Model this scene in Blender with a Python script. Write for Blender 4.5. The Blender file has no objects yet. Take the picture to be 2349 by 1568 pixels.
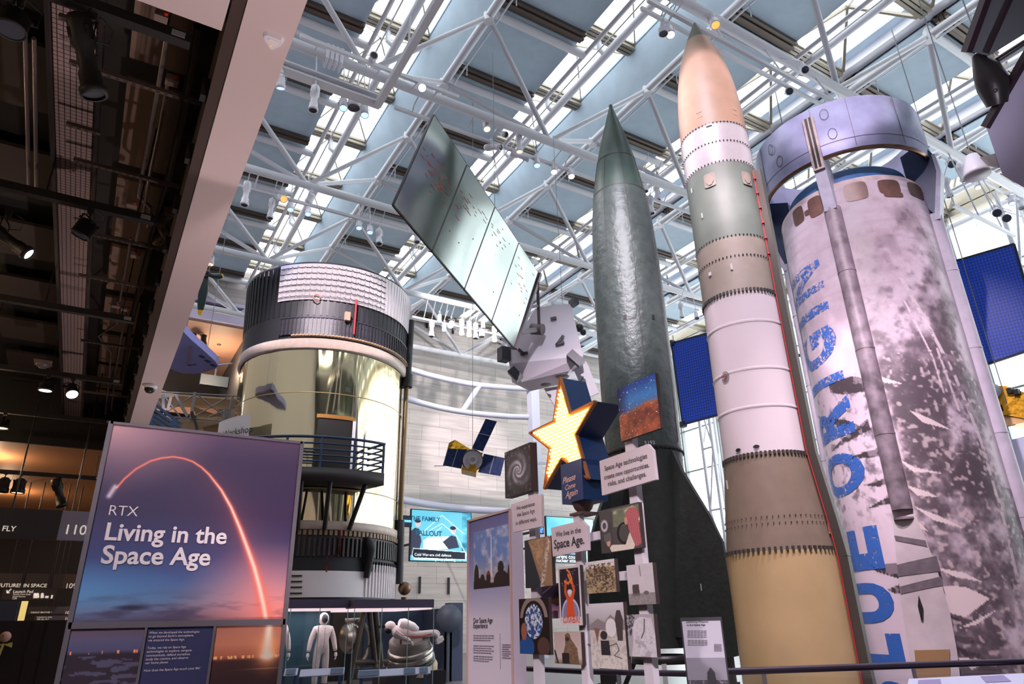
import bpy, bmesh, math, random
import numpy as np
from mathutils import Vector, Matrix
random.seed(4)
SC = bpy.context.scene
COL = SC.collection
W, H = 2349, 1568
# ------------------------------------------------------------------ camera
FPX, TILT, ROLL, YAW, EYE = 1566.0, 22.3, 1.3, 31.2, 1.6
def _basis():
    t, r, y = map(math.radians, (TILT, ROLL, YAW))
    h = Vector((math.sin(y), math.cos(y), 0)); R0 = Vector((math.cos(y), -math.sin(y), 0)); Z = Vector((0, 0, 1))
    F = h*math.cos(t)+Z*math.sin(t); U0 = -h*math.sin(t)+Z*math.cos(t)
    return F, R0*math.cos(r)-U0*math.sin(r), R0*math.sin(r)+U0*math.cos(r)
CF, CR, CU = _basis()
CAMP = Vector((0, 0, EYE))
cd = bpy.data.cameras.new('camera'); cam = bpy.data.objects.new('camera', cd); COL.objects.link(cam)
cd.sensor_width = 36; cd.lens = 36*FPX/W; cd.clip_start = .05; cd.clip_end = 500
M = Matrix((CR, CU, -CF)).transposed().to_4x4(); M.translation = CAMP
cam.matrix_world = M
SC.camera = cam
# ------------------------------------------------------------------ sky, exposure
wd = bpy.data.worlds.new('overcast_sky'); SC.world = wd; wd.use_nodes = True
bg = wd.node_tree.nodes['Background']; bg.inputs[0].default_value = (.93, .97, 1, 1); bg.inputs[1].default_value = 3.9
SC.view_settings.view_transform = 'Standard'; SC.view_settings.look = 'None'
SC.view_settings.exposure = 0.12; SC.view_settings.gamma = 1; SC.view_settings.use_curve_mapping = False
cy = SC.cycles
cy.use_denoising = True; cy.use_adaptive_sampling = True; cy.adaptive_threshold = .03
cy.max_bounces = 7; cy.diffuse_bounces = 4; cy.glossy_bounces = 4; cy.transmission_bounces = 4; cy.transparent_max_bounces = 16
cy.caustics_reflective = False; cy.caustics_refractive = False; cy.sample_clamp_indirect = 5; cy.sample_clamp_direct = 12
def area(name, loc, rot, sx, sy, power, color=(1, 1, 1), portal=False):
    l = bpy.data.lights.new(name, 'AREA'); l.shape = 'RECTANGLE'; l.size = sx; l.size_y = sy; l.energy = power; l.color = color
    o = bpy.data.objects.new(name, l); COL.objects.link(o); o.location = loc; o.rotation_euler = rot
    if portal: l.cycles.is_portal = True
    return o
# daylight openings: one portal along each skylight strip and one over the glass wall
CHX = [1.4+6.8*k for k in range(-1, 6)]          # upper chords of the roof truss (x)
NODEY = [14.55+3.4*k for k in range(-6, 8)]      # node lines (y)
Y0, Y1, XW = -5.85, 38.35, 35.4
for k in range(1, 6):
    area('skylight_portal', (CHX[k+1]-2.0, (Y0+Y1)/2, 22.6), (0, 0, 0), 2.5, Y1-Y0, 1, portal=True)
area('glass_wall_portal', (XW+.3, 16, 10.5), (0, math.pi/2, 0), 19, 44, 1, portal=True)
# ------------------------------------------------------------------ pixel -> point on a real plane
def ray(px, py): return CF*FPX+CR*(px-W/2)-CU*(py-H/2)
def onz(px, py, z): d = ray(px, py); return CAMP+d*((z-EYE)/d.z)
def onx(px, py, x): d = ray(px, py); return CAMP+d*(x/d.x)
def ony(px, py, y): d = ray(px, py); return CAMP+d*(y/d.y)
def hd(px, py, D): d = ray(px, py); return CAMP+d*(D/math.hypot(d.x, d.y))
def onplane(px, py, p, n): d = ray(px, py); return CAMP+d*((p-CAMP).dot(n)/d.dot(n))
# ------------------------------------------------------------------ materials
def lin(c): return c/12.92 if c <= .04045 else ((c+.055)/1.055)**2.4
def C3(r, g, b): return (lin(r/255), lin(g/255), lin(b/255), 1)
_m = {}
def mat(name, rgb, rough=.5, metal=0., noise=0., nscale=6., bump=0., bscale=20., emit=None, es=0., spec=.5, alpha=None):
    if name in _m: return _m[name]
    m = bpy.data.materials.new(name); m.use_nodes = True; nt = m.node_tree; b = nt.nodes['Principled BSDF']
    c = C3(*rgb); b.inputs['Base Color'].default_value = c
    b.inputs['Roughness'].default_value = rough; b.inputs['Metallic'].default_value = metal
    b.inputs['Specular IOR Level'].default_value = spec
    tc = nt.nodes.new('ShaderNodeTexCoord')
    if noise:
        n = nt.nodes.new('ShaderNodeTexNoise'); n.inputs['Scale'].default_value = nscale; n.inputs['Detail'].default_value = 5
        nt.links.new(tc.outputs['Object'], n.inputs['Vector'])
        r = nt.nodes.new('ShaderNodeValToRGB')
        r.color_ramp.elements[0].position = .3; r.color_ramp.elements[1].position = .7
        r.color_ramp.elements[0].color = tuple(max(0, x*(1-noise)) for x in c[:3])+(1,)
        r.color_ramp.elements[1].color = tuple(min(1, x*(1+noise)) for x in c[:3])+(1,)
        nt.links.new(n.outputs['Fac'], r.inputs['Fac']); nt.links.new(r.outputs['Color'], b.inputs['Base Color'])
    if bump:
        n = nt.nodes.new('ShaderNodeTexNoise'); n.inputs['Scale'].default_value = bscale; n.inputs['Detail'].default_value = 4
        nt.links.new(tc.outputs['Object'], n.inputs['Vector'])
        bp = nt.nodes.new('ShaderNodeBump'); bp.inputs['Strength'].default_value = bump; bp.inputs['Distance'].default_value = .03
        nt.links.new(n.outputs['Fac'], bp.inputs['Height']); nt.links.new(bp.outputs['Normal'], b.inputs['Normal'])
    if emit:
        b.inputs['Emission Color'].default_value = C3(*emit); b.inputs['Emission Strength'].default_value = es
    _m[name] = m
    return m
def glass_mat(name, tint=(1, 1, 1), gloss=.06, rough=.02):
    if name in _m: return _m[name]
    m = bpy.data.materials.new(name); m.use_nodes = True; nt = m.node_tree
    nt.nodes.remove(nt.nodes['Principled BSDF'])
    t = nt.nodes.new('ShaderNodeBsdfTransparent'); t.inputs[0].default_value = (*tint, 1)
    g = nt.nodes.new('ShaderNodeBsdfGlossy'); g.inputs['Roughness'].default_value = rough
    mx = nt.nodes.new('ShaderNodeMixShader'); mx.inputs[0].default_value = gloss
    nt.links.new(t.outputs[0], mx.inputs[1]); nt.links.new(g.outputs[0], mx.inputs[2])
    nt.links.new(mx.outputs[0], nt.nodes['Material Output'].inputs[0])
    _m[name] = m
    return m
def paint_mat(name, rough=.5, es=0., spec=.4, metal=0., bump=0., bscale=12.):
    """a printed or painted surface: colour stored in the mesh attribute 'paint'"""
    if name in _m: return _m[name]
    m = bpy.data.materials.new(name); m.use_nodes = True; nt = m.node_tree; b = nt.nodes['Principled BSDF']
    a = nt.nodes.new('ShaderNodeAttribute'); a.attribute_name = 'paint'
    nt.links.new(a.outputs['Color'], b.inputs['Base Color'])
    b.inputs['Roughness'].default_value = rough; b.inputs['Specular IOR Level'].default_value = spec; b.inputs['Metallic'].default_value = metal
    if es:
        nt.links.new(a.outputs['Color'], b.inputs['Emission Color']); b.inputs['Emission Strength'].default_value = es
    if bump:
        tc = nt.nodes.new('ShaderNodeTexCoord')
        n = nt.nodes.new('ShaderNodeTexNoise'); n.inputs['Scale'].default_value = bscale; n.inputs['Detail'].default_value = 4
        nt.links.new(tc.outputs['Object'], n.inputs['Vector'])
        bp = nt.nodes.new('ShaderNodeBump'); bp.inputs['Strength'].default_value = bump; bp.inputs['Distance'].default_value = .02
        nt.links.new(n.outputs['Fac'], bp.inputs['Height']); nt.links.new(bp.outputs['Normal'], b.inputs['Normal'])
    _m[name] = m
    return m
def grid_mat(name, c1, c2, sx, sy, line, rough=.4, axes=(0, 1), metal=0., spec=.5):
    """cells of c1 ruled with c2 lines, in object coordinates; axes may be numbers or the string 'uv'"""
    if name in _m: return _m[name]
    m = bpy.data.materials.new(name); m.use_nodes = True; nt = m.node_tree; b = nt.nodes['Principled BSDF']
    b.inputs['Roughness'].default_value = rough; b.inputs['Metallic'].default_value = metal; b.inputs['Specular IOR Level'].default_value = spec
    sep = nt.nodes.new('ShaderNodeSeparateXYZ')
    if axes == 'uv':
        a = nt.nodes.new('ShaderNodeAttribute'); a.attribute_name = 'UVMap'; nt.links.new(a.outputs['Vector'], sep.inputs[0]); axes = (0, 1)
    else:
        tc = nt.nodes.new('ShaderNodeTexCoord'); nt.links.new(tc.outputs['Object'], sep.inputs[0])
    prev = None
    for ax, s in zip(axes, (sx, sy)):
        d = nt.nodes.new('ShaderNodeMath'); d.operation = 'DIVIDE'; d.inputs[1].default_value = s; nt.links.new(sep.outputs[ax], d.inputs[0])
        fr = nt.nodes.new('ShaderNodeMath'); fr.operation = 'FLOORED_MODULO'; fr.inputs[1].default_value = 1; nt.links.new(d.outputs[0], fr.inputs[0])
        lt = nt.nodes.new('ShaderNodeMath'); lt.operation = 'LESS_THAN'; lt.inputs[1].default_value = line/s; nt.links.new(fr.outputs[0], lt.inputs[0])
        if prev is None: prev = lt
        else:
            mx = nt.nodes.new('ShaderNodeMath'); mx.operation = 'MAXIMUM'; nt.links.new(prev.outputs[0], mx.inputs[0]); nt.links.new(lt.outputs[0], mx.inputs[1]); prev = mx
    mix = nt.nodes.new('ShaderNodeMix'); mix.data_type = 'RGBA'; mix.inputs['A'].default_value = C3(*c1); mix.inputs['B'].default_value = C3(*c2)
    nt.links.new(prev.outputs[0], mix.inputs['Factor']); nt.links.new(mix.outputs['Result'], b.inputs['Base Color'])
    _m[name] = m
    return m
# ------------------------------------------------------------------ objects
ORG = {}
def tag(o, label=None, cat=None, group=None, kind=None):
    if label: o['label'] = label
    if cat: o['category'] = cat
    if group: o['group'] = group
    if kind: o['kind'] = kind
    return o
def thing(name, label, cat, loc=(0, 0, 0), group=None, kind=None):
    o = bpy.data.objects.new(name, None); COL.objects.link(o); o.empty_display_size = .2
    o.location = loc; ORG[o.name] = Vector(loc)
    return tag(o, label, cat, group, kind)
def org(o):
    return ORG.get(o.name, Vector((0, 0, 0))) if o else Vector((0, 0, 0))
def frame(axis):
    a = Vector(axis).normalized(); up = Vector((0, 0, 1)) if abs(a.z) < .99 else Vector((1, 0, 0))
    x = a.cross(up).normalized(); return x, a.cross(x).normalized()
class MB:
    def __init__(s): s.v = []; s.f = []; s.sm = []; s.uv = {}
    def add(s, vs, fs, smooth=False):
        n = len(s.v); s.v += [tuple(v) for v in vs]
        for f in fs: s.f.append(tuple(i+n for i in f)); s.sm.append(smooth)
        return s
    def box(s, lo, hi):
        x0, y0, z0 = lo; x1, y1, z1 = hi
        return s.add([(x0, y0, z0), (x1, y0, z0), (x1, y1, z0), (x0, y1, z0), (x0, y0, z1), (x1, y0, z1), (x1, y1, z1), (x0, y1, z1)],
                     [(3, 2, 1, 0), (4, 5, 6, 7), (0, 1, 5, 4), (1, 2, 6, 5), (2, 3, 7, 6), (3, 0, 4, 7)])
    def cbox(s, c, size, R=None):
        hx, hy, hz = (a/2 for a in size); vs = [Vector((x, y, z)) for z in (-hz, hz) for x, y in ((-hx, -hy), (hx, -hy), (hx, hy), (-hx, hy))]
        if R is not None: vs = [R @ v for v in vs]
        c = Vector(c)
        return s.add([c+v for v in vs], [(3, 2, 1, 0), (4, 5, 6, 7), (0, 1, 5, 4), (1, 2, 6, 5), (2, 3, 7, 6), (3, 0, 4, 7)])
    def bar(s, a, b, w, h=None, up=(0, 0, 1)):
        a, b = Vector(a), Vector(b); d = (b-a).normalized(); u = Vector(up)
        if abs(d.dot(u)) > .98: u = Vector((1, 0, 0))
        x = d.cross(u).normalized()*(w/2); y = x.cross(d).normalized()*((h or w)/2)
        return s.add([a-x-y, a+x-y, a+x+y, a-x+y, b-x-y, b+x-y, b+x+y, b-x+y], [(0, 1, 2, 3), (7, 6, 5, 4), (0, 4, 5, 1), (1, 5, 6, 2), (2, 6, 7, 3), (3, 7, 4, 0)])
    def tube(s, a, b, r, r2=None, n=12, caps=True):
        a, b = Vector(a), Vector(b); r2 = r if r2 is None else r2; x, y = frame(b-a)
        vs = []
        for p, q in ((a, r), (b, r2)):
            for i in range(n):
                t = 2*math.pi*i/n; vs.append(p+x*(q*math.cos(t))+y*(q*math.sin(t)))
        s.add(vs, [(i, (i+1) % n, n+(i+1) % n, n+i) for i in range(n)], True)
        if caps: s.add(vs[:n], [tuple(range(n))[::-1]]); s.add(vs[n:], [tuple(range(n))])
        return s
    def path(s, pts, r, n=10, closed=False):
        pts = [Vector(p) for p in pts]; m = len(pts); vs = []
        for i, p in enumerate(pts):
            d = (pts[(i+1) % m]-pts[i-1]) if closed or 0 < i < m-1 else (pts[1]-pts[0] if i == 0 else pts[-1]-pts[-2])
            x, y = frame(d); rr = r[i] if isinstance(r, (list, tuple)) else r
            vs += [p+x*(rr*math.cos(2*math.pi*j/n))+y*(rr*math.sin(2*math.pi*j/n)) for j in range(n)]
        fs = [(i*n+j, i*n+(j+1) % n, ((i+1) % m)*n+(j+1) % n, ((i+1) % m)*n+j) for i in range(m if closed else m-1) for j in range(n)]
        s.add(vs, fs, True)
        if not closed: s.add(vs[:n], [tuple(range(n))[::-1]]); s.add(vs[-n:], [tuple(range(n))])
        return s
    def lathe(s, prof, c=(0, 0, 0), n=48, a0=0, a1=2*math.pi, axis=None, smooth=True, cap=False):
        """prof: list of (r, z) about a vertical axis at c (or about axis)"""
        c = Vector(c); full = abs(a1-a0-2*math.pi) < 1e-6; k = n if full else n+1
        R = Vector((0, 0, 1)).rotation_difference(Vector(axis)).to_matrix() if axis is not None else None
        vs = []
        for r, z in prof:
            for i in range(k):
                t = a0+(a1-a0)*i/n; v = Vector((r*math.sin(t), r*math.cos(t), z)); vs.append(c+(R @ v if R else v))
        fs = []
        for j in range(len(prof)-1):
            for i in range(n):
                i2 = (i+1) % k; fs.append((j*k+i, (j+1)*k+i, (j+1)*k+i2, j*k+i2))
        s.add(vs, fs, smooth)
        if cap and full: s.add(vs[:k], [tuple(range(k))]); s.add(vs[-k:], [tuple(range(k))[::-1]])
        return s
    def prism(s, poly, d, smooth=False):
        """poly: 3-D points of a planar outline, d: thickness vector"""
        poly = [Vector(p) for p in poly]; d = Vector(d); n = len(poly)
        s.add(poly+[p+d for p in poly], [tuple(range(n)), tuple(range(n, 2*n))[::-1]]+[(i, i+n, (i+1) % n+n, (i+1) % n) for i in range(n)])
        return s
    def ball(s, c, r, n=16, m=10, sc=(1, 1, 1)):
        c = Vector(c)
        prof = [(r*math.sin(math.pi*j/m), -r*math.cos(math.pi*j/m)) for j in range(m+1)]
        n0 = len(s.v); s.lathe(prof, (0, 0, 0), n)
        s.v[n0:] = [(c.x+v[0]*sc[0], c.y+v[1]*sc[1], c.z+v[2]*sc[2]) for v in s.v[n0:]]
        return s
    def build(s, name, material, parent=None, label=None):
        me = bpy.data.meshes.new(name); o3 = org(parent)
        vs = np.array(s.v, dtype=float).reshape(-1, 3)-np.array(o3)
        me.from_pydata(vs.tolist(), [], s.f); me.polygons.foreach_set('use_smooth', s.sm); me.materials.append(material); me.update()
        o = bpy.data.objects.new(name, me); COL.objects.link(o)
        if parent: o.parent = parent; ORG[o.name] = o3
        if label: o['label'] = label
        return o
def solo(mb, name, material, label, cat, group=None, kind=None):
    """a thing that is a single mesh, with its origin at its middle bottom"""
    a = np.array(mb.v); c = Vector(((a[:, 0].min()+a[:, 0].max())/2, (a[:, 1].min()+a[:, 1].max())/2, a[:, 2].min()))
    mb.v = [tuple(Vector(v)-c) for v in mb.v]
    o = mb.build(name, material); o.location = c; ORG[o.name] = c
    return tag(o, label, cat, group, kind)
def structure(mb, name, material): return tag(mb.build(name, material), kind='structure')
def dup(root, loc=None, label=None, group=None):
    def cp(o, parent):
        c = o.copy(); COL.objects.link(c)
        if parent: c.parent = parent
        for ch in o.children: cp(ch, c)
        return c
    r = cp(root, None)
    if loc is not None: r.location = loc; ORG[r.name] = Vector(loc)
    if label: r['label'] = label
    if group: r['group'] = group
    return r
# ------------------------------------------------------------------ painting on surfaces (numpy)
def vnoise(h, w, sy, sx, seed, octs=4):
    rg = np.random.default_rng(seed); out = np.zeros((h, w)); amp = 1; tot = 0
    for o in range(octs):
        gy, gx = int(max(2, sy*2**o))+2, int(max(2, sx*2**o))+2
        g = rg.random((gy, gx)); yy = np.linspace(0, gy-1.001, h); xx = np.linspace(0, gx-1.001, w)
        y0 = yy.astype(int); x0 = xx.astype(int); fy = yy-y0; fx = xx-x0; fy = (fy*fy*(3-2*fy))[:, None]; fx = (fx*fx*(3-2*fx))[None]
        out += amp*((g[y0][:, x0]*(1-fx)+g[y0][:, x0+1]*fx)*(1-fy)+(g[y0+1][:, x0]*(1-fx)+g[y0+1][:, x0+1]*fx)*fy); tot += amp; amp *= .55
    return out/tot
class Paint:
    def __init__(s, w, h, c=(128, 128, 128)):
        s.w, s.h = w, h; s.a = np.ones((h, w, 3))*np.array(c)/255.; s.X, s.Y = np.meshgrid(np.linspace(0, 1, w), np.linspace(0, 1, h))
    def n(s, sy, sx, seed, octs=4): return vnoise(s.h, s.w, sy, sx, seed, octs)
    def mix(s, m, c):
        c = np.array(c, float)/255. if not isinstance(c, np.ndarray) else c
        m = np.clip(m, 0, 1)[..., None]; s.a = s.a*(1-m)+c*m; return s
    def poly(s, pts):
        x, y = s.X, s.Y; ins = np.zeros(x.shape, bool); n = len(pts)
        for i in range(n):
            x1, y1 = pts[i]; x2, y2 = pts[(i+1) % n]
            if y1 == y2: continue
            c = ((y1 > y) != (y2 > y)) & (x < (x2-x1)*(y-y1)/(y2-y1)+x1); ins ^= c
        return ins.astype(float)
    def ell(s, cx, cy, rx, ry, soft=.05): 
        d = np.sqrt(((s.X-cx)/rx)**2+((s.Y-cy)/ry)**2); return np.clip((1-d)/soft+.5, 0, 1)
    def vgrad(s, stops):
        ys = [a for a, _ in stops]; 
        for k in range(3): s.a[..., k] = np.interp(s.Y, ys, [c[k]/255. for _, c in stops])
        return s
    def line(s, pts, wd, asp=1.):
        d = np.full(s.X.shape, 9.); 
        for (x1, y1), (x2, y2) in zip(pts[:-1], pts[1:]):
            dx, dy = x2-x1, (y2-y1)*asp; L = dx*dx+dy*dy+1e-12
            t = np.clip(((s.X-x1)*dx+(s.Y-y1)*asp*dy)/L, 0, 1); d = np.minimum(d, np.hypot(s.X-x1-t*dx, (s.Y-y1)*asp-t*dy))
        return np.clip((wd-d)/(wd*.5)+.5, 0, 1), d
def lin_a(a): a = np.clip(a, 0, 1); return np.where(a <= .04045, a/12.92, ((a+.055)/1.055)**2.4)
def paint_mesh(name, pos, a, material, parent=None, smooth=False):
    """pos: (h,w,3) points; a: (h,w,3) sRGB colours stored on the points"""
    h, w = pos.shape[:2]; me = bpy.data.meshes.new(name); o3 = org(parent)
    v = (pos.reshape(-1, 3)-np.array(o3)).astype(np.float32)
    idx = np.arange(h*w).reshape(h, w); q = np.stack([idx[:-1, :-1], idx[1:, :-1], idx[1:, 1:], idx[:-1, 1:]], -1).reshape(-1, 4)
    me.vertices.add(h*w); me.vertices.foreach_set('co', v.ravel()); nf = len(q)
    me.loops.add(nf*4); me.loops.foreach_set('vertex_index', q.ravel().astype(np.int32)); me.polygons.add(nf)
    me.polygons.foreach_set('loop_start', np.arange(0, nf*4, 4, dtype=np.int32)); me.polygons.foreach_set('use_smooth', [smooth]*nf)
    me.update(calc_edges=True)
    at = me.attributes.new('paint', 'FLOAT_COLOR', 'POINT'); c = np.ones((h*w, 4), np.float32); c[:, :3] = lin_a(a).reshape(-1, 3); at.data.foreach_set('color', c.ravel())
    me.materials.append(material)
    o = bpy.data.objects.new(name, me); COL.objects.link(o)
    if parent: o.parent = parent; ORG[o.name] = o3
    return o
def flat_pos(TL, TR, BL, w, h):
    TL, TR, BL = (np.array(p) for p in (TL, TR, BL)); u = np.linspace(0, 1, w)[None, :, None]; v = np.linspace(0, 1, h)[:, None, None]
    return TL+(TR-TL)*u+(BL-TL)*v
# ------------------------------------------------------------------ lettering
def text_geom(body, off=0., cut=0, spacing=1., line=1., align='LEFT', shear=0.):
    cu = bpy.data.curves.new('t', 'FONT'); cu.body = body; cu.size = 1; cu.offset = off; cu.space_character = spacing; cu.space_line = line; cu.align_x = align; cu.shear = shear; cu.resolution_u = 4
    o = bpy.data.objects.new('t', cu); COL.objects.link(o)
    dg = bpy.context.evaluated_depsgraph_get(); me = bpy.data.meshes.new_from_object(o.evaluated_get(dg))
    vs = np.array([v.co[:2] for v in me.vertices]); fs = [tuple(p.vertices) for p in me.polygons]
    if cut:
        bm = bmesh.new(); bm.from_mesh(me); lo, hi = vs.min(0), vs.max(0)
        for ax, no in ((0, (1, 0, 0)), (1, (0, 1, 0))):
            for c_ in np.arange(lo[ax]+cut, hi[ax], cut): bmesh.ops.bisect_plane(bm, geom=bm.verts[:]+bm.edges[:]+bm.faces[:], plane_co=(c_, c_, 0), plane_no=no, dist=1e-5)
        bm.to_mesh(me); bm.free(); vs = np.array([v.co[:2] for v in me.vertices]); fs = [tuple(p.vertices) for p in me.polygons]
    bpy.data.objects.remove(o); bpy.data.curves.remove(cu); bpy.data.meshes.remove(me)
    return vs, fs
def lettering(body, origin, right, up, width=None, height=None, material=None, parent=None, name='lettering', push=None, **kw):
    """lettering in a plane: origin = left end of the first baseline"""
    vs, fs = text_geom(body, **kw); lo, hi = vs.min(0), vs.max(0)
    s = width/(hi[0]-lo[0]) if width else height/.72
    o, r, u = Vector(origin), Vector(right), Vector(up); p = Vector(push) if push else Vector((0, 0, 0))
    x0 = lo[0] if kw.get('align', 'LEFT') == 'LEFT' else 0
    mb = MB(); mb.add([o+r*((x-x0)*s)+u*(y*s)+p for x, y in vs], fs)
    return mb.build(name, material, parent)
# ================================================================== the hall
WHITE = mat('white_painted_steel', (214, 214, 220), .35)
WHITE2 = mat('white_enamel', (226, 224, 232), .4)
SHADE = mat('grey_blue_shade_fabric', (178, 196, 210), .8, noise=.05, nscale=2)
BROWN = mat('bronze_track', (92, 80, 72), .45, metal=.4)
BRONZE = mat('pale_bronze_frame', (150, 142, 128), .4, metal=.4)
BLACK = mat('black_paint', (26, 24, 24), .6)
DARK = mat('dark_steel', (40, 38, 40), .4, metal=.3)
PANE = glass_mat('skylight_glass', (.98, 1, 1), .04)
CLEAR = glass_mat('clear_case_glass', (.93, .97, .97), .07)
ceiling = thing('ceiling', None, None, kind='structure')
# upper chords, cross tubes, shade panels and tracks, skylights
for i, x in enumerate(CHX[1:], 1):
    MB().tube((x, Y0, 20), (x, 38.9, 20), .15, n=14).build('chord_tube', WHITE, ceiling)
    c = MB(); c.tube((x+.33, Y0, 19.98), (x+.33, 38.9, 19.98), .035, n=6)
    for y in NODEY[3:]: c.bar((x, y-1.2, 19.98), (x+.33, y-1.2, 19.98), .03); c.tube((x+.33, y-1.2, 19.98), (x+.33, y-1.2, 19.5), .02, n=5)
    c.build('conduit', WHITE, ceiling)
for k in range(0, 6):
    xa, xb = CHX[k], CHX[k+1]; sl, sr = xb-3.25, (xb-.82 if k < 3 else xb-.3); zb = 21.4 if k < 3 else 20.75
    # sloped smooth baffle between skylight and chord, and the short fascia on the other side
    b = MB(); b.prism([(sr, Y0, zb), (xb+.1, Y0, zb), (xb+.1, Y0, 21.5), (xb+.16, Y0, 21.5), (xb+.16, Y0, zb-.05), (sr, Y0, zb-.05)] if k >= 3 else [(sr, Y0, 21.35), (xb-.1, Y0, 20.02), (xb-.02, Y0, 20.1), (sr+.1, Y0, 21.4)], (0, Y1-Y0+.6, 0)); b.build('baffle', SHADE if k < 3 else WHITE2, ceiling)
    f = MB(); f.box((sl-.08, Y0, 20.62), (sl, Y1+.6, 21.4)); f.build('fascia', WHITE, ceiling)
    d = MB(); d.box((xa-.85 if k < 4 else xa-.3, Y0, 21.4), (sl-.02, Y1+.6, 21.5))
    d.build('roof_deck', SHADE, ceiling)
    if k == 0: continue
    for n, y in enumerate(NODEY):
        MB().tube((xa, y, 20.28), (sl+.35, y, 20.28), .15, n=12).build('cross_tube', WHITE, ceiling)
        tr = MB()
        for q, zz in ((-.62, 20.40), (-.47, 20.34), (-.32, 20.40)): tr.box((xa+.12, y+q-.06, zz), (sl-.02, y+q+.06, zz+.3))
        tr.box((xa+.12, y-.72, 20.62), (sl-.02, y-.2, 20.7)); tr.build('shade_track', BROWN, ceiling)
        if n < len(NODEY)-1:
            MB().box((xa+.1, y-.12, 20.55), (sl-.02, NODEY[n+1]-.66, 20.6)).build('shade_panel', SHADE, ceiling)
            ya, yb = y+.04, NODEY[n+1]-.46; ap = Vector(((sl+sr)/2, (ya+yb)/2, zb+1.1)); zz = zb
            cs = [Vector(p) for p in ((sl, ya, zz), (sr, ya, zz), (sr, yb, zz), (sl, yb, zz))]
            g = MB(); g.add(cs+[ap], [(0, 1, 4), (1, 2, 4), (2, 3, 4), (3, 0, 4)]); g.build('skylight_pane', PANE, ceiling)
            fr = MB()
            for q in range(4): fr.bar(cs[q], ap, .05 if k < 3 else .1, .06 if k < 3 else .12)
            fr.bar(cs[0], cs[1], .05, .06); fr.bar(cs[2], cs[3], .05, .06); fr.build('skylight_frame', BRONZE, ceiling)
        br = MB()
        for q in (-.38, -.23, -.08): br.box((sl, y+q-.055, zb-.18), (sr, y+q+.055, zb))
        br.box((sl, y-.46, zb-.04), (sr, y+.04, zb+.1)); br.build('skylight_curb', BRONZE, ceiling)
    MB().tube((sl+.35, Y0, 20.28), (sl+.35, 38.9, 20.28), .085, n=10).build('edge_tube', WHITE, ceiling)
    MB().tube((sl+1.25, Y0, 20.62), (sl+1.25, 38.9, 20.62), .15, n=12).build('ridge_tube', WHITE, ceiling)
    st = MB()
    for y in NODEY[3:]: st.path([(sl+.98, y-.12, 21.3), (sl+.98, y-.12, 20.75), (sl+1.25, y-.12, 20.6)], .1, n=8)
    st.build('pipe_drop', WHITE, ceiling)
    wr = MB(); wr.tube((sl+.62, Y0, 20.2), (sl+.62, 38.9, 20.2), .03, n=5)
    for y in NODEY[3:]: wr.tube((sl+.62, y-1.5, 20.2), (sl+.62, y-1.5, 20.9), .012, n=4)
    wr.build('conduit', WHITE, ceiling)
BARY = [2.65, 9.45, 16.25, 23.05, 29.85, 36.65]
for yb in BARY:
    MB().tube((-2, yb, 17.5), (XW, yb, 17.5), .16, n=14).build('lower_chord', WHITE, ceiling)
    for k in range(1, 5):
        xm = CHX[k]+3.4
        for dx in (-3.4, 3.4):
            for dy in (-1.7, 1.7):
                MB().tube((xm, yb, 17.5), (xm+dx, yb+dy, 20), .095, n=10).build('brace', WHITE, ceiling)
for x in CHX[1:5]:
    nd = MB()
    for y in NODEY: nd.tube((x, y, 19.78), (x, y, 20.2), .17, n=10)
    nd.build('node_cap', WHITE, ceiling)
# closing walls round the hall
STONE = None
def stone_mat():
    m = bpy.data.materials.new('tennessee_stone'); m.use_nodes = True; nt = m.node_tree; b = nt.nodes['Principled BSDF']; b.inputs['Roughness'].default_value = .55
    tc = nt.nodes.new('ShaderNodeTexCoord'); sw = nt.nodes.new('ShaderNodeSeparateXYZ'); cb = nt.nodes.new('ShaderNodeCombineXYZ')
    nt.links.new(tc.outputs['Object'], sw.inputs[0]); nt.links.new(sw.outputs[0], cb.inputs[0]); nt.links.new(sw.outputs[2], cb.inputs[1])
    br = nt.nodes.new('ShaderNodeTexBrick'); br.inputs['Scale'].default_value = 1; br.inputs['Brick Width'].default_value = 2.1; br.inputs['Row Height'].default_value = .95
    br.inputs['Mortar Size'].default_value = .012; br.offset = .42; br.inputs['Bias'].default_value = 0
    br.inputs['Color1'].default_value = C3(206, 196, 190); br.inputs['Color2'].default_value = C3(188, 179, 175); br.inputs['Mortar'].default_value = C3(150, 142, 140)
    nt.links.new(cb.outputs[0], br.inputs['Vector'])
    mp = nt.nodes.new('ShaderNodeMapping'); mp.inputs['Scale'].default_value = (.18, 2.2, 1); nt.links.new(cb.outputs[0], mp.inputs[0])
    n = nt.nodes.new('ShaderNodeTexNoise'); n.inputs['Scale'].default_value = 2.2; n.inputs['Detail'].default_value = 6; n.inputs['Distortion'].default_value = .6; nt.links.new(mp.outputs[0], n.inputs['Vector'])
    r = nt.nodes.new('ShaderNodeValToRGB'); r.color_ramp.elements[0].position = .35; r.color_ramp.elements[0].color = (.74, .74, .75, 1); r.color_ramp.elements[1].position = .62; r.color_ramp.elements[1].color = (1, 1, 1, 1)
    nt.links.new(n.outputs['Fac'], r.inputs[0])
    mx = nt.nodes.new('ShaderNodeMix'); mx.data_type = 'RGBA'; mx.blend_type = 'MULTIPLY'; mx.inputs['Factor'].default_value = .8
    nt.links.new(br.outputs['Color'], mx.inputs['A']); nt.links.new(r.outputs['Color'], mx.inputs['B']); nt.links.new(mx.outputs['Result'], b.inputs['Base Color'])
    return m
STONE = stone_mat()
PLASTER = mat('white_plaster', (206, 200, 206), .7)
w = MB(); w.box((5.75, 39, -.2), (XW+.2, 39.6, 21.5)); structure(w, 'wall_back', STONE)
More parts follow.
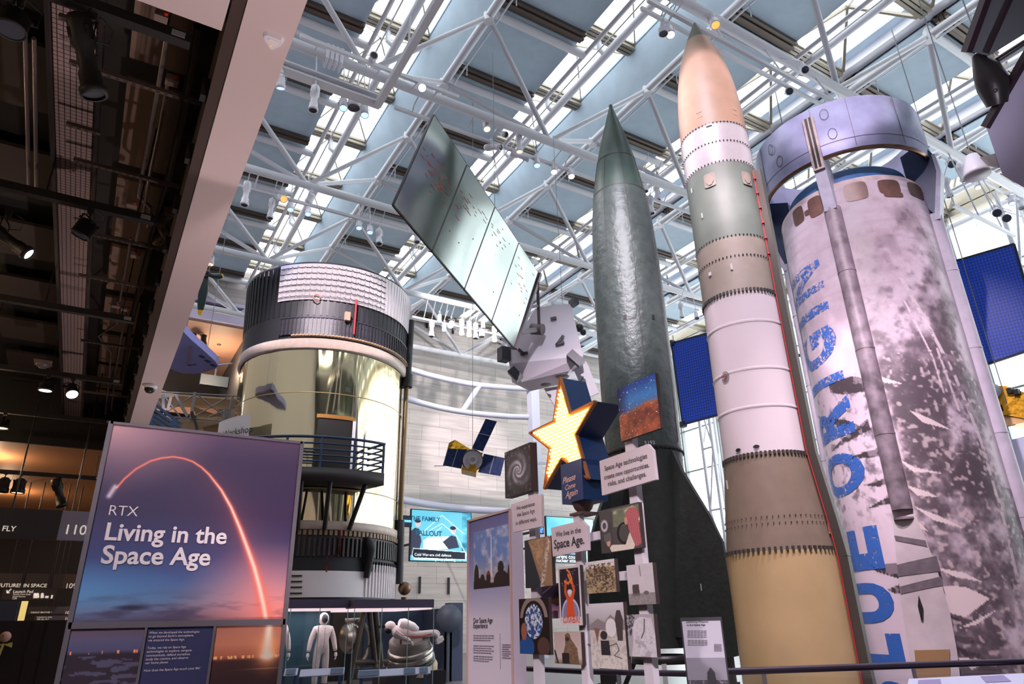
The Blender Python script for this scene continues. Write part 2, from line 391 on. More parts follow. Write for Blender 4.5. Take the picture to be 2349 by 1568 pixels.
w = MB(); w.box((-6.2, 39, 18.95), (5.75, 39.6, 21.5)); structure(w, 'wall_back_upper', STONE)
w = MB(); w.box((-14.3, Y0-.4, -.2), (XW, Y0, 21.5)); structure(w, 'wall_front', mat('slate_wall', (62, 62, 70), .7))
for i, x in enumerate((2, 6.5, 11, 17, 23, 29)): w = MB(); w.box((x, Y0, 0), (x+1.1, Y0+.25, 21)); structure(w, 'reflection_pilaster', PLASTER)  # unseen pale pilasters on the darkened wall, added for streaks in foil reflections
w = MB(); w.box((-6.3, Y0, 8.4), (-6, 39, 21.5)); structure(w, 'wall_left_upper', PLASTER)
w = MB(); w.box((-14.3, Y0, -.2), (-14, 60, 8.4)); structure(w, 'wall_left', BLACK)
g = MB(); g.box((5.75, 39.6, -.2), (6, 60, 21)); structure(g, 'wall_left_rear', BLACK)
g = MB(); g.box((-14.3, 60, -.2), (6, 60.3, 21)); structure(g, 'wall_far_left', mat('gallery_black', (20, 18, 18), .8))
g = MB(); g.box((-14.3, 39.6, 19), (6, 60.3, 19.3)); structure(g, 'ceiling_rear', BLACK)
fl = MB(); FLOOR = mat('grey_terrazzo', (120, 112, 112), .35, noise=.1, nscale=30)
fl.box((-14, Y0, -.3), (7.3, 60, 0)); fl.box((22.5, Y0, -.3), (XW, 39, 0)); fl.box((7.3, Y0, -.3), (22.5, 3.0, 0)); fl.box((7.3, 12.9, -.3), (22.5, 39, 0)); fl.box((7.9, 9.3, -4.4), (12.3, 12.9, 0))
structure(fl, 'floor', FLOOR)
pf = MB(); pf.box((7.0, 2.7, -4.7), (22.8, 13.2, -4.4)); pf.box((7.0, 2.7, -4.4), (7.3, 13.2, -.3)); pf.box((22.5, 2.7, -4.4), (22.8, 13.2, -.3)); pf.box((7.3, 2.7, -4.4), (22.5, 3, -.3)); pf.box((7.3, 12.9, -4.4), (22.5, 13.2, -.3))
structure(pf, 'floor_lower', mat('pit_brown', (92, 74, 60), .6))
# glass wall on the far right
win = thing('window_1', None, None, kind='structure')
g = MB(); g.box((XW+.1, Y0, 0), (XW+.12, 39, 20.6)); g.build('pane', PANE, win)
for n in range(14):
    y = Y0+3.4*n; MB().box((XW-.12, y-.07, 0), (XW+.16, y+.07, 20.6)).build('mullion', mat('grey_mullion', (150, 156, 156), .4), win)
for z in (2.4, 5.3, 8.2, 11.1, 14, 17): MB().box((XW-.06, Y0, z-.05), (XW+.14, 39, z+.05)).build('transom', mat('grey_mullion', (150, 156, 156), .4), win)
MB().box((XW-.3, Y0, 20.4), (XW+.3, 39, 21.5)).build('head_beam', BRONZE, win)
MB().box((XW-.2, Y0, -.2), (XW+.2, 39, 1.2)).build('sill', PLASTER, win)
for y in (4.35, 11.15, 17.95, 24.75, 31.55):      # white lattice posts that carry the glass wall
    m = MB()
    for dx, dy in ((-1.3, -.45), (-1.3, .45), (-.35, 0)): m.tube((XW+dx, y+dy, 0), (XW+dx, y+dy, 20), .11, n=10)
    for q in range(5):
        z = 4*q; s = 1 if q % 2 else -1
        m.tube((XW-1.3, y-.45*s, z), (XW-1.3, y+.45*s, z+4), .06, n=6); m.tube((XW-1.3, y+.45*s, z), (XW-.35, y, z+4), .06, n=6); m.tube((XW-1.3, y-.45, z), (XW-1.3, y+.45, z), .07, n=6)
    m.build('lattice_post', WHITE, win)
# ------------------------------------------------------------------ gallery overhang on the left
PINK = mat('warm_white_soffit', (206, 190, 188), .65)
bm = MB(); bm.box((.30, Y0, 6.0), (.69, 38.9, 8.5)); structure(bm, 'trim_1', PINK)
tr2 = thing('trim_2', None, None, kind='structure')
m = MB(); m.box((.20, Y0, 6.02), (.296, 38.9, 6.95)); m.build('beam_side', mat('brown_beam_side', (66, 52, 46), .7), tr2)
for q in range(22):
    y = 2.4+q*1.05; MB().box((.14, y, 6.06), (.205, y+.1, 6.26)).build('clip', BLACK, tr2)
cg = thing('ceiling_left', None, None, kind='structure')
TAN = mat('brown_deck', (112, 92, 80), .8, noise=.06, nscale=1)
m = MB(); m.box((-14, Y0, 8.2), (.3, 60, 8.5)); m.build('slab', BLACK, cg)
for y in np.arange(-1.2, 22, 2.3): MB().box((-.62, y, 7.9), (.02, y+1.9, 7.96)).build('deck_panel', TAN, cg)
for y in np.arange(-1.2, 22, 2.3): MB().box((-2.6, y, 7.96), (-1.35, y+1.3, 8.02)).build('deck_panel', mat('dark_deck', (48, 38, 33), .8), cg)
m = MB(); m.box((-14, 22, 6.3), (.2, 22.1, 8.2)); m.build('fascia', BLACK, cg)
m = MB(); m.box((-14, 22.1, 6.3), (.2, 40, 6.4)); m.build('warm_soffit', mat('tan_soffit', (196, 140, 92), .6), cg)
m = MB(); m.box((-14, 40, 2.0), (.2, 40.2, 8.4)); m.build('end_wall', mat('dark_brown_wall', (40, 28, 24), .7), cg)
m = MB(); m.box((-14, Y0, 8.5), (.25, 39, 8.55)); m.build('upper_floor', FLOOR, cg)
# white panel hung at the top of the picture
m = MB(); pz = 5.9; pp = [onz(*p, pz) for p in ((280, -60), (545, -60), (508, 71), (313, 0))]
m.prism(pp, (0, 0, .05)); solo(m, 'hanging_panel', PINK, 'pale pink flat panel hung under the dark gallery ceiling at the top', 'panel')
# ------------------------------------------------------------------ things under the gallery ceiling
def xline(px, py, z): return onz(px, py, z)
DUCTG = grid_mat('caged_duct', (150, 128, 122), (34, 29, 29), .056, .066, .009, .8)
tr = thing('caged_duct', 'long grey duct behind black wire grid running along the dark gallery ceiling', 'duct', (-.5, 4, 7.05))
pA, pB = onz(131, 400, 7.05), onz(212, 400, 7.05)
m = MB(); m.box((pA.x, -1, 7.05), (pB.x, 21.9, 7.4)); m.build('body', DUCTG, tr)
m = MB()
for x in (pA.x-.03, pB.x+.03): m.bar((x, -1, 7.03), (x, 21.9, 7.03), .04, .1)
m.build('side_rail', DARK, tr)
STRUT = mat('strut_steel', (84, 72, 66), .5, metal=.2)
def slot_bar(py, z, x0, x1, w=.045):
    y = onz(235, py, z).y
    m = MB(); m.box((x0, y-w/2, z), (x1, y+w/2, z+.045)); o = None
    n = int((x1-x0)/.075)
    r = thing('strut_channel', None, 'channel', ((x0+x1)/2, y, z), group='slotted steel channels across the gallery ceiling')
    m.build('channel', STRUT, r)
    s = MB()
    for i in range(n): s.box((x0+.03+i*.075, y-.009, z-.003), (x0+.065+i*.075, y+.009, z))
    s.build('slot', BLACK, r); return r
for py, x0, x1, lb in ((170, -1.02, .18, 'slotted steel channel crossing under the duct nearest the top of the photo'), (386, -.98, .18, 'slotted steel channel crossing under the duct level with the second black clip'),
                   (545, -.9, .18, 'slotted steel channel just past the lens of the tilted black spotlight'), (643, -.9, .18, 'slotted steel channel in front of the junction box with red fittings'),
                   (790, -.85, .18, 'slotted steel channel above the pair of lit LED lamps'), (905, -.8, .18, 'slotted steel channel behind the lit white spotlight'), (1003, -.75, .18, 'slotted steel channel lowest above the tall dusk poster'),
                   (310, -1.05, -.72, 'short slotted channel stub left of the duct'), (75, -1.1, -.85, 'short slotted channel stub under the drum-shaped light')):
    slot_bar(py, 6.8, x0, x1)['label'] = lb
def track_bar(px, py, z, x0, x1, lb):
    y = onz(px, py, z).y; r = thing('lighting_bar', lb, 'lighting bar', ((x0+x1)/2, y, z), group='black lighting bars under the gallery')
    m = MB(); m.box((x0, y-.05, z), (x1, y+.05, z+.1)); m.build('bar', BLACK, r)
    m = MB(); m.box((x1-.16, y-.055, z+.02), (x1-.05, y-.05, z+.08)); m.build('tag', mat('grey_tag', (150, 150, 150), .5), r)
    for x in (x0+.2, (x0+x1)/2, x1-.2): h = MB(); h.tube((x, y, z+.1), (x, y, 8.2), .01, n=5); h.build('hanger_rod', DARK, r)
    return y
yb0 = track_bar(214, 28, 6.45, -2.2, -.02, 'black lighting bar carrying the big tilted spotlight near the top')
yb1 = track_bar(130, 462, 6.45, -2.4, -.02, 'black lighting bar across the duct with the can light hung below it')
yb2 = track_bar(116, 709, 6.45, -2.6, -.02, 'black lighting bar with a pale tag end just above the dome light')
yb3 = track_bar(143, 865, 6.45, -2.6, -.02, 'black lighting bar carrying the two lit lamps')
yb4 = track_bar(100, 957, 6.45, -2.8, -.02, 'black lighting bar lowest, with the box-shaped lamp under it')
yb5 = track_bar(100, 1092, 5.6, -5.4, -.02, 'black lighting bar with three spotlights in front of the tan soffit')
CONDUIT = mat('conduit_grey', (110, 100, 98), .35, metal=.6)
def cond(pts, z, r, lb, m_=CONDUIT):
    P = [onz(px, py, z) for px, py in pts]; m = MB(); m.path(P, r, n=8)
    o = solo(m, 'conduit', m_, lb, 'pipe', 'steel conduits under the gallery ceiling'); return o
cond([(57, 85), (62, 250), (66, 440)], 6.9, .022, 'steel conduit, left one of the straight pair beside the duct')
cond([(78, 88), (81, 250), (83, 440)], 6.9, .022, 'steel conduit, right one of the straight pair beside the duct')
cond([(385, 65), (363, 200), (340, 330), (318, 440), (317, 450), (345, 475), (340, 520)], 7.1, .025, 'steel conduit with a red coupling that bends near the junction boxes')
cond([(385, 190), (365, 300), (342, 410), (330, 480), (310, 560)], 7.1, .022, 'thin steel conduit just right of the bent one')
cond([(300, 545), (275, 690), (270, 690), (268, 742), (225, 770), (255, 808), (248, 890), (241, 950)], 7.1, .02, 'steel conduit that jogs sideways below the junction box')
cond([(290, 720), (277, 780), (262, 880), (255, 940)], 7.1, .02, 'steel conduit running down beside the jogged one')
cond([(455, 60), (425, 240), (385, 420), (345, 560), (300, 740), (280, 870)], 7.3, .05, 'thick black pipe beside the beam', mat('black_pipe', (52, 44, 42), .4, metal=.3))
RED = mat('red_coupling', (200, 60, 36), .5)
for px, py, lb in ((303, 469, 'junction box beside the coiled black cable'), (340, 497, 'small junction box right below the bent conduit'), (311, 585, 'junction box with red couplings between two conduits'), (266, 700, 'junction box where the jogged conduit starts'), (288, 708, 'black junction box next to the jogged conduit'), (395, 185, 'junction box high beside the thick black pipe'), (372, 40, 'junction box beside the pale hung panel')):
    p = onz(px, py, 7.1); r = thing('junction_box', lb, 'electrical box', p, 'electrical boxes under the gallery ceiling')
    m = MB(); m.cbox(p, (.13, .11, .07)); m.build('box', mat('box_grey', (120, 104, 96), .5), r)
    m = MB(); m.tube(p+Vector((.03, -.05, 0)), p+Vector((.03, -.09, 0)), .02, n=8); m.tube(p+Vector((-.03, .05, 0)), p+Vector((-.03, .09, 0)), .02, n=8); m.build('red_coupling', RED, r)
m = MB(); p0 = onz(385, 470, 7.2); m.path([p0+Vector((.05*math.sin(q*.9), q*.1, .02*math.cos(q*2))) for q in range(14)], [.07+.012*(q % 2) for q in range(14)], n=10)
solo(m, 'flexible_duct', mat('crinkled_foil', (74, 60, 46), .35, metal=.6, bump=1, bscale=40), 'crinkled dark flexible duct hung beside the brown beam side', 'duct')
# fixtures on the pale beam
p = onz(345, 883, 6.0); r = thing('security_camera', 'white dome security camera on the underside of the pale beam', 'camera', p)
m = MB(); m.lathe([(.0, 0), (.13, 0), (.13, -.05), (.10, -.07)], p, 24); m.build('housing', WHITE2, r)
m = MB(); m.lathe([(.10, -.07), (.095, -.11), (.06, -.15), (0, -.165)], p, 24); m.build('dome', mat('smoked_dome', (50, 46, 46), .1), r)
r = thing('ceiling_sensor', 'white rounded triangular emergency light on the underside of the pale beam', 'emergency light', onz(628, 92, 6.0))
def tri(s, z): return [onz(628, 90, 6.0)+(onz(px, py, 6.0)-onz(628, 90, 6.0))*s+Vector((0, 0, z)) for px, py in ((603, 80), (604, 73), (612, 70), (648, 84), (653, 92), (648, 100), (626, 110), (619, 107))]
a, b = tri(1, 0), tri(.86, -.035); m = MB(); n8 = len(a); m.add(a+b, [(i, (i+1) % n8, n8+(i+1) % n8, n8+i) for i in range(n8)]+[tuple(range(n8, 2*n8))]); m.build('housing', WHITE2, r)
m = MB(); m.prism(tri(.5, -.036), (0, 0, -.004)); m.build('lens', mat('frosted_lens', (236, 232, 226), .3), r)
m = MB(); q = onz(622, 105, 5.97); m.ball(q, .007); m.build('indicator', mat('amber_led', (255, 190, 60), .3, emit=(255, 180, 40), es=3), r)
# ================================================================== spotlights
LIT = {}
def lens_mat(kind):
    return {'off': mat('dark_lens', (70, 74, 84), .15), 'blue': mat('lit_lens_blue', (190, 205, 255), .3, emit=(120, 160, 255), es=3.2), 'white': mat('lit_lens_white', (255, 250, 246), .3, emit=(255, 244, 246), es=5),
            'warm': mat('lit_lens_warm', (255, 200, 160), .3, emit=(255, 190, 140), es=3), 'orange': mat('lit_lens_orange', (255, 150, 90), .3, emit=(255, 140, 70), es=2)}[kind]
def make_spot(name, paint, r, L, style, kind, sc=1.):
    """a fixture hanging from its origin: clamp, yoke, body with a lens"""
    o = thing(name, None, 'spotlight')
    m = MB(); m.cbox((0, 0, 0), (.07, .07, .09)); m.tube((0, 0, -.04), (0, 0, -.12), .012, n=6); m.build('clamp', paint, o)
    m = MB(); w_ = r+.03
    m.path([(-w_, 0, -.14-L*.28), (-w_, 0, -.14), (-w_*.6, 0, -.11), (w_*.6, 0, -.11), (w_, 0, -.14), (w_, 0, -.14-L*.28)], .012, n=6); m.build('yoke', paint, o)
    m = MB()
    if style == 'can': prof = [(0, .32*L), (r*.6, .32*L), (r*.92, .2*L), (r, .1*L), (r, -.38*L), (r*1.12, -.4*L), (r*1.12, -.66*L), (r*.98, -.66*L)]
    elif style == 'drum': prof = [(0, .2*L), (r*.8, .2*L), (r*.82, .05*L), (r, .05*L), (r, -.5*L), (r*1.02, -.5*L), (r*1.02, -.66*L), (r*.9, -.66*L)]
    else: prof = [(0, .42*L), (r*.9, .40*L), (r, .3*L), (r, .02*L), (r*.72, -.04*L), (r*.72, -.3*L), (r*.9, -.36*L), (r*.9, -.55*L), (r*1.08, -.56*L), (r*1.08, -.66*L), (r*.85, -.66*L)]
    m.lathe(prof, (0, 0, 0), 20)
    for q in range(4): m.cbox((r*1.0*math.cos(q*1.57+.4), r*1.0*math.sin(q*1.57+.4), .15*L), (.03, .03, .12*L))
    b = m.build('body', paint, o); b.location = (0, 0, -.14-L*.28)
    m = MB(); m.lathe([(0, -.60*L), (r*.95 if style != 'profile' else r*.88, -.62*L)], (0, 0, 0), 18); lens = m.build('lens', lens_mat(kind), b); lens.location = (0, 0, 0)
    m = MB(); m.path([(.05, 0, .02), (.16, .06, -.02), (.15, .08, -.16), (.03, .05, -.2)], .006, n=5); m.build('cable', paint, o)
    return o
PROTO = {}
def spot(style, kind, loc, aim, label, group, paint=WHITE2, r=.14, L=.42, energy=0, col=(1, 1, 1), size=50, blend=.6, name='spotlight'):
    key = (style, kind, paint.name, r, L)
    if key not in PROTO: o = PROTO[key] = make_spot(name, paint, r, L, style, kind); o.location = loc
    else: o = dup(PROTO[key], loc)
    tag(o, label, 'spotlight', group)
    body = [c for c in o.children if c.name.startswith('body')][0]
    d = Vector(aim)-Vector(loc) if not isinstance(aim, tuple) or abs(Vector(aim).length-1) > .01 else Vector(aim)
    body.rotation_mode = 'QUATERNION'; body.rotation_quaternion = Vector((0, 0, -1)).rotation_difference(d.normalized())
    yk = [c for c in o.children if c.name.startswith('yoke')][0]; yk.rotation_euler.z = math.atan2(d.y, d.x)+math.pi/2
    if energy:
        l = bpy.data.lights.new('spot_light', 'SPOT'); l.energy = energy; l.color = col; l.spot_size = math.radians(size); l.spot_blend = blend; l.shadow_soft_size = .12
        lo = bpy.data.objects.new('spot_light', l); COL.objects.link(lo); lo.parent = body; lo.location = (0, 0, -.72*L)
    return o
def rail(px1, py1, px2, py2, yb, lb):
    a, b = ony(px1, py1, yb), ony(px2, py2, yb); z = (a.z+b.z)/2; a.z = b.z = z
    r = thing('lighting_rail', lb, 'lighting rail', (a+b)/2, 'white lighting rails under the roof')
    m = MB(); m.bar(a, b, .09, .12); m.build('rail', WHITE, r)
    n = max(2, int((b-a).length/2.2))
    for i in range(n+1):
        p = a+(b-a)*((i+.3)/(n+.6)); yc = min(BARY, key=lambda q: abs(q-yb))
        m = MB(); m.path([p, p+Vector((0, (yc-yb)*.3, .25 if z < 17.5 else -.02)), (p.x, yc, 17.45)], .025, n=6); m.build('bracket', WHITE, r)
    return z
z1 = rail(688, 83, 1052, 222, 15.5, 'white lighting rail left of the mirror panel, above the thick tube')
z2 = rail(905, 255, 1420, 425, 16.9, 'white lighting rail behind the tip of the mirror panel')
z3 = rail(1490, 35, 1960, 232, 8.8, 'white lighting rail crossing at the tip of the tallest missile')
z4 = rail(1470, 15, 1920, 262, 10.1, 'thin lower white rail beside the missile tip')
z5 = rail(545, 418, 965, 545, 23.7, 'white lighting rail over the foil-clad cylinder')
z6 = rail(945, 722, 1160, 775, 30.4, 'white lighting rail in front of the stone wall')
z7 = rail(2150, 340, 2345, 480, 9.9, 'white lighting rail right of the raised ring')
z8 = rail(2180, 450, 2335, 560, 9.0, 'lower white rail end near the glass wall')
z9 = rail(1440, 430, 1600, 500, 16.9, 'white lighting rail between the two tallest missiles')
DN = (0, 0, -1)
V2P = Vector((10.05, 11.14, 8)); MMP = Vector((9.39, 7.47, 7)); NSP = Vector((16.24, 8.86, 7)); SKP = Vector((7.05, 26.58, 9))
G1 = 'white stage spotlights on the roof rails'
def S(style, kind, px, py, yb, aim, label, off=.45, **kw):
    p = ony(px, py, yb)
    if style == 'can' and 'energy' not in kw: kw['r'] = .115; aim = p+Vector(((aim-p).normalized().x*.55, (aim-p).normalized().y*.55, -1)) if isinstance(aim, Vector) else aim
    q = p+Vector((0, 0, off)); o = spot(style, kind, q, aim, label, G1, **kw); yc = min(BARY, key=lambda b: abs(b-yb))
    m = MB(); m.path([(0, 0, 0), (0, 0, .05), (0, yc-q.y, 17.42-q.z)] if abs(17.42-q.z)+abs(yc-q.y) > .12 else [(0, 0, 0), (0, 0, .05), (0, .01, .1)], .018, n=6); h = m.build('hanger_arm', WHITE, None); h.parent = o
    return o
S('can', 'blue', 643, 194, 15.9, SKP, 'blue-lit spotlight half hidden by the pale beam edge')
S('profile', 'off', 721, 225, 15.9, DN, 'unlit long white spotlight pointing straight down beside the pale beam', L=.8, r=.13)
S('can', 'blue', 787, 247, 16.6, Vector((3, 5, 1)), 'blue-lit spotlight, left of the round speaker can', r=.17)
S('can', 'blue', 836, 263, 16.6, Vector((4, 6, 0)), 'blue-lit spotlight, right of the round speaker can', r=.17)
S('drum', 'off', 812, 240, 16.6, DN, 'unlit round white can between two blue-lit spotlights', r=.2, L=.3, off=.3)
S('profile', 'off', 853, 148, 15.5, Vector((3, 5, 14)), 'unlit white spotlight at the joint of the box beam', L=.5, r=.12)
S('can', 'white', 963, 210, 15.5, Vector((6, 2, 3)), 'white-lit spotlight alone on the rail above the mirror panel', r=.12, energy=900, col=(1, .9, .95), size=60)
S('can', 'warm', 1115, 296, 16.5, Vector((8, 2, 6)), 'warm-lit spotlight, leftmost of the cluster behind the mirror panel')
S('profile', 'off', 1147, 312, 16.5, Vector((12, 6, 8)), 'unlit tilted spotlight second in the cluster behind the mirror panel', L=.6, r=.11)
S('profile', 'warm', 1191, 330, 16.5, DN, 'warm-lit slim spotlight pointing down behind the mirror panel', L=.7, r=.12)
S('profile', 'off', 1127, 345, 16.9, Vector((14, 8, 13)), 'unlit spotlight turned sideways under the cluster, left one', L=.65, r=.12)
S('profile', 'off', 1188, 363, 16.9, Vector((20, 14, 15)), 'unlit spotlight turned sideways under the cluster, right one', L=.65, r=.12)
S('can', 'blue', 1231, 379, 16.9, Vector((7, 5, 2)), 'blue-lit spotlight, first of the row of three left of the dark green missile', r=.17)
S('can', 'white', 1270, 394, 16.9, Vector((5, 1, 2)), 'white-lit spotlight in the middle of the row of three left of the dark green missile', r=.18)
S('can', 'white', 1309, 404, 16.9, Vector((9, 2, 4)), 'white-lit spotlight nearest the dark green missile in the row of three', r=.15)
S('can', 'white', 1537, 80, 9.9, Vector((4, -2, 0)), 'white-lit spotlight just left of the tallest missile tip', r=.13)
S('drum', 'off', 1521, 70, 9.9, DN, 'unlit white can behind the lit spotlight at the missile tip', r=.13, L=.25, off=.25)
S('can', 'orange', 1641, 64, 8.8, Vector((4, -3, 4)), 'orange-lit spotlight just right of the tallest missile tip', r=.1, L=.3)
S('drum', 'off', 1846, 172, 8.8, Vector((4, -2, 2)), 'unlit white spotlight on the rail above the raised ring, upper one', r=.11, L=.4)
S('drum', 'off', 1811, 222, 10.1, Vector((6, 0, 6)), 'unlit white spotlight below the rail near the raised ring', r=.12, L=.35)
S('profile', 'off', 565, 440, 23.3, DN, 'unlit long white spotlight beside the pale beam over the foil cylinder', L=.95, r=.14)
S('profile', 'orange', 643, 458, 23.3, Vector((6, 4, 4)), 'tilted spotlight with an orange glow over the foil cylinder', L=.8, r=.14)
S('profile', 'off', 622, 478, 23.7, DN, 'unlit slim spotlight hanging left of two blue-lit lamps', L=.8, r=.12)
S('can', 'blue', 666, 480, 23.7, Vector((3, 8, 1)), 'blue-lit spotlight left of the pair over the foil cylinder', r=.16)
S('can', 'blue', 706, 490, 23.7, Vector((4, 8, 1)), 'blue-lit spotlight right of the pair over the foil cylinder', r=.16)
S('can', 'blue', 823, 522, 23.7, Vector((5, 8, 1)), 'blue-lit spotlight, first of the trio left of the mirror panel', r=.14)
S('can', 'blue', 848, 532, 23.7, Vector((6, 9, 1)), 'blue-lit spotlight, middle of the trio left of the mirror panel', r=.14)
S('profile', 'off', 869, 545, 23.7, Vector((8, 22, 8)), 'unlit tilted spotlight, last of the trio left of the mirror panel', L=.7, r=.13)
S('profile', 'off', 955, 545, 23.7, Vector((10, 22, 8)), 'unlit spotlight peeking from behind the mirror panel edge', L=.6, r=.13)
for i, (px, py, st, kd, tx) in enumerate(((990, 752, 'profile', 'off', 'unlit slim spotlight at the left end of the row on the stone wall rail'), (1008, 733, 'can', 'blue', 'blue-lit spotlight, upper one at the left of the stone wall row'),
        (1019, 753, 'can', 'blue', 'blue-lit spotlight, lower one at the left of the stone wall row'), (1035, 745, 'profile', 'blue', 'tilted lit spotlight fourth from the left in the stone wall row'),
        (1059, 749, 'profile', 'warm', 'warm-lit slim spotlight in the middle of the stone wall row'), (1076, 753, 'profile', 'warm', 'warm-lit slim spotlight right of the middle of the stone wall row'),
        (1091, 757, 'profile', 'off', 'unlit slim spotlight sixth along the stone wall row'), (1108, 747, 'can', 'off', 'unlit short spotlight near the right end of the stone wall row'),
        (1105, 766, 'drum', 'off', 'unlit round-faced spotlight hanging lowest in the stone wall row'), (1134, 764, 'profile', 'warm', 'slim spotlight at the right end of the stone wall row beside the mirror panel'))):
    S(st, kd, px, py, 30.3, DN if i != 3 else Vector((8, 20, 8)), tx, r=.17 if st != 'profile' else .15, L=.5 if st != 'profile' else .85)
for px, py, yb, st, kd, tx in ((2185, 385, 9.9, 'drum', 'off', 'large unlit white spotlight nearest the raised ring on its right'), (2173, 430, 9.9, 'profile', 'off', 'unlit white spotlight below the large one right of the raised ring'),
        (2244, 428, 9.9, 'can', 'warm', 'warm-lit spotlight on the rail right of the raised ring'), (2321, 465, 9.9, 'can', 'blue', 'blue-lit spotlight on the rail near the right edge'), (2343, 475, 9.9, 'can', 'off', 'unlit spotlight at the right edge of the photo'),
        (2290, 498, 9.0, 'drum', 'off', 'square dark-faced spotlight above the blue solar panel, left one'), (2312, 510, 9.0, 'drum', 'off', 'square dark-faced spotlight above the blue solar panel, right one'), (2205, 395, 9.9, 'profile', 'off', 'unlit slim spotlight in the crowd right of the raised ring'),
        (1507, 440, 16.9, 'profile', 'off', 'unlit white spotlight between the two tallest missiles, right one'), (1478, 420, 16.9, 'profile', 'off', 'unlit white spotlight between the two tallest missiles, left one'), (1493, 470, 16.9, 'profile', 'off', 'unlit white spotlight hanging lowest between the two missiles'),
        (1563, 712, 23.0, 'profile', 'off', 'unlit spotlight low behind the dark green missile, left one'), (1598, 728, 23.0, 'can', 'off', 'unlit spotlight low behind the dark green missile, right one')):
    S(st, kd, px, py, yb, DN if st == 'profile' else Vector((8, 2, 5)), tx, r=.15 if st != 'profile' else .13, L=.45 if st != 'profile' else .75)
# unseen spotlights put on the near truss bar to light rockets, satellite and hull
for x, aim, e, c, sz, tx in ((2.6, (8.6, 12.2, 8.6), 9000, (1, .82, .9), 22, 'spotlight of the near rail aimed at the white satellite'), (3.2, (9.6, 7.4, 10.2), 1300, (1, .72, .72), 26, 'spotlight of the near rail aimed at the tallest missile nose'), (4.0, (9.4, 7.4, 5.2), 1500, (1, .80, .95), 36, 'spotlight of the near rail aimed at the white missile stage'),
        (5.2, (16.2, 8.8, 8.6), 3000, (.95, .80, 1), 34, 'spotlight of the near rail aimed at the sooty booster'), (6.4, (16.2, 8.8, 3), 2600, (1, .78, .86), 34, 'spotlight of the near rail aimed at the booster base'), (2.2, (10, 11.1, 9.5), 4200, (.86, .84, 1), 30, 'spotlight of the near rail aimed at the dark green missile'),
        (7.6, (16.0, 8.8, 13.8), 1500, (.5, .56, 1), 20, 'blue spotlight of the near rail aimed at the raised ring'), (8.6, (8.6, 4.3, 9), 2600, (.86, .82, 1), 40, 'spotlight of the near rail aimed at the faceted hull')):
    spot('can', 'white', Vector((x, 2.65, 17.3)), Vector(aim), tx, G1, energy=e, col=c, size=sz)
for x, y, aim, e, c, sz, tx in ((2.0, 16.25, (6.9, 24, 11.5), 8500, (1, .88, .92), 40, 'spotlight of the left rail aimed at the foil cylinder'), (12, 23.05, (20, 39, 12), 5000, (1, .95, .92), 70, 'spotlight of the middle rail aimed at the stone wall'), (5, 23.05, (3, 30, 9), 1500, (.5, .55, 1), 60, 'blue spotlight of the middle rail washing the wing')):
    spot('can', 'white', Vector((x, y, 17.3)), Vector(aim), tx, G1, energy=e, col=c, size=sz)
# black spotlights under the gallery
G2 = 'black stage spotlights under the gallery ceiling'
def B(style, kind, p, aim, label, **kw): return spot(style, kind, p, aim, label, G2, paint=BLACK, **kw)
q = onz(212, 40, 6.42); B('profile', 'off', q, onz(247, 212, 5.8), 'big black spotlight tilted down over the caged duct near the top', r=.095, L=.66)
q = onz(40, 20, 6.5); B('drum', 'off', Vector((q.x, q.y, 6.6)), DN, 'drum-shaped black light in the top left corner', r=.12, L=.22)
q = onz(20, 488, 6.42); B('profile', 'white', q, onz(108, 552, 6.1), 'black spotlight tilted to the right with a lit rim, at the left edge', r=.085, L=.62)
q = onz(208, 490, 6.42); B('drum', 'off', Vector((q.x, yb1, 6.44)), Vector((q.x-.2, yb1+.1, 5.9)), 'short black can light hanging over the caged duct', r=.11, L=.26)
q = onz(112, 868, 6.42); B('can', 'white', Vector((q.x, yb3, 6.45)), DN, 'lit black lamp with a cluster of small lights, left of the pair', r=.12, L=.2)
q = onz(168, 878, 6.42); B('can', 'white', Vector((q.x, yb3, 6.45)), Vector((q.x+.4, yb3-1, 5.2)), 'lit black spotlight facing us, right of the pair', r=.11, L=.3, energy=25, col=(1, .75, .55), size=120)
q = onz(15, 960, 6.42); B('can', 'warm', Vector((q.x, yb4, 6.45)), DN, 'box-like black lamp with two small lights at the left edge', r=.13, L=.24)
q = onz(18, 1095, 5.6); B('can', 'off', Vector((q.x, yb5, 5.62)), DN, 'black square spotlight, leftmost of three over the hall number sign', r=.14, L=.4)
q = onz(52, 1095, 5.6); B('can', 'warm', Vector((q.x, yb5, 5.62)), DN, 'black spotlight with a lit face, middle of three over the hall number sign', r=.15, L=.4, energy=40, col=(1, .7, .45), size=140)
q = onz(140, 1100, 5.6); B('profile', 'off', Vector((q.x, yb5, 5.62)), Vector((q.x+.25, yb5, 5.0)), 'black spotlight tilted to the right, last of three over the hall number sign', r=.13, L=.75)
p = onz(100, 832, 7.0); r_ = thing('dome_light', 'round grey dome light on a square plate left of the caged duct', 'light', p, 'domes'); del r_['group']
m = MB(); m.cbox(p, (.34, .34, .03)); m.build('plate', mat('box_grey', (120, 104, 96), .5), r_)
m = MB(); m.lathe([(.14, -.02), (.13, -.07), (.07, -.11), (0, -.12)], p, 20); m.build('dome', mat('dome_grey', (96, 92, 94), .4), r_)
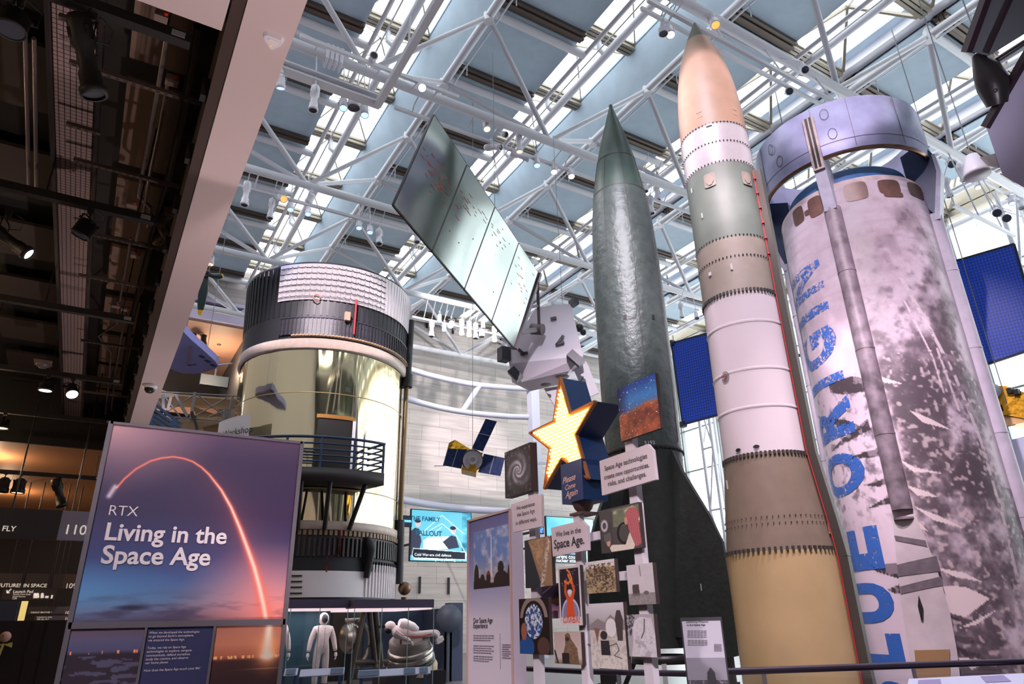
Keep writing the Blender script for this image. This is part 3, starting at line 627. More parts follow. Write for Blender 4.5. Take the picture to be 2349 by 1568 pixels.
# warm fill lamps added out of view to brighten the gallery ceiling
for x, y, z, e in ((-3, 24, 6.2, 200), (-3, 30, 6.2, 260), (-3.6, 5.5, 6.4, 34), (-3.6, 10, 6.4, 46), (-4.2, 15, 6.4, 70), (-5, 19, 6.4, 90)):
    pl = thing('downlight', 'small recessed warm downlight in the gallery ceiling', 'downlight', (x, y, z), 'recessed warm downlights in the gallery')
    m = MB(); m.lathe([(.07, .02), (.07, -.02), (.05, -.02)], (x, y, z), 14); m.build('trim_ring', BLACK, pl)
    l = bpy.data.lights.new('lamp', 'POINT'); l.energy = e; l.color = (1, .66, .42); l.shadow_soft_size = .08
    lo = bpy.data.objects.new('lamp', l); COL.objects.link(lo); lo.parent = pl; lo.location = (0, 0, -.1)
    m = MB(); m.lathe([(0, -.012), (.05, -.014)], (x, y, z), 14); m.build('lens', mat('lit_lens_warm', (255, 200, 160), .3, emit=(255, 190, 140), es=3), pl)

# pink floor uplights added out of view to brighten the pale beam
for y, e in ((1.6, 420), (4.4, 420), (8.2, 520), (14.5, 520)):
    u = thing('added_uplight', 'low black floor lamp with a pink glow under the pale beam', 'floor lamp', (1.9 if y < 8 else 2.3, y, 0), 'floor lamps under the pale beam'); x_ = 1.9 if y < 8 else 2.3
    m = MB(); m.lathe([(.09, 0), (.09, .14), (.075, .16), (.075, .12)], (x_, y, 0), 16); m.build('housing', BLACK, u)
    m = MB(); m.lathe([(.075, .13), (0, .13)], (x_, y, 0), 16); m.build('lens', mat('pink_lens', (255, 200, 200), .3, emit=(255, 190, 190), es=2), u)
    l = bpy.data.lights.new('uplight', 'SPOT'); l.energy = e; l.color = (1, .80, .80); l.spot_size = math.radians(75); l.spot_blend = .8; l.shadow_soft_size = .08
    lo = bpy.data.objects.new('uplight', l); COL.objects.link(lo); lo.parent = u; lo.location = (0, 0, .18); lo.rotation_mode = 'QUATERNION'; lo.rotation_quaternion = Vector((0, 0, -1)).rotation_difference(Vector((.5-x_, .6, 6)).normalized())

ax0 = (-1.9, 1.7); tb = thing('lighting_bar', 'black lighting bar over the visitor area, outside the left of the picture', 'lighting bar', (ax0[0], ax0[1], 6.3), 'black lighting bars under the gallery')  # unseen bar and spotlights added to brighten posts, poster and small panel
m = MB(); m.box((-3.4, ax0[1]-.05, 6.35), (-.9, ax0[1]+.05, 6.45)); m.build('bar', BLACK, tb); m = MB()
for x in (-3.2, -1.1): m.tube((x, ax0[1], 6.45), (x, ax0[1], 8.2), .01, n=5)
m.build('hanger_rod', DARK, tb)
B('can', 'white', Vector((-1.4, 1.7, 6.3)), Vector((3.2, 4.4, 2.3)), 'black spotlight aimed at the picture posts from the left', r=.11, L=.3, energy=1100, col=(1, .86, .92), size=42)
B('can', 'white', Vector((-2.2, 1.7, 6.3)), Vector((.6, 5.5, 1.9)), 'black spotlight aimed at the dusk poster from the left', r=.11, L=.3, energy=1250, col=(1, .86, .92), size=40)

B('can', 'white', Vector((-.6, -3, 6.3)), Vector((4.3, 3.6, 1.3)), 'black spotlight aimed at the small framed panel by the railing', r=.11, L=.3, energy=2200, col=(1, .88, .94), size=24)
u = thing('added_uplight', 'low black floor lamp with a lavender glow aimed at the faceted hull', 'floor lamp', (3.4, .6, 0))  # unseen lavender uplight added to lighten the underside of the hull
m = MB(); m.lathe([(.09, 0), (.09, .14), (.075, .16), (.075, .12)], (3.4, .6, 0), 16); m.build('housing', BLACK, u); m = MB(); m.lathe([(.075, .13), (0, .13)], (3.4, .6, 0), 16); m.build('lens', mat('pink_lens', (255, 200, 200), .3), u)
l = bpy.data.lights.new('uplight', 'SPOT'); l.energy = 1500; l.color = (.88, .82, 1); l.spot_size = math.radians(26); l.spot_blend = .7; l.shadow_soft_size = .1
lo = bpy.data.objects.new('uplight', l); COL.objects.link(lo); lo.parent = u; lo.location = (0, 0, .18); lo.rotation_mode = 'QUATERNION'; lo.rotation_quaternion = Vector((0, 0, -1)).rotation_difference(Vector((5.2, 3.6, 9)).normalized())
# ================================================================== rockets
def zf(px, py, D): return hd(px, py, D).z
def P3(axis, r, az, z): return Vector((axis[0]+r*math.sin(az), axis[1]+r*math.cos(az), z))
def cylhit(px, py, axis, r):
    d = ray(px, py); a = d.x**2+d.y**2; ox, oy = -axis[0], -axis[1]
    b = 2*(d.x*ox+d.y*oy); c = ox*ox+oy*oy-r*r; D = max(0, b*b-4*a*c); t = (-b-math.sqrt(D))/(2*a)
    p = CAMP+d*t; return math.atan2(p.x-axis[0], p.y-axis[1]) % (2*math.pi), p.z
def facing(axis): return math.atan2(axis[0], axis[1])+math.pi
def cpatch(mb, axis, r, az, z, hw, hh, rnd=.35, n=10, off=.012, top=None):
    """a rounded rectangular plate bent on the cylinder; hw, hh half sizes in metres"""
    vs = []; fs = []
    for j in range(n+1):
        for i in range(n+1):
            u, v = 2*i/n-1, 2*j/n-1
            k = 1-rnd*(1-math.sqrt(max(0, 1-.9*v*v*u*u)))
            vs.append(P3(axis, r+off, az+u*k*hw/r, z+v*k*hh))
    for j in range(n):
        for i in range(n): a = j*(n+1)+i; fs.append((a, a+n+1, a+n+2, a+1))
    mb.add(vs, fs, True); return mb
def ctext(body, axis, r, az, z, size, material, parent, vertical=False, off=.02, name='lettering', length=None, **kw):
    vs, fs = text_geom(body, **kw); lo, hi = vs.min(0), vs.max(0); s = size; sx = (length/(hi[0]-lo[0])) if length else s
    mb = MB(); out = []
    for x, y in vs:
        if vertical: out.append(P3(axis, r+off, az+(y*s)/r, z+(x-lo[0])*sx))
        else: out.append(P3(axis, r+off, az-((x-(lo[0]+hi[0])/2)*sx)/r, z+y*s))
    mb.add(out, fs, True); return mb.build(name, material, parent)
def ring_rivets(mb, axis, r, z, n, sz=.02, a0=0, a1=2*math.pi, hh=None):
    for i in range(n):
        a = a0+(a1-a0)*i/n; p = P3(axis, r+.004, a, z); mb.cbox(p, (sz, sz, hh or sz), Matrix.Rotation(-a, 3, 'Z'))
def seam_mat(): return mat('seam_dark', (58, 54, 52), .6)
# ---- the dark green missile with four fins
AX = (10.044, 11.14); FA = facing(AX); k = 1.049
v2 = thing('rocket', 'dark green finned missile standing behind the picture posts', 'rocket', (AX[0], AX[1], .9))
GREEN = mat('dark_green_sheet', (72, 82, 80), .44, metal=.25, noise=.22, nscale=4, bump=.75, bscale=7)
GREEN2 = mat('dark_green_nose', (58, 76, 68), .42, metal=.15, noise=.12, nscale=6, bump=.12, bscale=30)
GREEN3 = mat('dark_green_tail', (40, 46, 44), .5, metal=.1, noise=.2, nscale=5, bump=.5, bscale=6)
def zk(z): return 1.6+(z-1.6)*k
prof = [(.785, 4.75), (.793, 6.1), (.782, 7.74), (.773, 8.69), (.741, 9.68), (.697, 10.46), (.62, 11.15)]
m = MB(); 
def interp(p, n=6):
    z = [q[1] for q in p]; r = [q[0] for q in p]; zz = np.linspace(z[0], z[-1], len(p)*n); return [(float(np.interp(a, z, r)), float(a)) for a in zz]
def smooth_prof(p, n=40):
    z = np.array([q[1] for q in p]); r = np.array([q[0] for q in p]); o = np.argsort(z); z, r = z[o], r[o]
    m_ = np.gradient(r, z); zz = np.linspace(z[0], z[-1], n); out = []
    for a in zz:
        i = min(max(np.searchsorted(z, a)-1, 0), len(z)-2); h = z[i+1]-z[i]; t = (a-z[i])/h
        out.append((float((2*t**3-3*t**2+1)*r[i]+(t**3-2*t**2+t)*h*m_[i]+(-2*t**3+3*t**2)*r[i+1]+(t**3-t**2)*h*m_[i+1]), float(a)))
    return out
sp = smooth_prof([(.785, 4.75), (.793, 6.1), (.782, 7.74), (.773, 8.69), (.741, 9.68), (.697, 10.46), (.552, 11.66), (.408, 12.41), (.05, 13.82)], 70)
body = [(r*k, zk(z)) for r, z in sp if z <= 11.15]; nose = [(r*k, zk(z)) for r, z in sp if z >= 11.05]
m.lathe(body, (AX[0], AX[1], 0), 72); m.build('fuselage', GREEN, v2)
m = MB(); m.lathe(nose, (AX[0], AX[1], 0), 64); m.build('nose_cone', GREEN2, v2)
m = MB(); m.lathe([(.055, zk(13.8)), (.05, zk(13.9)), (.02, zk(13.93)), (0, zk(13.93))], (AX[0], AX[1], 0), 20); m.build('nose_tip', mat('dark_tip', (46, 56, 52), .4), v2)
m = MB()
for zz, rr in ((11.05, .637), (12.05, .482)):
    rr = float(np.interp(zz, [q[1] for q in sp], [q[0] for q in sp])); m.lathe([(rr*k+.006, zk(zz)-.014), (rr*k+.006, zk(zz)+.014)], (AX[0], AX[1], 0), 64)
for a in (.25, -.55, 1.1, -1.25):
    for z0, z1 in ((4.9, 11.0), (11.1, 12.05)):
        qs = np.linspace(z0, z1, 14); m.path([P3(AX, float(np.interp(z_, [q[1] for q in sp], [q[0] for q in sp]))*k+.002, FA-a, zk(z_)) for z_ in qs], .006, n=5)
m.build('seam', seam_mat(), v2)
m = MB()
for px, py in ((1434, 727), (1498, 727)):
    a, z = cylhit(px, py, AX, .82); cpatch(m, AX, .82, a, z, .035, .055, 0, 3)
m.build('access_port', BLACK, v2)
tail = [(.785, 4.75), (.76, 4.0), (.70, 3.0), (.60, 2.0), (.50, 1.1)]
m = MB(); m.lathe([(r*k, zk(z)) for r, z in tail[::-1]], (AX[0], AX[1], 0), 64); m.build('tail_body', GREEN3, v2)
m = MB(); m.lathe([(.83, zk(4.72)), (.845, zk(4.75)), (.83, zk(4.79))], (AX[0], AX[1], 0), 64)
ring_rivets(m, AX, .84, zk(4.73), 48, .03); m.build('joint_ring', BLACK, v2)
def fin(a):
    d = Vector((math.sin(a), math.cos(a), 0)); t = Vector((math.cos(a), -math.sin(a), 0)); c = Vector((AX[0], AX[1], 0)); mb = MB()
    out = [(.55, 4.75), (.84, 4.68), (1.02, 4.25), (1.55, 3.35), (1.78, 2.85), (1.86, 1.6), (1.80, 1.0), (1.5, .95), (1.05, 1.25), (.35, 1.3)]
    th = [.16, .05, .05, .04, .03, .03, .03, .05, .09, .2]; n = len(out)
    L = [c+d*r+t*w_+Vector((0, 0, zk(z))) for (r, z), w_ in zip(out, th)]; R_ = [c+d*r-t*w_+Vector((0, 0, zk(z))) for (r, z), w_ in zip(out, th)]
    mb.add(L+R_, [tuple(range(n)), tuple(range(n, 2*n))[::-1]]+[(i, i+n, (i+1) % n+n, (i+1) % n) for i in range(n)])
    o = mb.build('fin', GREEN3, v2)
    mb = MB(); mb.cbox(c+d*1.5+Vector((0, 0, zk(.72))), (.08, .3, .55), Matrix.Rotation(-a, 3, 'Z')); mb.cbox(c+d*1.62+Vector((0, 0, zk(.5))), (.14, .14, .2), Matrix.Rotation(-a, 3, 'Z')); mb.build('rudder', BLACK, o)
    return o
for q in range(4): fin(FA+math.radians(-47+90*q))
p = hd(1610, 1346, 14.0)
a0 = FA+math.radians(-47); d = Vector((math.sin(a0), math.cos(a0), 0)); nrm = Vector((math.cos(a0), -math.sin(a0), 0)); nrm = nrm if nrm.dot(CAMP-Vector((AX[0], AX[1], 0))) > 0 else -nrm
fp = Vector((AX[0], AX[1], 0))+nrm*.075; q = onplane(1610, 1354, fp, nrm); q2 = onplane(1618, 1353, fp, nrm)
rt = (q2-q); rt.z = 0; rt.normalize()
lettering('I', q, rt, (0, 0, 1), height=.13, material=mat('pale_mark', (220, 220, 222), .6), parent=v2, name='mark', push=nrm*.02)
a, z = cylhit(1490, 1016, AX, .83); ctext('5193', AX, .835, a, z-.03, .11, mat('pale_mark', (220, 220, 222), .6), v2, name='serial_number')
ls = thing('launch_stand', 'dark launch stand under the dark green missile', 'launch stand', (AX[0], AX[1], 0))
m = MB(); m.lathe([(.45, .95), (.62, .95), (.62, .8), (.45, .8), (.45, .95)], (AX[0], AX[1], 0), 32); m.build('table_ring', DARK, ls)
for q in range(4):
    a = FA+math.radians(q*90); m = MB(); m.bar(P3(AX, .55, a, .85), P3(AX, 1.0, a, .0), .09); m.build('leg', DARK, ls)
# ---- the tallest banded missile
AX = (9.393, 7.468); FA = facing(AX); C0 = (AX[0], AX[1], 0)
mm = thing('missile', 'tallest missile, banded tan, white, olive and amber, by the railing', 'missile', (AX[0], AX[1], -4.4))
sp = smooth_prof([(.02, 13.68), (.25, 13.10), (.41, 12.6), (.545, 11.95), (.628, 11.1), (.648, 10.45)], 50); sp = [(max(r, .015), z) for r, z in sp]
m = MB(); m.lathe([(r, z) for r, z in sp if z >= 13.08]+[(0, 13.7)], C0, 48); m.build('nose_tip', mat('grey_green_tip', (98, 98, 88), .5, noise=.08), mm)
m = MB(); m.lathe([(r, z) for r, z in sp if z <= 13.12], C0, 64); m.build('nose_cone', mat('tan_nose', (164, 132, 112), .48, noise=.1, nscale=3), mm)
def seg(name, r0, z0, r1, z1, mt, n=72): mb = MB(); mb.lathe([(r0, z0), ((r0+r1)/2, (z0+z1)/2), (r1, z1)], C0, n); return mb.build(name, mt, mm)
seg('upper_ring', .652, 9.52, .65, 10.44, mat('pale_metal_ring', (208, 200, 204), .38, metal=.25, noise=.05))
seg('olive_stage', .652, 7.91, .652, 9.52, mat('olive_grey', (106, 116, 108), .55, noise=.08, nscale=3))
seg('taupe_ring', .652, 6.81, .652, 7.91, mat('taupe', (146, 136, 126), .5, noise=.07, nscale=4))
seg('white_stage', .672, 4.0, .655, 6.81, mat('matt_white', (226, 212, 218), .5, noise=.02, nscale=2))
seg('interstage', .83, 2.5, .676, 4.0, mat('brown_interstage', (122, 106, 92), .48, noise=.08, nscale=5))
seg('amber_stage', .845, -4.4, .842, 2.5, mat('amber_fibre', (192, 164, 122), .28, noise=.06, nscale=2))
for z, r, n, s_, h_ in ((10.44, .655, 60, .02, .02), (10.0, .656, 60, .02, .02), (9.54, .656, 60, .02, .02), (7.93, .655, 60, .02, .02), (7.52, .656, 60, .02, .02), (6.83, .66, 64, .035, .06), (3.98, .682, 64, .035, .06), (2.52, .84, 64, .035, .06), (2.9, .795, 60, .013, .013), (3.0, .785, 60, .013, .013)):
    m = MB(); ring_rivets(m, AX, r, z, n, s_, hh=h_); m.build('rivet_ring', seam_mat(), mm)
for z, r in ((6.25, .664), (5.4, .668), (4.75, .672)): m = MB(); m.lathe([(r-.004, z-.03), (r+.008, z), (r-.004, z+.03)], C0, 64); m.build('weld_band', mat('matt_white', (226, 212, 218), .5), mm)
m = MB()
for px, py in ((1628, 413), (1713, 409)):
    a, z = cylhit(px, py, AX, .66); cpatch(m, AX, .655, a, z, .11, .15, .15)
m.build('cover_plate', mat('taupe', (146, 136, 126), .5), mm)
m = MB()
for px, py in ((1628, 413), (1713, 409)):
    a, z = cylhit(px, py, AX, .66); cpatch(m, AX, .665, a, z, .075, .115, .9)
m.build('cover_disc', mat('taupe_light', (158, 146, 136), .5), mm)
m = MB(); WT = mat('white_label', (235, 228, 228), .5)
for px, py, hw, hh in ((1626, 286, .055, .022), (1611, 494, .014, .05), (1678, 611, .018, .06), (1629, 628, .03, .035), (1587, 437, .018, .05), (1667, 1111, .025, .07), (1674, 1259, .025, .07), (1893, 1212, .03, .08)):
    a, z = cylhit(px, py, AX, .665 if py < 1080 else .76); cpatch(m, AX, .66 if py < 1080 else (.742 if py < 1150 else .81), a, z, hw, hh, 0, 4)
m.build('label_plate', WT, mm)
m = MB()
for px, py in ((1604, 264), (1686, 258)):
    a, z = cylhit(px, py, AX, .64); r_ = .646
    for u0, v0, u1, v1 in ((-.06, -.06, .06, -.06), (.06, -.06, .06, .06), (.06, .06, -.06, .06), (-.06, .06, -.06, -.06)): m.path([P3(AX, r_, a+u0/r_, z+v0), P3(AX, r_, a+u1/r_, z+v1)], .004, n=4)
m.build('panel_outline', mat('pale_line', (214, 190, 176), .6), mm)
m = MB(); a, z = cylhit(1664, 864, AX, .67)
for rr in (.045, .075): m.path([P3(AX, .674, a+rr*math.cos(t)/.674, z+rr*math.sin(t)*1.2) for t in np.linspace(0, 2*math.pi, 25)], .005, n=4)
m.build('round_emblem', mat('dark_mark', (80, 70, 76), .6), mm)
m = MB(); m.path([P3(AX, .676, a+.02*math.cos(t)/.674, z+.02*math.sin(t)) for t in np.linspace(0, 2*math.pi, 13)], .008, n=4); m.build('emblem_centre', RED, mm)
m = MB()
for px, py in ((1694, 1032), (1735, 1024)):
    a, z = cylhit(px, py, AX, .675); cpatch(m, AX, .674, a, z, .05, .03, .9)
m.build('port', BLACK, mm)
ra = FA-math.radians(71)        # cable raceway down the right side
pr = [(.655, 9.4), (.655, 6.8), (.675, 4.0), (.8, 2.9), (.845, 2.4), (.848, -4.3)]; m = MB()
for (r0, z0), (r1, z1) in zip(pr[:-1], pr[1:]): m.bar(P3(AX, r0+.06, ra, z0), P3(AX, r1+.06, ra, z1), .17, .17, up=(math.sin(ra), math.cos(ra), 0))
m.build('raceway', mat('olive_raceway', (66, 60, 54), .5), mm)
m = MB()
for (r0, z0), (r1, z1) in zip(pr[:-1], pr[1:]): m.tube(P3(AX, r0+.03, ra+.15, z0), P3(AX, r1+.03, ra+.15, z1), .011, n=6)
for z in np.arange(9.2, 7.4, -.32): m.ball(P3(AX, .69, ra+.15, z), .026, 8, 6)
m.build('red_cable', mat('red_cable', (176, 44, 44), .5), mm)
# ---- the sooty booster with its raised ring
AX = (16.24, 8.856); FA = facing(AX); C0 = (AX[0], AX[1], 0); RT = 1.79
ns = thing('booster_rocket', 'huge soot-stained white booster with a raised metal ring', 'rocket', (AX[0], AX[1], -4.4))
ZT = 11.55
ztop, zbot = ZT, -4.4; span = math.radians(230); aL = FA+span/2
WP, HP = 420, 620
pt = Paint(WP, HP, (212, 196, 210))
AZ = aL-pt.X*span; REL = FA-AZ; SS = np.sin(np.clip(REL, -math.pi/2, math.pi/2)); ZZ = ztop-pt.Y*(ztop-zbot)
n1 = pt.n(90, 44, 1, 5); n2 = pt.n(14, 8, 2, 6); n3 = pt.n(110, 6, 3, 3); n4 = pt.n(150, 70, 9, 2)
pt.mix((n2-.42)*1.6*(SS < .9), (196, 176, 186))
pt.mix(np.clip((n3-.5)*3, 0, 1)*.5*(ZZ > 8), (150, 132, 142))
right = 1/(1+np.exp(-(SS+.16)*26))
dens = right*np.interp(ZZ, [-4, 0, 3, 6, 8.3, 10, 12], [.54, .58, .65, .66, .54, .38, .2])*(1-.5*np.clip((SS-.8)/.2, 0, 1)*(ZZ > 4))
pt.mix(1/(1+np.exp(-(n2-(1.02-dens))*16))*.85, (116, 102, 112))
pt.mix(1/(1+np.exp(-((n1*.55+n2*.45)-(1.09-dens))*22))*.8, (74, 64, 72))
pt.mix(right*np.clip((n4-.6)*7, 0, 1)*(ZZ < 7)*.75, (206, 186, 190))
leftm = np.clip(-(SS+.12)*6, 0, 1)
pt.mix(leftm*np.clip((n2-.45)*4, 0, 1)*np.interp(ZZ, [4.5, 7, 9, 12], [.05, .5, .75, .6]), (148, 134, 146))
pt.mix(leftm*np.clip((n1-.52)*6, 0, 1)*np.interp(ZZ, [3.2, 4, 6.2, 7], [0, .8, .8, .0]), (104, 94, 104))
def U(px, py): a, z = cylhit(px, py, AX, RT); return ((aL-a)/span, (ztop-z)/(ztop-zbot))
LT, DK = (222, 204, 208), (66, 58, 64)
for pg in ([(1996, 858), (2030, 866), (2075, 881), (2030, 878)], [(2085, 940), (2130, 958), (2182, 986), (2120, 970)], [(2050, 1045), (2100, 1072), (2162, 1085), (2095, 1082)], [(2080, 1112), (2130, 1128), (2152, 1140), (2105, 1136)],
           [(2095, 1160), (2160, 1185), (2212, 1212), (2140, 1192)], [(2140, 1300), (2210, 1312), (2255, 1335), (2190, 1322)], [(2150, 1342), (2215, 1345), (2270, 1372), (2215, 1415), (2160, 1400)], [(2200, 1440), (2290, 1395), (2240, 1432)], [(2190, 1505), (2265, 1515), (2230, 1535)], [(2060, 1175), (2100, 1190), (2130, 1218), (2085, 1205)]):
    pt.mix(pt.poly([U(*p) for p in pg]), LT)
for pg in ([(2040, 1020), (1990, 1035), (1925, 1056), (1985, 1050), (2042, 1045)], [(2050, 1085), (2010, 1105), (1975, 1112), (2015, 1116), (2052, 1104)], [(2060, 1135), (2025, 1145), (1992, 1165), (2030, 1158), (2062, 1152)], [(2072, 1290), (2010, 1295), (1978, 1283), (2010, 1310), (2072, 1330)],
           [(2075, 1335), (2035, 1352), (2056, 1362), (2075, 1360)], [(2140, 1402), (2195, 1415), (2205, 1425), (2165, 1412)], [(2150, 1452), (2230, 1462), (2235, 1475), (2170, 1470)], [(2180, 1478), (2250, 1500), (2245, 1510), (2200, 1500)], [(1900, 880), (1960, 862), (1995, 872), (1985, 898), (1935, 905), (1905, 900)], [(1990, 960), (1960, 985), (1905, 1040), (1950, 1010), (1998, 985)], [(1870, 952), (1940, 962), (1995, 985), (1940, 978), (1890, 968)]):
    pt.mix(pt.poly([U(*p) for p in pg])*(.55+.45*(n1 > .45)), DK)
for ln, wd in (([(2068, 640), (2120, 730), (2190, 860), (2250, 1010), (2300, 1180), (2335, 1330)], .006), ([(2150, 800), (2200, 940)], .004), ([(2075, 690), (2140, 820), (2165, 900)], .003)):
    mk, _ = pt.line([U(*p) for p in ln], wd, (ztop-zbot)/(span*RT)); pt.mix(mk*.75*(n1 > .4), (214, 198, 206))
pos = np.zeros((HP, WP, 3)); pos[..., 0] = AX[0]+RT*np.sin(AZ); pos[..., 1] = AX[1]+RT*np.cos(AZ); pos[..., 2] = ZZ
paint_mesh('tank', pos, pt.a, paint_mat('sooty_tank_paint', .42, bump=.15, bscale=5), ns, True)
m = MB(); m.lathe([(RT, -4.4), (RT, ZT)], C0, 40, aL, aL+2*math.pi-span); m.build('tank_back', mat('tank_grey', (190, 178, 186), .5), ns)
m = MB(); m.lathe([(RT, ZT), (RT*.99, ZT+.1), (RT*.95, ZT+.2), (RT*.86, ZT+.26), (RT*.80, ZT+.26)], C0, 64); m.build('shoulder', mat('scorched_shoulder', (186, 166, 168), .5, noise=.35, nscale=3), ns)
m = MB(); m.lathe([(RT*.82, ZT+.2), (RT*.82, ZT+.62), (RT*.76, ZT+.72), (0, ZT+.78)], C0, 64); m.build('blue_collar', mat('worn_blue_band', (82, 128, 186), .5, noise=.25, nscale=3), ns)
zr0, zr1 = 12.35, 13.9
RING = mat('brushed_lavender_metal', (136, 136, 166), .4, metal=.5, noise=.28, nscale=1.4, bump=.05)
m = MB(); m.lathe([(2.12, zr0), (2.15, zr0+.5), (2.13, zr1), (2.08, zr1+.03), (2.02, zr1), (2.0, zr0+.1)], C0, 96); rg_ = m.build('ring', RING, ns)
m = MB(); m.lathe([(2.0, zr0+.12), (2.0, zr0), (2.04, zr0-.06), (2.09, zr0-.06), (2.125, zr0+.01)], C0, 96); m.build('lower_lip', mat('bronze_lip', (150, 118, 100), .25, metal=.9), rg_)
m = MB()
for s_, zz, hw, hh in ((-.62, .55, .10, .16), (-.70, 1.1, .09, .16), (-.02, 1.2, .1, .16), (.02, .55, .1, .16)):
    az = FA-math.asin(s_)
    pts = [P3(AX, 2.158, az+hw*math.cos(t)/2.15, zr0+zz+hh*math.sin(t)) for t in np.linspace(0, 2*math.pi, 29)]
    for q in range(0, 28): m.ball(pts[q], .011, 6, 4)
for s_ in (-.78, -.05 , .35, .8):
    az = FA-math.asin(s_)+.12; m.path([P3(AX, 2.15, az, zr0+.05), P3(AX, 2.156, az, zr0+.5), P3(AX, 2.14, az, zr1-.02)], .007, n=4)
m.lathe([(2.146, zr0+.3), (2.15, zr0+.315)], C0, 80); m.build('rivet_line', mat('soft_seam', (96, 92, 104), .6), rg_)
SA = FA-math.asin(-.2)         # the conduit runs a little left of the middle
NAVY = mat('navy_fin', (44, 58, 92), .4, noise=.2, nscale=3); LILAC = mat('pale_fin_face', (186, 184, 204), .45, noise=.15, nscale=4)
for q in range(4):
    a = SA+q*math.pi/2; d = Vector((math.sin(a), math.cos(a), 0)); t = Vector((math.cos(a), -math.sin(a), 0)); c = Vector((AX[0], AX[1], 0))
    if q: 
        m = MB(); m.prism([c+d*r+Vector((0, 0, z))+t*.14 for r, z in ((1.5, 11.7), (1.82, 10.9), (1.92, 10.75), (2.24, 11.9), (2.22, 12.4), (2.02, 12.9), (1.5, 12.7))], t*-.28); m.build('strut_fin', NAVY, ns)
        m = MB(); m.prism([c+d*r+Vector((0, 0, z))+t*.2 for r, z in ((1.84, 10.6), (1.96, 10.6), (2.27, 11.85), (2.25, 12.4), (2.18, 12.4), (2.18, 11.9))], t*-.4); m.build('fin_cap', LILAC, ns)
    else:
        m = MB(); m.prism([c+d*r+Vector((0, 0, z))+t*.14 for r, z in ((1.5, 11.8), (1.78, 10.9), (2.0, 10.9), (2.17, 12.4), (2.0, 12.8), (1.6, 12.6))], t*-.28); m.build('strut_fin', LILAC, ns)
    zc = -4.3 if q != 0 else 3.6
    m = MB(); m.tube(c+d*(RT+.02)+Vector((0, 0, zc)), c+d*(RT+.02)+Vector((0, 0, 11.0 if q == 0 else 10.8)), .2, n=14)
    for z in (3.4, 5.2, 7.2, 9.2): m.tube(c+d*(RT+.02)+Vector((0, 0, z)), c+d*(RT+.02)+Vector((0, 0, z+.04)), .208, n=14)
    m.build('conduit', mat('sooty_conduit' if q == 0 else 'pale_conduit', (118, 106, 116) if q == 0 else (186, 178, 194), .45, noise=.45 if q == 0 else .1, nscale=4), ns)
d = Vector((math.sin(SA), math.cos(SA), 0)); t = Vector((math.cos(SA), -math.sin(SA), 0)); c = Vector((AX[0], AX[1], 0))
m = MB(); m.prism([c+d*2.15+t*x+Vector((0, 0, z)) for x, z in ((-.14, 12.0), (.14, 12.0), (.14, 13.6), (-.14, 13.6))], d*.05); m.build('guide_rail', mat('worn_rail', (176, 158, 154), .4, metal=.5, noise=.3, nscale=6), ns)
m = MB()
for x in (-.05, .05): m.prism([c+d*2.202+t*(x+q)+Vector((0, 0, z)) for q, z in ((-.03, 12.05), (.03, 12.05), (.03, 13.6), (-.03, 13.6))], d*.006)
m.build('slot', BLACK, ns)
for px, py, hx, hy in ((1960, 428, 24, 20), (2040, 428, 21, 16), (2100, 432, 14, 17), (2050, 446, 18, 6), (1866, 455, 16, 22), (1829, 484, 13, 19), (1852, 488, 6, 6), (1793, 535, 4, 11)):
    a, z = cylhit(px, py, AX, RT); ds = 17.5/FPX; cs = max(.35, math.cos(FA-a)); m = MB(); cpatch(m, AX, RT, a, min(z, ZT-.02-hy*ds), hx*ds/cs, hy*ds*1.15, .22); m.build('vent_door', mat('scorched_brown', (86, 58, 50), .5, noise=.3, nscale=7), ns)
# fairing panel low on the tank with a slit and a hatch
def cyl_poly(pts, r, off, sub=8):
    """outline in pixels, laid on the cylinder as a strip between its left and right edges"""
    L_, R_ = pts; vs = []; fs = []; n = len(L_)
    for (l, rr) in zip(L_, R_):
        al, zl = cylhit(*l, AX, r); ar, zr = cylhit(*rr, AX, r)
        for i in range(sub+1): f_ = i/sub; vs.append(P3(AX, r+off, al+(ar-al)*f_, zl+(zr-zl)*f_))
    for j in range(n-1):
        for i in range(sub): a = j*(sub+1)+i; fs.append((a, a+sub+1, a+sub+2, a+1))
    return MB().add(vs, fs, True)
cyl_poly(([(2052, 1190), (2062, 1290), (2076, 1400), (2090, 1490), (2102, 1567)], [(2100, 1178), (2145, 1290), (2178, 1400), (2195, 1490), (2205, 1567)]), RT, .1).build('leg_fairing', mat('fairing_grey', (196, 184, 190), .45, noise=.1, nscale=3), ns)
cyl_poly(([(2056, 1228), (2060, 1240)], [(2124, 1240), (2128, 1254)]), RT, .11).build('fairing_stripe', mat('soot_stripe', (108, 98, 108), .5, noise=.2, nscale=6), ns)
cyl_poly(([(2063, 1295), (2066, 1322)], [(2148, 1275), (2158, 1310)]), RT, .11).build('fairing_stripe', mat('soot_stripe', (108, 98, 108), .5), ns)
cyl_poly(([(2070, 1345), (2072, 1362)], [(2158, 1322), (2164, 1342)]), RT, .11).build('fairing_stripe', mat('soot_stripe', (108, 98, 108), .5), ns)
m = cyl_poly(([(2111, 1366), (2110, 1390), (2118, 1423)], [(2112, 1366), (2122, 1395), (2122, 1423)]), RT, .125); m.build('slit', BLACK, ns)
m = cyl_poly(([(2104, 1490), (2106, 1508), (2110, 1568)], [(2180, 1488), (2180, 1505), (2182, 1568)]), RT, .125); m.build('hatch', mat('hatch_tan', (150, 118, 84), .5), ns)
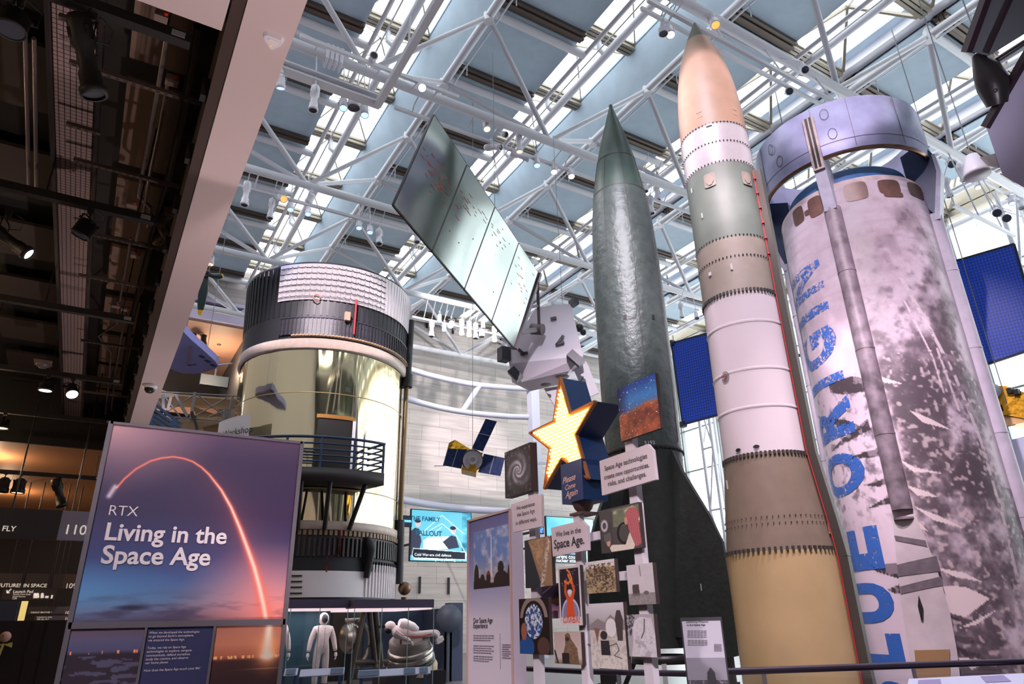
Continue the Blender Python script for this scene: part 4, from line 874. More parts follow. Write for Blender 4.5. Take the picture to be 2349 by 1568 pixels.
# the worn blue lettering that runs up the tank
m_blue = bpy.data.materials.new('worn_blue_paint'); m_blue.use_nodes = True; nt = m_blue.node_tree; b_ = nt.nodes['Principled BSDF']; b_.inputs['Base Color'].default_value = C3(50, 98, 178); b_.inputs['Roughness'].default_value = .5
tc = nt.nodes.new('ShaderNodeTexCoord'); nz = nt.nodes.new('ShaderNodeTexNoise'); nz.inputs['Scale'].default_value = 12; nz.inputs['Detail'].default_value = 6; nz.inputs['Roughness'].default_value = .75; nt.links.new(tc.outputs['Object'], nz.inputs['Vector'])
sp_ = nt.nodes.new('ShaderNodeSeparateXYZ'); nt.links.new(tc.outputs['Object'], sp_.inputs[0])
mr = nt.nodes.new('ShaderNodeMapRange'); mr.inputs['From Min'].default_value = 5; mr.inputs['From Max'].default_value = 14; mr.inputs['To Min'].default_value = .0; mr.inputs['To Max'].default_value = -.13; nt.links.new(sp_.outputs[2], mr.inputs[0])
ad = nt.nodes.new('ShaderNodeMath'); ad.operation = 'ADD'; nt.links.new(nz.outputs['Fac'], ad.inputs[0]); nt.links.new(mr.outputs[0], ad.inputs[1])
rp = nt.nodes.new('ShaderNodeValToRGB'); rp.color_ramp.elements[0].position = .35; rp.color_ramp.elements[1].position = .40; nt.links.new(ad.outputs[0], rp.inputs[0])
nt.links.new(rp.outputs['Color'], b_.inputs['Alpha'])
zz = {}
bx = [(2064, 1490), (2040, 1385), (2015, 1260)]
azb = sum(cylhit(x, y, AX, RT)[0] for x, y in bx)/3; azt = sum(cylhit(x, y, AX, RT)[0] for x, y in ((1973, 1505), (1950, 1385), (1937, 1262)))/3
cap = (azt-azb)*RT
def letter(ch, px, y0, y1):
    z0, z1 = cylhit(px, y0, AX, RT)[1], cylhit(px, y1, AX, RT)[1]; return ctext(ch, AX, RT, azb, z0, cap/.727, m_blue, ns, True, .01, 'painted_letter', length=z1-z0, cut=.07)
_tg = text_geom
def text_geom(body, off=0., **kw): return _tg(body, off=off if off else (.042 if len(body) == 1 and body in 'BLUEORIGN' else 0), **kw)
for ch, px, y0, y1 in (('B', 2030, 1640, 1560), ('L', 2020, 1528, 1452), ('U', 1998, 1428, 1335), ('E', 1978, 1308, 1208), ('O', 1936, 1138, 1034), ('R', 1912, 1008, 915), ('I', 1896, 886, 864), ('G', 1884, 838, 752), ('I', 1868, 726, 704), ('N', 1856, 680, 606)): letter(ch, px, y0, y1)
# ================================================================== the foil-clad orbital workshop
AX = (7.05, 26.58); FA = facing(AX); C0 = (AX[0], AX[1], 0); RS = 3.2; D0 = math.hypot(*AX)
sk = thing('space_station_module', 'huge cylindrical space workshop with black ribs, white tiles and gold foil', 'space station', (AX[0], AX[1], 0))
def zs(px, py): return cylhit(px, py, AX, RS)[1]
ZR = cylhit(760, 603, AX, 3.35)[1]; ZRB = zs(740, 776); ZRA = zs(740, 802); ZGB = zs(740, 1193); ZBB = zs(740, 1214); ZCB = zs(740, 1275); ZDB = zs(740, 1308); ZWB = zs(740, 1369)
RIB = mat('black_ribbed_metal', (34, 34, 40), .6, metal=.1); WTILE = mat('white_tile', (232, 222, 226), .5); BEIGE = mat('beige_ring', (196, 176, 164), .45, noise=.1); FOILG = mat('gold_mirror_foil', (232, 218, 176), .07, metal=1., bump=.22, bscale=1.0)
nt = FOILG.node_tree; nz_ = [n for n in nt.nodes if n.type == 'TEX_NOISE'][0]; mp_ = nt.nodes.new('ShaderNodeMapping'); mp_.inputs['Scale'].default_value = (1, 1, .16)
nt.links.new([n for n in nt.nodes if n.type == 'TEX_COORD'][0].outputs['Object'], mp_.inputs[0]); nt.links.new(mp_.outputs[0], nz_.inputs['Vector']); [n for n in nt.nodes if n.type == 'BUMP'][0].inputs['Distance'].default_value = .7; nz_.inputs['Detail'].default_value = .6
m = MB(); m.lathe([(3.24, ZRB), (3.34, ZR-.1), (3.36, ZR), (3.28, ZR+.05)], C0, 96); m.build('upper_shell', RIB, sk)
m = MB()
for i in range(88):
    a = 2*math.pi*i/88; m.bar(P3(AX, 3.26, a, ZRB+.9), P3(AX, 3.36, a, ZR-.12), .09, .05, up=(math.sin(a), math.cos(a), 0))
m.build('rib_band', mat('black_rib', (24, 24, 30), .55, metal=.1), sk)
m = MB(); m.lathe([(3.25, ZR+.03), (2.7, ZR+.3), (1.8, ZR+.75), (1.3, ZR+.86), (0, ZR+.9)], C0, 64); m.build('dome', mat('dark_dome', (62, 60, 60), .5), sk)
aw, zw = cylhit(643, 640, AX, 3.35); ae = FA-math.radians(100); ZW0 = zs(742, 691); AWR = cylhit(880, 690, AX, 3.3)[0]
m = MB(); m.lathe([(3.345, ZW0), (3.395, ZR-.08)], C0, 60, ae, aw); m.build('white_tile_band', WTILE, sk)
for j in range(6):
    m = MB(); zt = ZW0+.12+(ZR-.08-ZW0-.15)*j/5.6
    for q, a in enumerate(np.arange(AWR, aw, .075)):
        rr = 3.405+.0*j; m.bar(P3(AX, rr, a, zt), P3(AX, rr, a+.055, zt), .02, .024); m.bar(P3(AX, rr, a+.055, zt), P3(AX, rr, a+.075, zt+.05), .02, .02)
    m.build('tile_joint', mat('tile_joint_black', (30, 28, 30), .6), sk)
m = MB()
for a in np.arange(ae, aw, .055): m.bar(P3(AX, 3.37, a, ZW0), P3(AX, 3.40, a, ZR-.1), .012, .02, up=(math.sin(a), math.cos(a), 0))
m.build('tile_rib', mat('tile_grey', (206, 196, 202), .5), sk)
m = MB(); acl, acr = cylhit(640, 760, AX, 3.3)[0], FA-math.radians(85); zc0, zc1 = ZRB+.12, zs(740, 733)
m.lathe([(3.31, zc0), (3.31, zc1)], C0, 60, acr, acl); m.build('louvre_panel', grid_mat('louvre_dark', (52, 50, 58), (20, 20, 26), .12, .30, .045, .45, axes=(0, 2)), sk)
m = MB(); 
for a in np.arange(acr, acl, .045): m.bar(P3(AX, 3.33, a, zc0), P3(AX, 3.33, a, zc1), .05, .04, up=(math.sin(a), math.cos(a), 0))
m.lathe([(3.3, zc1), (3.36, zc1+.03), (3.3, zc1+.08)], C0, 60, acr, acl); m.build('louvre_slat', mat('louvre_slat', (46, 44, 52), .4, metal=.3), sk)
m = MB(); m.lathe([(3.3, ZRB+.02), (3.36, ZRB+.04), (3.36, ZRB+.1), (3.3, ZRB+.12)], C0, 72, FA-1.5, FA+.4); ring_rivets(m, AX, 3.37, ZRB+.07, 50, .06, FA-1.5, FA+.4); m.build('bracket_ring', mat('tan_bracket', (140, 116, 92), .5), sk)
m = MB(); m.lathe([(RS+.02, ZRA), (RS+.13, ZRA+.05), (RS+.13, ZRB-.05), (RS+.02, ZRB)], C0, 96); m.build('beige_belt', BEIGE, sk)
m = MB()
zz = np.linspace(ZGB, ZRA, 14); m.lathe([(RS, float(z)) for z in zz], C0, 128); m.build('foil_wall', FOILG, sk)
for z in (zs(740, 1120), zs(740, 900)): m = MB(); m.lathe([(RS, z-.02), (RS+.02, z), (RS, z+.02)], C0, 96); m.build('foil_seam', mat('foil_seam', (150, 130, 90), .4, metal=.6), sk)
m = MB(); m.lathe([(RS+.02, ZBB), (RS+.05, ZBB+.02), (RS+.05, ZGB-.02), (RS, ZGB)], C0, 96); m.build('lower_belt', BEIGE, sk)
m = MB(); m.lathe([(RS-.02, ZCB-.05), (RS-.02, ZBB)], C0, 96)
for a in np.arange(FA-1.6, FA+.6, .05): m.bar(P3(AX, RS+.03, a, ZCB), P3(AX, RS+.03, a, ZBB-.25), .07, .09, up=(math.sin(a), math.cos(a), 0))
m.build('lower_louvre', mat('dark_louvre_brown', (58, 54, 56), .45, metal=.2), sk)
m = MB(); ring_rivets(m, AX, RS+.02, ZBB-.1, 120, .1, hh=.16); m.build('tan_bracket_row', mat('tan_bracket', (140, 116, 92), .5), sk)
m = MB(); m.lathe([(RS-.01, ZDB), (RS-.01, ZCB)], C0, 96); m.build('charcoal_belt', RIB, sk)
m = MB(); m.lathe([(RS+.02, ZWB), (RS, ZDB)], C0, 96)
m.build('white_skirt', WTILE, sk)
m = MB()
for a in np.arange(FA-1.5, FA-.62, .05): m.bar(P3(AX, RS+.03, a, ZWB+.02), P3(AX, RS+.03, a, ZDB+.25), .05, .06, up=(math.sin(a), math.cos(a), 0))
m.build('skirt_rib', WTILE, sk)
m = MB()
for a in np.arange(FA-1.5, FA-.62, .05): m.bar(P3(AX, RS+.03, a, ZDB+.25), P3(AX, RS+.03, a, ZCB-.1), .05, .06, up=(math.sin(a), math.cos(a), 0))
m.build('skirt_rib_dark', RIB, sk)
m = MB()
for px in (662, 682):
    for py in (1320, 1333, 1346, 1360): a, z = cylhit(px, py, AX, RS); m.cbox(P3(AX, RS+.03, a, z), (.3, .03, .04), Matrix.Rotation(-a, 3, 'Z'))
m.build('skirt_joint', mat('tile_joint_black', (30, 28, 30), .6), sk)
m = MB(); m.lathe([(RS+.05, 0), (RS+.05, ZWB)], C0, 64); m.build('base_ring', DARK, sk)
ra = FA-math.radians(80)
m = MB(); m.tube(P3(AX, RS+.12, ra, 5.2), P3(AX, RS+.16, ra, ZRA), .1, n=12); m.build('side_tunnel', mat('bronze_tunnel', (110, 92, 64), .35, metal=.6), sk)
m = MB(); m.tube(P3(AX, RS+.16, ra, ZRA-.1), P3(AX, RS+.22, ra, ZR-.9), .17, n=12); m.build('tunnel_fairing', RIB, sk)
m = MB(); m.tube(P3(AX, RS+.14, ra, 3.0), P3(AX, RS+.12, ra, 5.3), .17, n=12); m.build('tunnel_fairing', RIB, sk)
m = MB(); m.tube(P3(AX, RS+.16, ra, ZRA-.35), P3(AX, RS+.16, ra, ZRA+.2), .24, n=12); m.build('tunnel_fairing', RIB, sk)
m = MB(); al, zl = cylhit(766, 1015, AX, RS); cpatch(m, AX, RS, al, zl, .62, 1.02, .1, off=.02); m.build('doorway', mat('dark_doorway', (22, 16, 14), .7), sk)
m = MB(); cpatch(m, AX, RS, al, zl+.93, .66, .07, 0, off=.05); m.build('lit_door_top', mat('orange_lit_top', (176, 120, 60), .4, metal=.4), sk)  # orange light over the door opening, put into this strip's colour
m = MB(); cpatch(m, AX, RS, al-.21, zl-.1, .06, .95, 0, off=.05); m.build('door_jamb', mat('white_enamel', (226, 224, 232), .4), sk)
m = MB(); a, z = cylhit(798, 894, AX, RS); cpatch(m, AX, RS, a, z, .1, .1, 0, off=.01); m.build('foil_port', mat('dark_doorway', (22, 16, 14), .7), sk)
m = MB(); a, z = cylhit(813, 730, AX, 3.36); m.bar(P3(AX, 3.42, a, zs(812, 772)), P3(AX, 3.44, a, zs(812, 692)), .05, .05)
a2, _ = cylhit(778, 1250, AX, RS); m.path([P3(AX, RS+.1, a2, zs(778, 1215)), P3(AX, RS+.1, a2, zs(778, 1272)), P3(AX, RS+.1, a2+.12, zs(764, 1276)), P3(AX, RS+.1, a2+.12, zs(762, 1312))], .03, n=6); m.build('red_pipe', mat('red_cable', (176, 44, 44), .5), sk)
m = MB(); a, z = cylhit(796, 727, AX, 3.36); m.cbox(P3(AX, 3.42, a, z), (.2, .14, .34), Matrix.Rotation(-a, 3, 'Z')); m.build('bracket_box', mat('tan_box', (180, 150, 130), .5), sk)
m = MB(); a, z = cylhit(840, 1262, AX, RS); m.path([P3(AX, RS+.1, a, z-.9), P3(AX, RS+.22, a, z), P3(AX, RS+.22, a, z+.2), P3(AX, RS+.05, a, z+.4)], [.1, .17, .17, .1], n=10); m.build('exhaust_duct', RIB, sk)
m = MB(); a, z = cylhit(727, 684, AX, 3.36); m.path([P3(AX, 3.42, a+.1*math.cos(t)/3.4*1.3, z+.14*math.sin(t)) for t in np.linspace(0, 2*math.pi, 17)], .022, n=5); m.build('round_badge', mat('badge_pink', (186, 130, 120), .5), sk)
bt = hd(928, 1349, 27.2); m = MB(); m.ball(bt, .24, 20, 14); m.tube(bt-Vector((0, 0, .3)), (bt.x, bt.y, 0), .12, n=10); bt0 = m
o = m.build('ball_tank', mat('copper_tank', (120, 88, 66), .35, metal=.6, noise=.2, nscale=8), sk)
# ---- walkway hung on its front
wk = thing('walkway', 'curved dark walkway with blue railing in front of the foil cylinder door', 'walkway', (AX[0], AX[1]-4, 5))
zp = cylhit(800, 1104, AX, 4.35)[1]; aR = cylhit(881, 1104, AX, 4.35)[0]; aL2 = FA+.75
m = MB(); m.lathe([(RS+.1, zp), (4.35, zp), (4.35, zp+.42), (RS+.1, zp+.42)], C0, 40, aR, aL2)
a_ = [P3(AX, r, aR, z) for r, z in ((RS+.1, zp), (4.35, zp), (4.35, zp+.42), (RS+.1, zp+.42))]; m.add(a_, [(0, 1, 2, 3)]); m.build('platform', mat('dark_platform', (52, 44, 46), .5), wk)
NV = mat('navy_rail', (48, 66, 98), .4, metal=.2); zrail = cylhit(800, 1006, AX, 4.3)[1]
for j, f in enumerate((0, .22, .42, .62, .82)):
    m = MB(); m.path([P3(AX, 4.3, a, zrail-(zrail-zp-.45)*f) for a in np.linspace(aR, aL2, 24)], .05 if j == 0 else .032, n=8)
    m.path([P3(AX, r, aR+.004, zrail-(zrail-zp-.45)*f) for r in (4.3, RS+.15)], .05 if j == 0 else .032, n=8); m.build('rail', NV, wk)
for a in np.linspace(aR+.01, aL2, 6): m = MB(); m.bar(P3(AX, 4.3, a, zp+.4), P3(AX, 4.3, a, zrail), .07, .07); m.build('post', NV, wk)
for px0, px1 in ((757, 744), (840, 800), (690, 682)):
    m = MB(); aa, _ = cylhit(px0, 1110, AX, 4.2); ab, zb_ = cylhit(px1, 1214, AX, RS+.1); m.tube(P3(AX, 4.15, aa, zp), P3(AX, RS+.12, ab, zb_), .08, n=10); m.build('support_strut', DARK, wk)
a, z = cylhit(556, 978, AX, 3.9); m = MB(); m.lathe([(3.9, z-.42), (3.9, z+.42)], C0, 12, cylhit(574, 975, AX, 3.9)[0], cylhit(574, 975, AX, 3.9)[0]+.48)
ws = thing('workshop_sign', 'white curved sign on the glass rail at the left of the foil cylinder', 'sign', P3(AX, 3.9, a, z-.42)); m.build('panel', WT, ws)
ctext('Workshop', AX, 3.9, cylhit(543, 985, AX, 3.9)[0], z-.25, .34, mat('text_dark', (44, 44, 50), .6), ws)
# ================================================================== hung spacecraft
def solve_quad(px4, Dm):
    d4 = [ray(*p).normalized() for p in px4]; A = np.array([[s*d4[i][j] for i, s in zip(range(4), (1, -1, 1, -1))] for j in range(3)])
    t = np.linalg.svd(A)[2][-1]; t = t/np.mean(t)*Dm; return [CAMP+d4[i]*t[i] for i in range(4)]
# the long mirror panel
Q = solve_quad([(995, 262), (903, 468), (1183, 800), (1238, 630)], 17.5)     # A top, B left, C bottom, D right
nQ = (Q[1]-Q[0]).cross(Q[3]-Q[0]).normalized(); nQ = nQ if nQ.dot(CAMP-Q[0]) > 0 else -nQ
ms = thing('mirror_satellite', 'white satellite with one long mirror-like panel hung below the roof', 'satellite', sum(Q, Vector())/4)
MIR = mat('mirror_panel', (150, 158, 154), .17, metal=1., bump=.35, bscale=.55); EDG = mat('dark_panel_edge', (44, 40, 46), .4); REDM = mat('red_dash', (196, 84, 70), .5)
[n for n in MIR.node_tree.nodes if n.type == 'BUMP'][0].inputs['Distance'].default_value = .5
[n for n in MIR.node_tree.nodes if n.type == 'TEX_NOISE'][0].inputs['Detail'].default_value = .3
eL, eS = Q[3]-Q[0], Q[1]-Q[0]
def fr_(px, py, p0, e): q = onplane(px, py, Q[0], nQ); return (q-p0).dot(e)/e.dot(e)
cuts = [0]+[fr_(x, y, Q[0], eL) for x, y in ((1072, 380), (1137, 482), (1190, 567))]+[1]
cutsB = [0]+[fr_(x, y, Q[1], eL) for x, y in ((990, 572), (1063, 656), (1125, 733))]+[1]
rg = random.Random(3)
for i in range(4):
    u0, u1 = (cuts[i]+cutsB[i])/2+.004, (cuts[i+1]+cutsB[i+1])/2-.004
    pl = MB(); pl.prism([Q[0]+eL*u0, Q[0]+eL*u1, Q[0]+eL*u1+eS, Q[0]+eL*u0+eS], nQ*-.06); po = pl.build('mirror_leaf', MIR, ms)
    ed = MB()
    for p_, q_ in (((u0, 0), (u1, 0)), ((u0, 1), (u1, 1)), ((u0, 0), (u0, 1)), ((u1, 0), (u1, 1))): ed.bar(Q[0]+eL*p_[0]+eS*p_[1]-nQ*.03, Q[0]+eL*q_[0]+eS*q_[1]-nQ*.03, .05, .05, up=nQ)
    ed.build('leaf_edge', EDG, po)
    rd = MB(); L_ = eL.length
    for q in range((46, 22, 12, 14)[i]):
        u = rg.uniform(u0+.01, u1-.03); v = min(.95, max(.04, rg.gauss(.30+.12*math.sin(u*9), .07) if i < 3 else rg.uniform(.05, .5))); l = rg.uniform(.06, .22)/L_
        rd.bar(Q[0]+eL*u+eS*v+nQ*.003, Q[0]+eL*min(u1-.005, u+l)+eS*v+nQ*.003, .011, .004, up=nQ)
    for q in range(3): u = u0+(u1-u0)*(q+.6)/3.4; p_ = Q[0]+eL*u+eS*rg.uniform(.2, .75); rd.bar(p_+nQ*.003, p_+eL*(.03/L_)+nQ*.003, .03, .004, up=nQ)
    rd.build('red_marking', REDM, po)  # thin red dashes scattered over each leaf
PG = mat('mauve_grey_arm', (120, 108, 116), .45)
edge = lambda f: Q[3]+(Q[2]-Q[3])*f
hubp = onplane(1237, 755, Q[3], (CAMP-Q[3]).normalized())
m = MB(); m.bar(edge(-.02)-nQ*.05, edge(1.0)-nQ*.05, .12, .2, up=nQ); m.bar(edge(.1), hubp, .09, .12); m.bar(edge(.78), hubp, .1, .14); m.bar(edge(.45), (edge(.1)+hubp)/2, .06, .08); m.build('hinge_arm', PG, ms)
m = MB(); m.tube(hubp-nQ*.25, hubp+nQ*.12, .17, n=20); m.build('hinge_hub', mat('mauve_hub', (112, 98, 102), .5), ms)
LAV = mat('lavender_white_hull', (234, 224, 234), .5)
vn = (CAMP-hubp); vn.z = 0; vn.normalize()
def hp(px, py, back=0): return onplane(px, py, hubp+vn*(-.35-back), vn)
F_ = [hp(1228, 707), hp(1275, 698), hp(1311, 697), hp(1317, 730), hp(1338, 816), hp(1168, 834), hp(1163, 776), hp(1190, 770)]
bv = [hp(1307, 850, .25), hp(1197, 876, .25)]; bt_ = [hp(1287, 880, .9), hp(1216, 897, .9)]
bk = [p-vn*1.7 for p in F_[:5]]+[p-vn*1.7 for p in F_[5:]]
m = MB(); n = 8
m.add(F_+bk+bv+bt_, [tuple(range(8)), tuple(range(8, 16))[::-1], (0, 8, 9, 1), (1, 9, 10, 2), (2, 10, 11, 3), (3, 11, 12, 4), (5, 13, 14, 6), (6, 14, 15, 7), (7, 15, 8, 0), (4, 16, 17, 5), (16, 18, 19, 17), (18, 12, 13, 19), (4, 12, 18, 16), (5, 17, 19, 13)])
m.build('hull', LAV, ms)
m = MB()
for px, py, r_ in ((1252, 880, .17), (1290, 862, .22)):
    c_ = hp(px, py, .5)+vn*.12; m.lathe([(r_, 0), (r_*.9, -.02), (0, -.02)], c_-Vector((0, 0, .06)), 8)
m.build('round_port', mat('grey_port', (140, 136, 134), .4), ms)
m = MB(); DKB = mat('charcoal_fitting', (56, 56, 66), .45)
for px, py, sx, sz in ((1156, 813, .3, .42), (1316, 694, .18, .2)): m = MB(); m.cbox(hp(px, py), (sx, .3, sz)); m.build('thruster_block', DKB, ms)
for a_, b_ in (((1172, 850), (1193, 872)), ((1306, 812), (1335, 838))): m = MB(); m.bar(hp(*a_)+vn*.1, hp(*b_)+vn*.1, .2, .25); m.build('thruster_block', DKB, ms)
m = MB(); DKM = mat('dark_mauve_clip', (74, 56, 66), .5)
for a_, b_ in (((1276, 793), (1292, 771)), ((1276, 791), (1294, 786)), ((1188, 801), (1204, 815)), ((1194, 814), (1211, 810)), ((1263, 733), (1276, 730))): m.bar(hp(*a_)+vn*.06, hp(*b_)+vn*.06, .05, .08)
m.build('antenna_clip', DKM, ms)
m = MB(); g_ = hp(1330, 752, .4); m.ball(g_, .13); 
for q in range(7): m.tube(hp(1312, 735+q*5, .2), g_+Vector((0, 0, .1-.03*q)), .012, n=5)
m.ball(hp(1338, 762, .5), .1); m.build('sensor_cluster', DARK, ms)
PAN = mat('pale_flat_panel', (216, 212, 218), .45)
m = MB(); m.prism([hp(1310, 832, .6), hp(1345, 828, .6), hp(1374, 900, .6), hp(1346, 912, .6)], -vn*.1); m.prism([hp(1248, 890, .8), hp(1285, 885, .8), hp(1300, 950, .8), hp(1272, 930, .8)], -vn*.1); m.build('antenna_panel', PAN, ms)
m = MB()
for px, py in ((1318, 852, ), (1332, 882)): m.bar(hp(px-4, py, .58), hp(px+6, py-20, .58), .015)
m.build('panel_line', DARK, ms)
m = MB(); wq = Q[0]+eL*.62+eS*.4
m.tube(wq, wq+Vector((0, 0, 17.4-wq.z)), .008, n=5); m.tube(hp(1290, 697, .5), hp(1290, 697, .5)+Vector((0, 0, 17.4-hp(1290, 697, .5).z)), .008, n=5); m.build('hanging_wire', mat('steel_wire', (130, 130, 136), .4, metal=.6), ms)
# blue cell panels of one satellite behind the missiles
dv = Vector((.31, -.951, 0)).normalized(); nv = Vector((dv.y, -dv.x, 0)); pc = hd(1592, 870, 24.5); nv = nv if nv.dot(CAMP-pc) > 0 else -nv
bs = thing('winged_satellite', 'satellite with two big blue solar wings, partly behind the missiles', 'satellite', pc)
def uvquad(name, pts, material, parent, su, sv, thick, nrm):
    mb = MB(); mb.prism(pts, nrm*-thick); o = mb.build(name, material, parent); uv = o.data.uv_layers.new(name='UVMap'); lu = (pts[1]-pts[0]); lv = (pts[3]-pts[0]); o3 = org(parent)
    for l in o.data.loops:
        p = o.data.vertices[l.vertex_index].co+o3-pts[0]; uv.data[l.index].uv = (p.dot(lu)/lu.dot(lu)*su, p.dot(lv)/lv.dot(lv)*sv)
    return o
for pts, su, sv in ((((1540, 787), (1621, 764), (1647, 951), (1566, 973)), 16, 30), (((2181, 601), (2326, 559), (2392, 792), (2254, 838)), 20, 34)):
    R3 = [onplane(x, y, pc, nv) for x, y in pts]; w_ = (R3[1]-R3[0]).length; h_ = (R3[3]-R3[0]).length
    o = uvquad('solar_wing', R3, grid_mat('blue_cells_%d' % su, (20, 84, 226), (10, 26, 74), 1, 1, .14, .35, axes='uv'), bs, su, sv, .06, nv)
    f_ = MB()
    for i in range(4): f_.bar(R3[i]-nv*.03, R3[(i+1) % 4]-nv*.03, .06, .08, up=nv)
    for q in (0, 3): f_.cbox(R3[q]-nv*.03, (.2, .2, .2))
    f_.build('wing_frame', mat('navy_frame', (24, 30, 54), .5), o)
cA, cB = onplane(1606, 868, pc, nv), onplane(2285, 700, pc, nv); m = MB(); m.tube(cA-nv*.12, cB-nv*.12, .06); m.build('boom', DARK, bs)
m = MB(); m.cbox((cA+cB)/2-nv*.7, (1.2, 1.2, 1.6)); m.build('bus', mat('gold_foil', (216, 160, 48), .3, metal=.9, bump=.8, bscale=8), bs)
m = MB(); m.tube((cA+cB)/2, ((cA+cB)/2).xy.to_3d()+Vector((0, 0, 20)), .02, n=5); m.build('hanging_wire', mat('steel_wire', (130, 130, 136), .4, metal=.6), bs)
GOLD = mat('gold_foil', (216, 160, 48), .3, metal=.9, bump=.8, bscale=8)
gp = hd(2310, 925, 22); gs = thing('gold_satellite', 'gold foil satellite with a white dish rim at the right edge', 'satellite', gp)
gx = Vector((math.cos(math.radians(61)), -math.sin(math.radians(61)), 0)); gn = (CAMP-gp); gn.z = 0; gn.normalize()
def gq(px, py, b=0): return onplane(px, py, gp-gn*b, gn)
m = MB(); m.prism([gq(2264, 886), (gq(2305, 884)), gq(2352, 900), gq(2362, 962), gq(2300, 950), gq(2275, 942)], gn*-1.4); m.build('bus', GOLD, gs)
m = MB(); m.lathe([(.0, 0), (.20, .0), (.20, .06), (0, .07)], gq(2277, 899)+gn*.08, 24, axis=gn); m.build('round_sensor', PAN, gs)
m = MB(); m.lathe([(0, .45), (.2, .4), (.62, .05), (.66, 0)], gq(2312, 968)-gn*.5, 28, axis=(-.2, 0, 1)); m.build('dish', mat('dish_tan', (220, 170, 120), .5), gs)
m = MB()
for px, py in ((2318, 897), (2333, 900), (2292, 936)): m.cbox(gq(px, py)+gn*.05, (.16, .12, .14))
m.build('fitting', BLACK, gs)
m = MB(); m.tube(gp, gp.xy.to_3d()+Vector((0, 0, 20)), .015, n=5); m.build('hanging_wire', mat('steel_wire', (130, 130, 136), .4, metal=.6), gs)
sp2 = hd(2345, 1060, 21.5); m = MB(); m.prism([sp2+gx*a+Vector((0, 0, b)) for a, b in ((-.35, .55), (.8, .75), (.9, -.6), (-.05, -.75))], gn*-.08); solo(m, 'flat_panel', mat('pale_blue_panel', (196, 200, 226), .5), 'pale blue flat panel at the right edge under the gold satellite', 'panel')
# small navigation satellite before the stone wall
gp2 = hd(1084, 1054, 21); ns2 = thing('navigation_satellite', 'small gold satellite with dark blue wings hung before the stone wall', 'satellite', gp2)
gn2 = (CAMP-gp2); gn2.z = 0; gn2.normalize()
def g2(px, py, b=0): return onplane(px, py, gp2-gn2*b, gn2)
CELL = mat('dark_blue_cells', (30, 52, 100), .3, metal=.2, noise=.5, nscale=9)
m = MB(); m.prism([g2(1073, 1030), g2(1108, 1038), g2(1092, 1084), g2(1058, 1076)], gn2*-.7); m.build('bus', GOLD, ns2)
m = MB(); m.prism([g2(1030, 1015, .15), g2(1044, 1008, .2), g2(1080, 1030, .2), g2(1070, 1050, .1), g2(1018, 1060, .1)], gn2*-.5); m.build('foil_box', GOLD, ns2)
nl = (gn2+Vector((.0, 0, -.35))).normalized()
m = MB(); m.lathe([(.33, -.12), (.33, .02), (.30, .05)], g2(1084, 1056)+gn2*.04, 32, axis=nl); m.build('nozzle_rim', BLACK, ns2)
m = MB(); m.lathe([(.30, .05), (.15, .0), (.12, .05), (.09, .05), (.07, 0), (.03, 0), (.0, .06)], g2(1084, 1056)+gn2*.04, 32, axis=nl); m.build('nozzle_dish', PAN, ns2)
for pts in ([(1028, 1028), (1072, 1030), (1058, 1074), (1016, 1066)], [(1110, 1040), (1158, 1050), (1148, 1091), (1097, 1082)], [(1114, 960), (1140, 966), (1108, 1034), (1082, 1028)]):
    m = MB(); m.prism([g2(*p, b=.02) for p in pts], gn2*-.05); o = m.build('solar_wing', CELL, ns2)
    a_, b_, c_, d_ = [g2(*p, b=.01) for p in pts]; l_ = MB()
    if pts[0][1] < 1000: l_.bar((a_+d_)/2+gn2*.02, (b_+c_)/2+gn2*.02, .02)
    else: l_.bar((a_+b_)/2+gn2*.02, (c_+d_)/2+gn2*.02, .02)
    l_.build('wing_joint', mat('pale_line_blue', (170, 176, 190), .5), o)
m = MB(); m.tube(g2(996, 1068), g2(1022, 1068), .012, n=5); m.tube(gp2, (gp2.x, gp2.y, 20.5), .008, n=5); m.build('hanging_wire', mat('steel_wire', (130, 130, 136), .4, metal=.6), ns2)
# faceted dark craft at the top right corner
cp_ = hd(2330, 260, 9.5); cr = thing('faceted_spacecraft', 'lavender faceted hull with a dark wing panel hung in the top right corner', 'spacecraft', cp_)
cn = (CAMP-cp_).normalized()
def cq(px, py, b=0): return onplane(px, py, cp_-cn*b, cn)
m = MB(); m.prism([cq(2262, 291), cq(2360, 118), cq(2480, 118), cq(2480, 520), cq(2349, 430), cq(2300, 402)], -cn*.8); m.build('hull', mat('lavender_hull', (206, 198, 226), .55), cr)
m = MB(); m.bar(cq(2260, 292)+cn*.01, cq(2362, 114)+cn*.01, .07, .09); m.build('hull_edge', mat('maroon_edge', (50, 30, 40), .5), cr)
m = MB(); m.prism([cq(2230, 118, -.1), cq(2274, 0, -.1), cq(2290, -60, -.1), cq(2480, -60, -.1), cq(2480, 10, -.1), cq(2349, 78, -.1), cq(2268, 128, -.1)], -cn*.05); m.build('wing_panel', mat('dark_wing_grey', (92, 96, 100), .5), cr)
m = MB(); m.bar(cq(2217, 120, -.14), cq(2282, -60, -.14), .085, .1); m.bar(cq(2262, 122, -.16), cq(2330, -30, -.16), .06, .03); m.build('wing_edge', mat('maroon_edge', (50, 30, 40), .5), cr)
m = MB(); m.path([cq(2238, 125), cq(2262, 160), cq(2280, 195), cq(2288, 240)], [.05, .16, .19, .12], n=10); m.ball(cq(2282, 205, -.1), .07); m.tube(cq(2240, 130), cq(2345, 70), .05); m.tube(cq(2268, 150, .2), cq(2352, 96, .2), .04); m.build('docking_arm', mat('dark_mechanism', (60, 56, 58), .35, metal=.5), cr)
m = MB(); m.lathe([(.03, .2), (.13, .14), (.2, 0)], cq(2288, 350, .3), 24, axis=(.5, .3, -1)); m.build('thruster_bell', mat('pale_bell', (196, 192, 190), .4), cr)
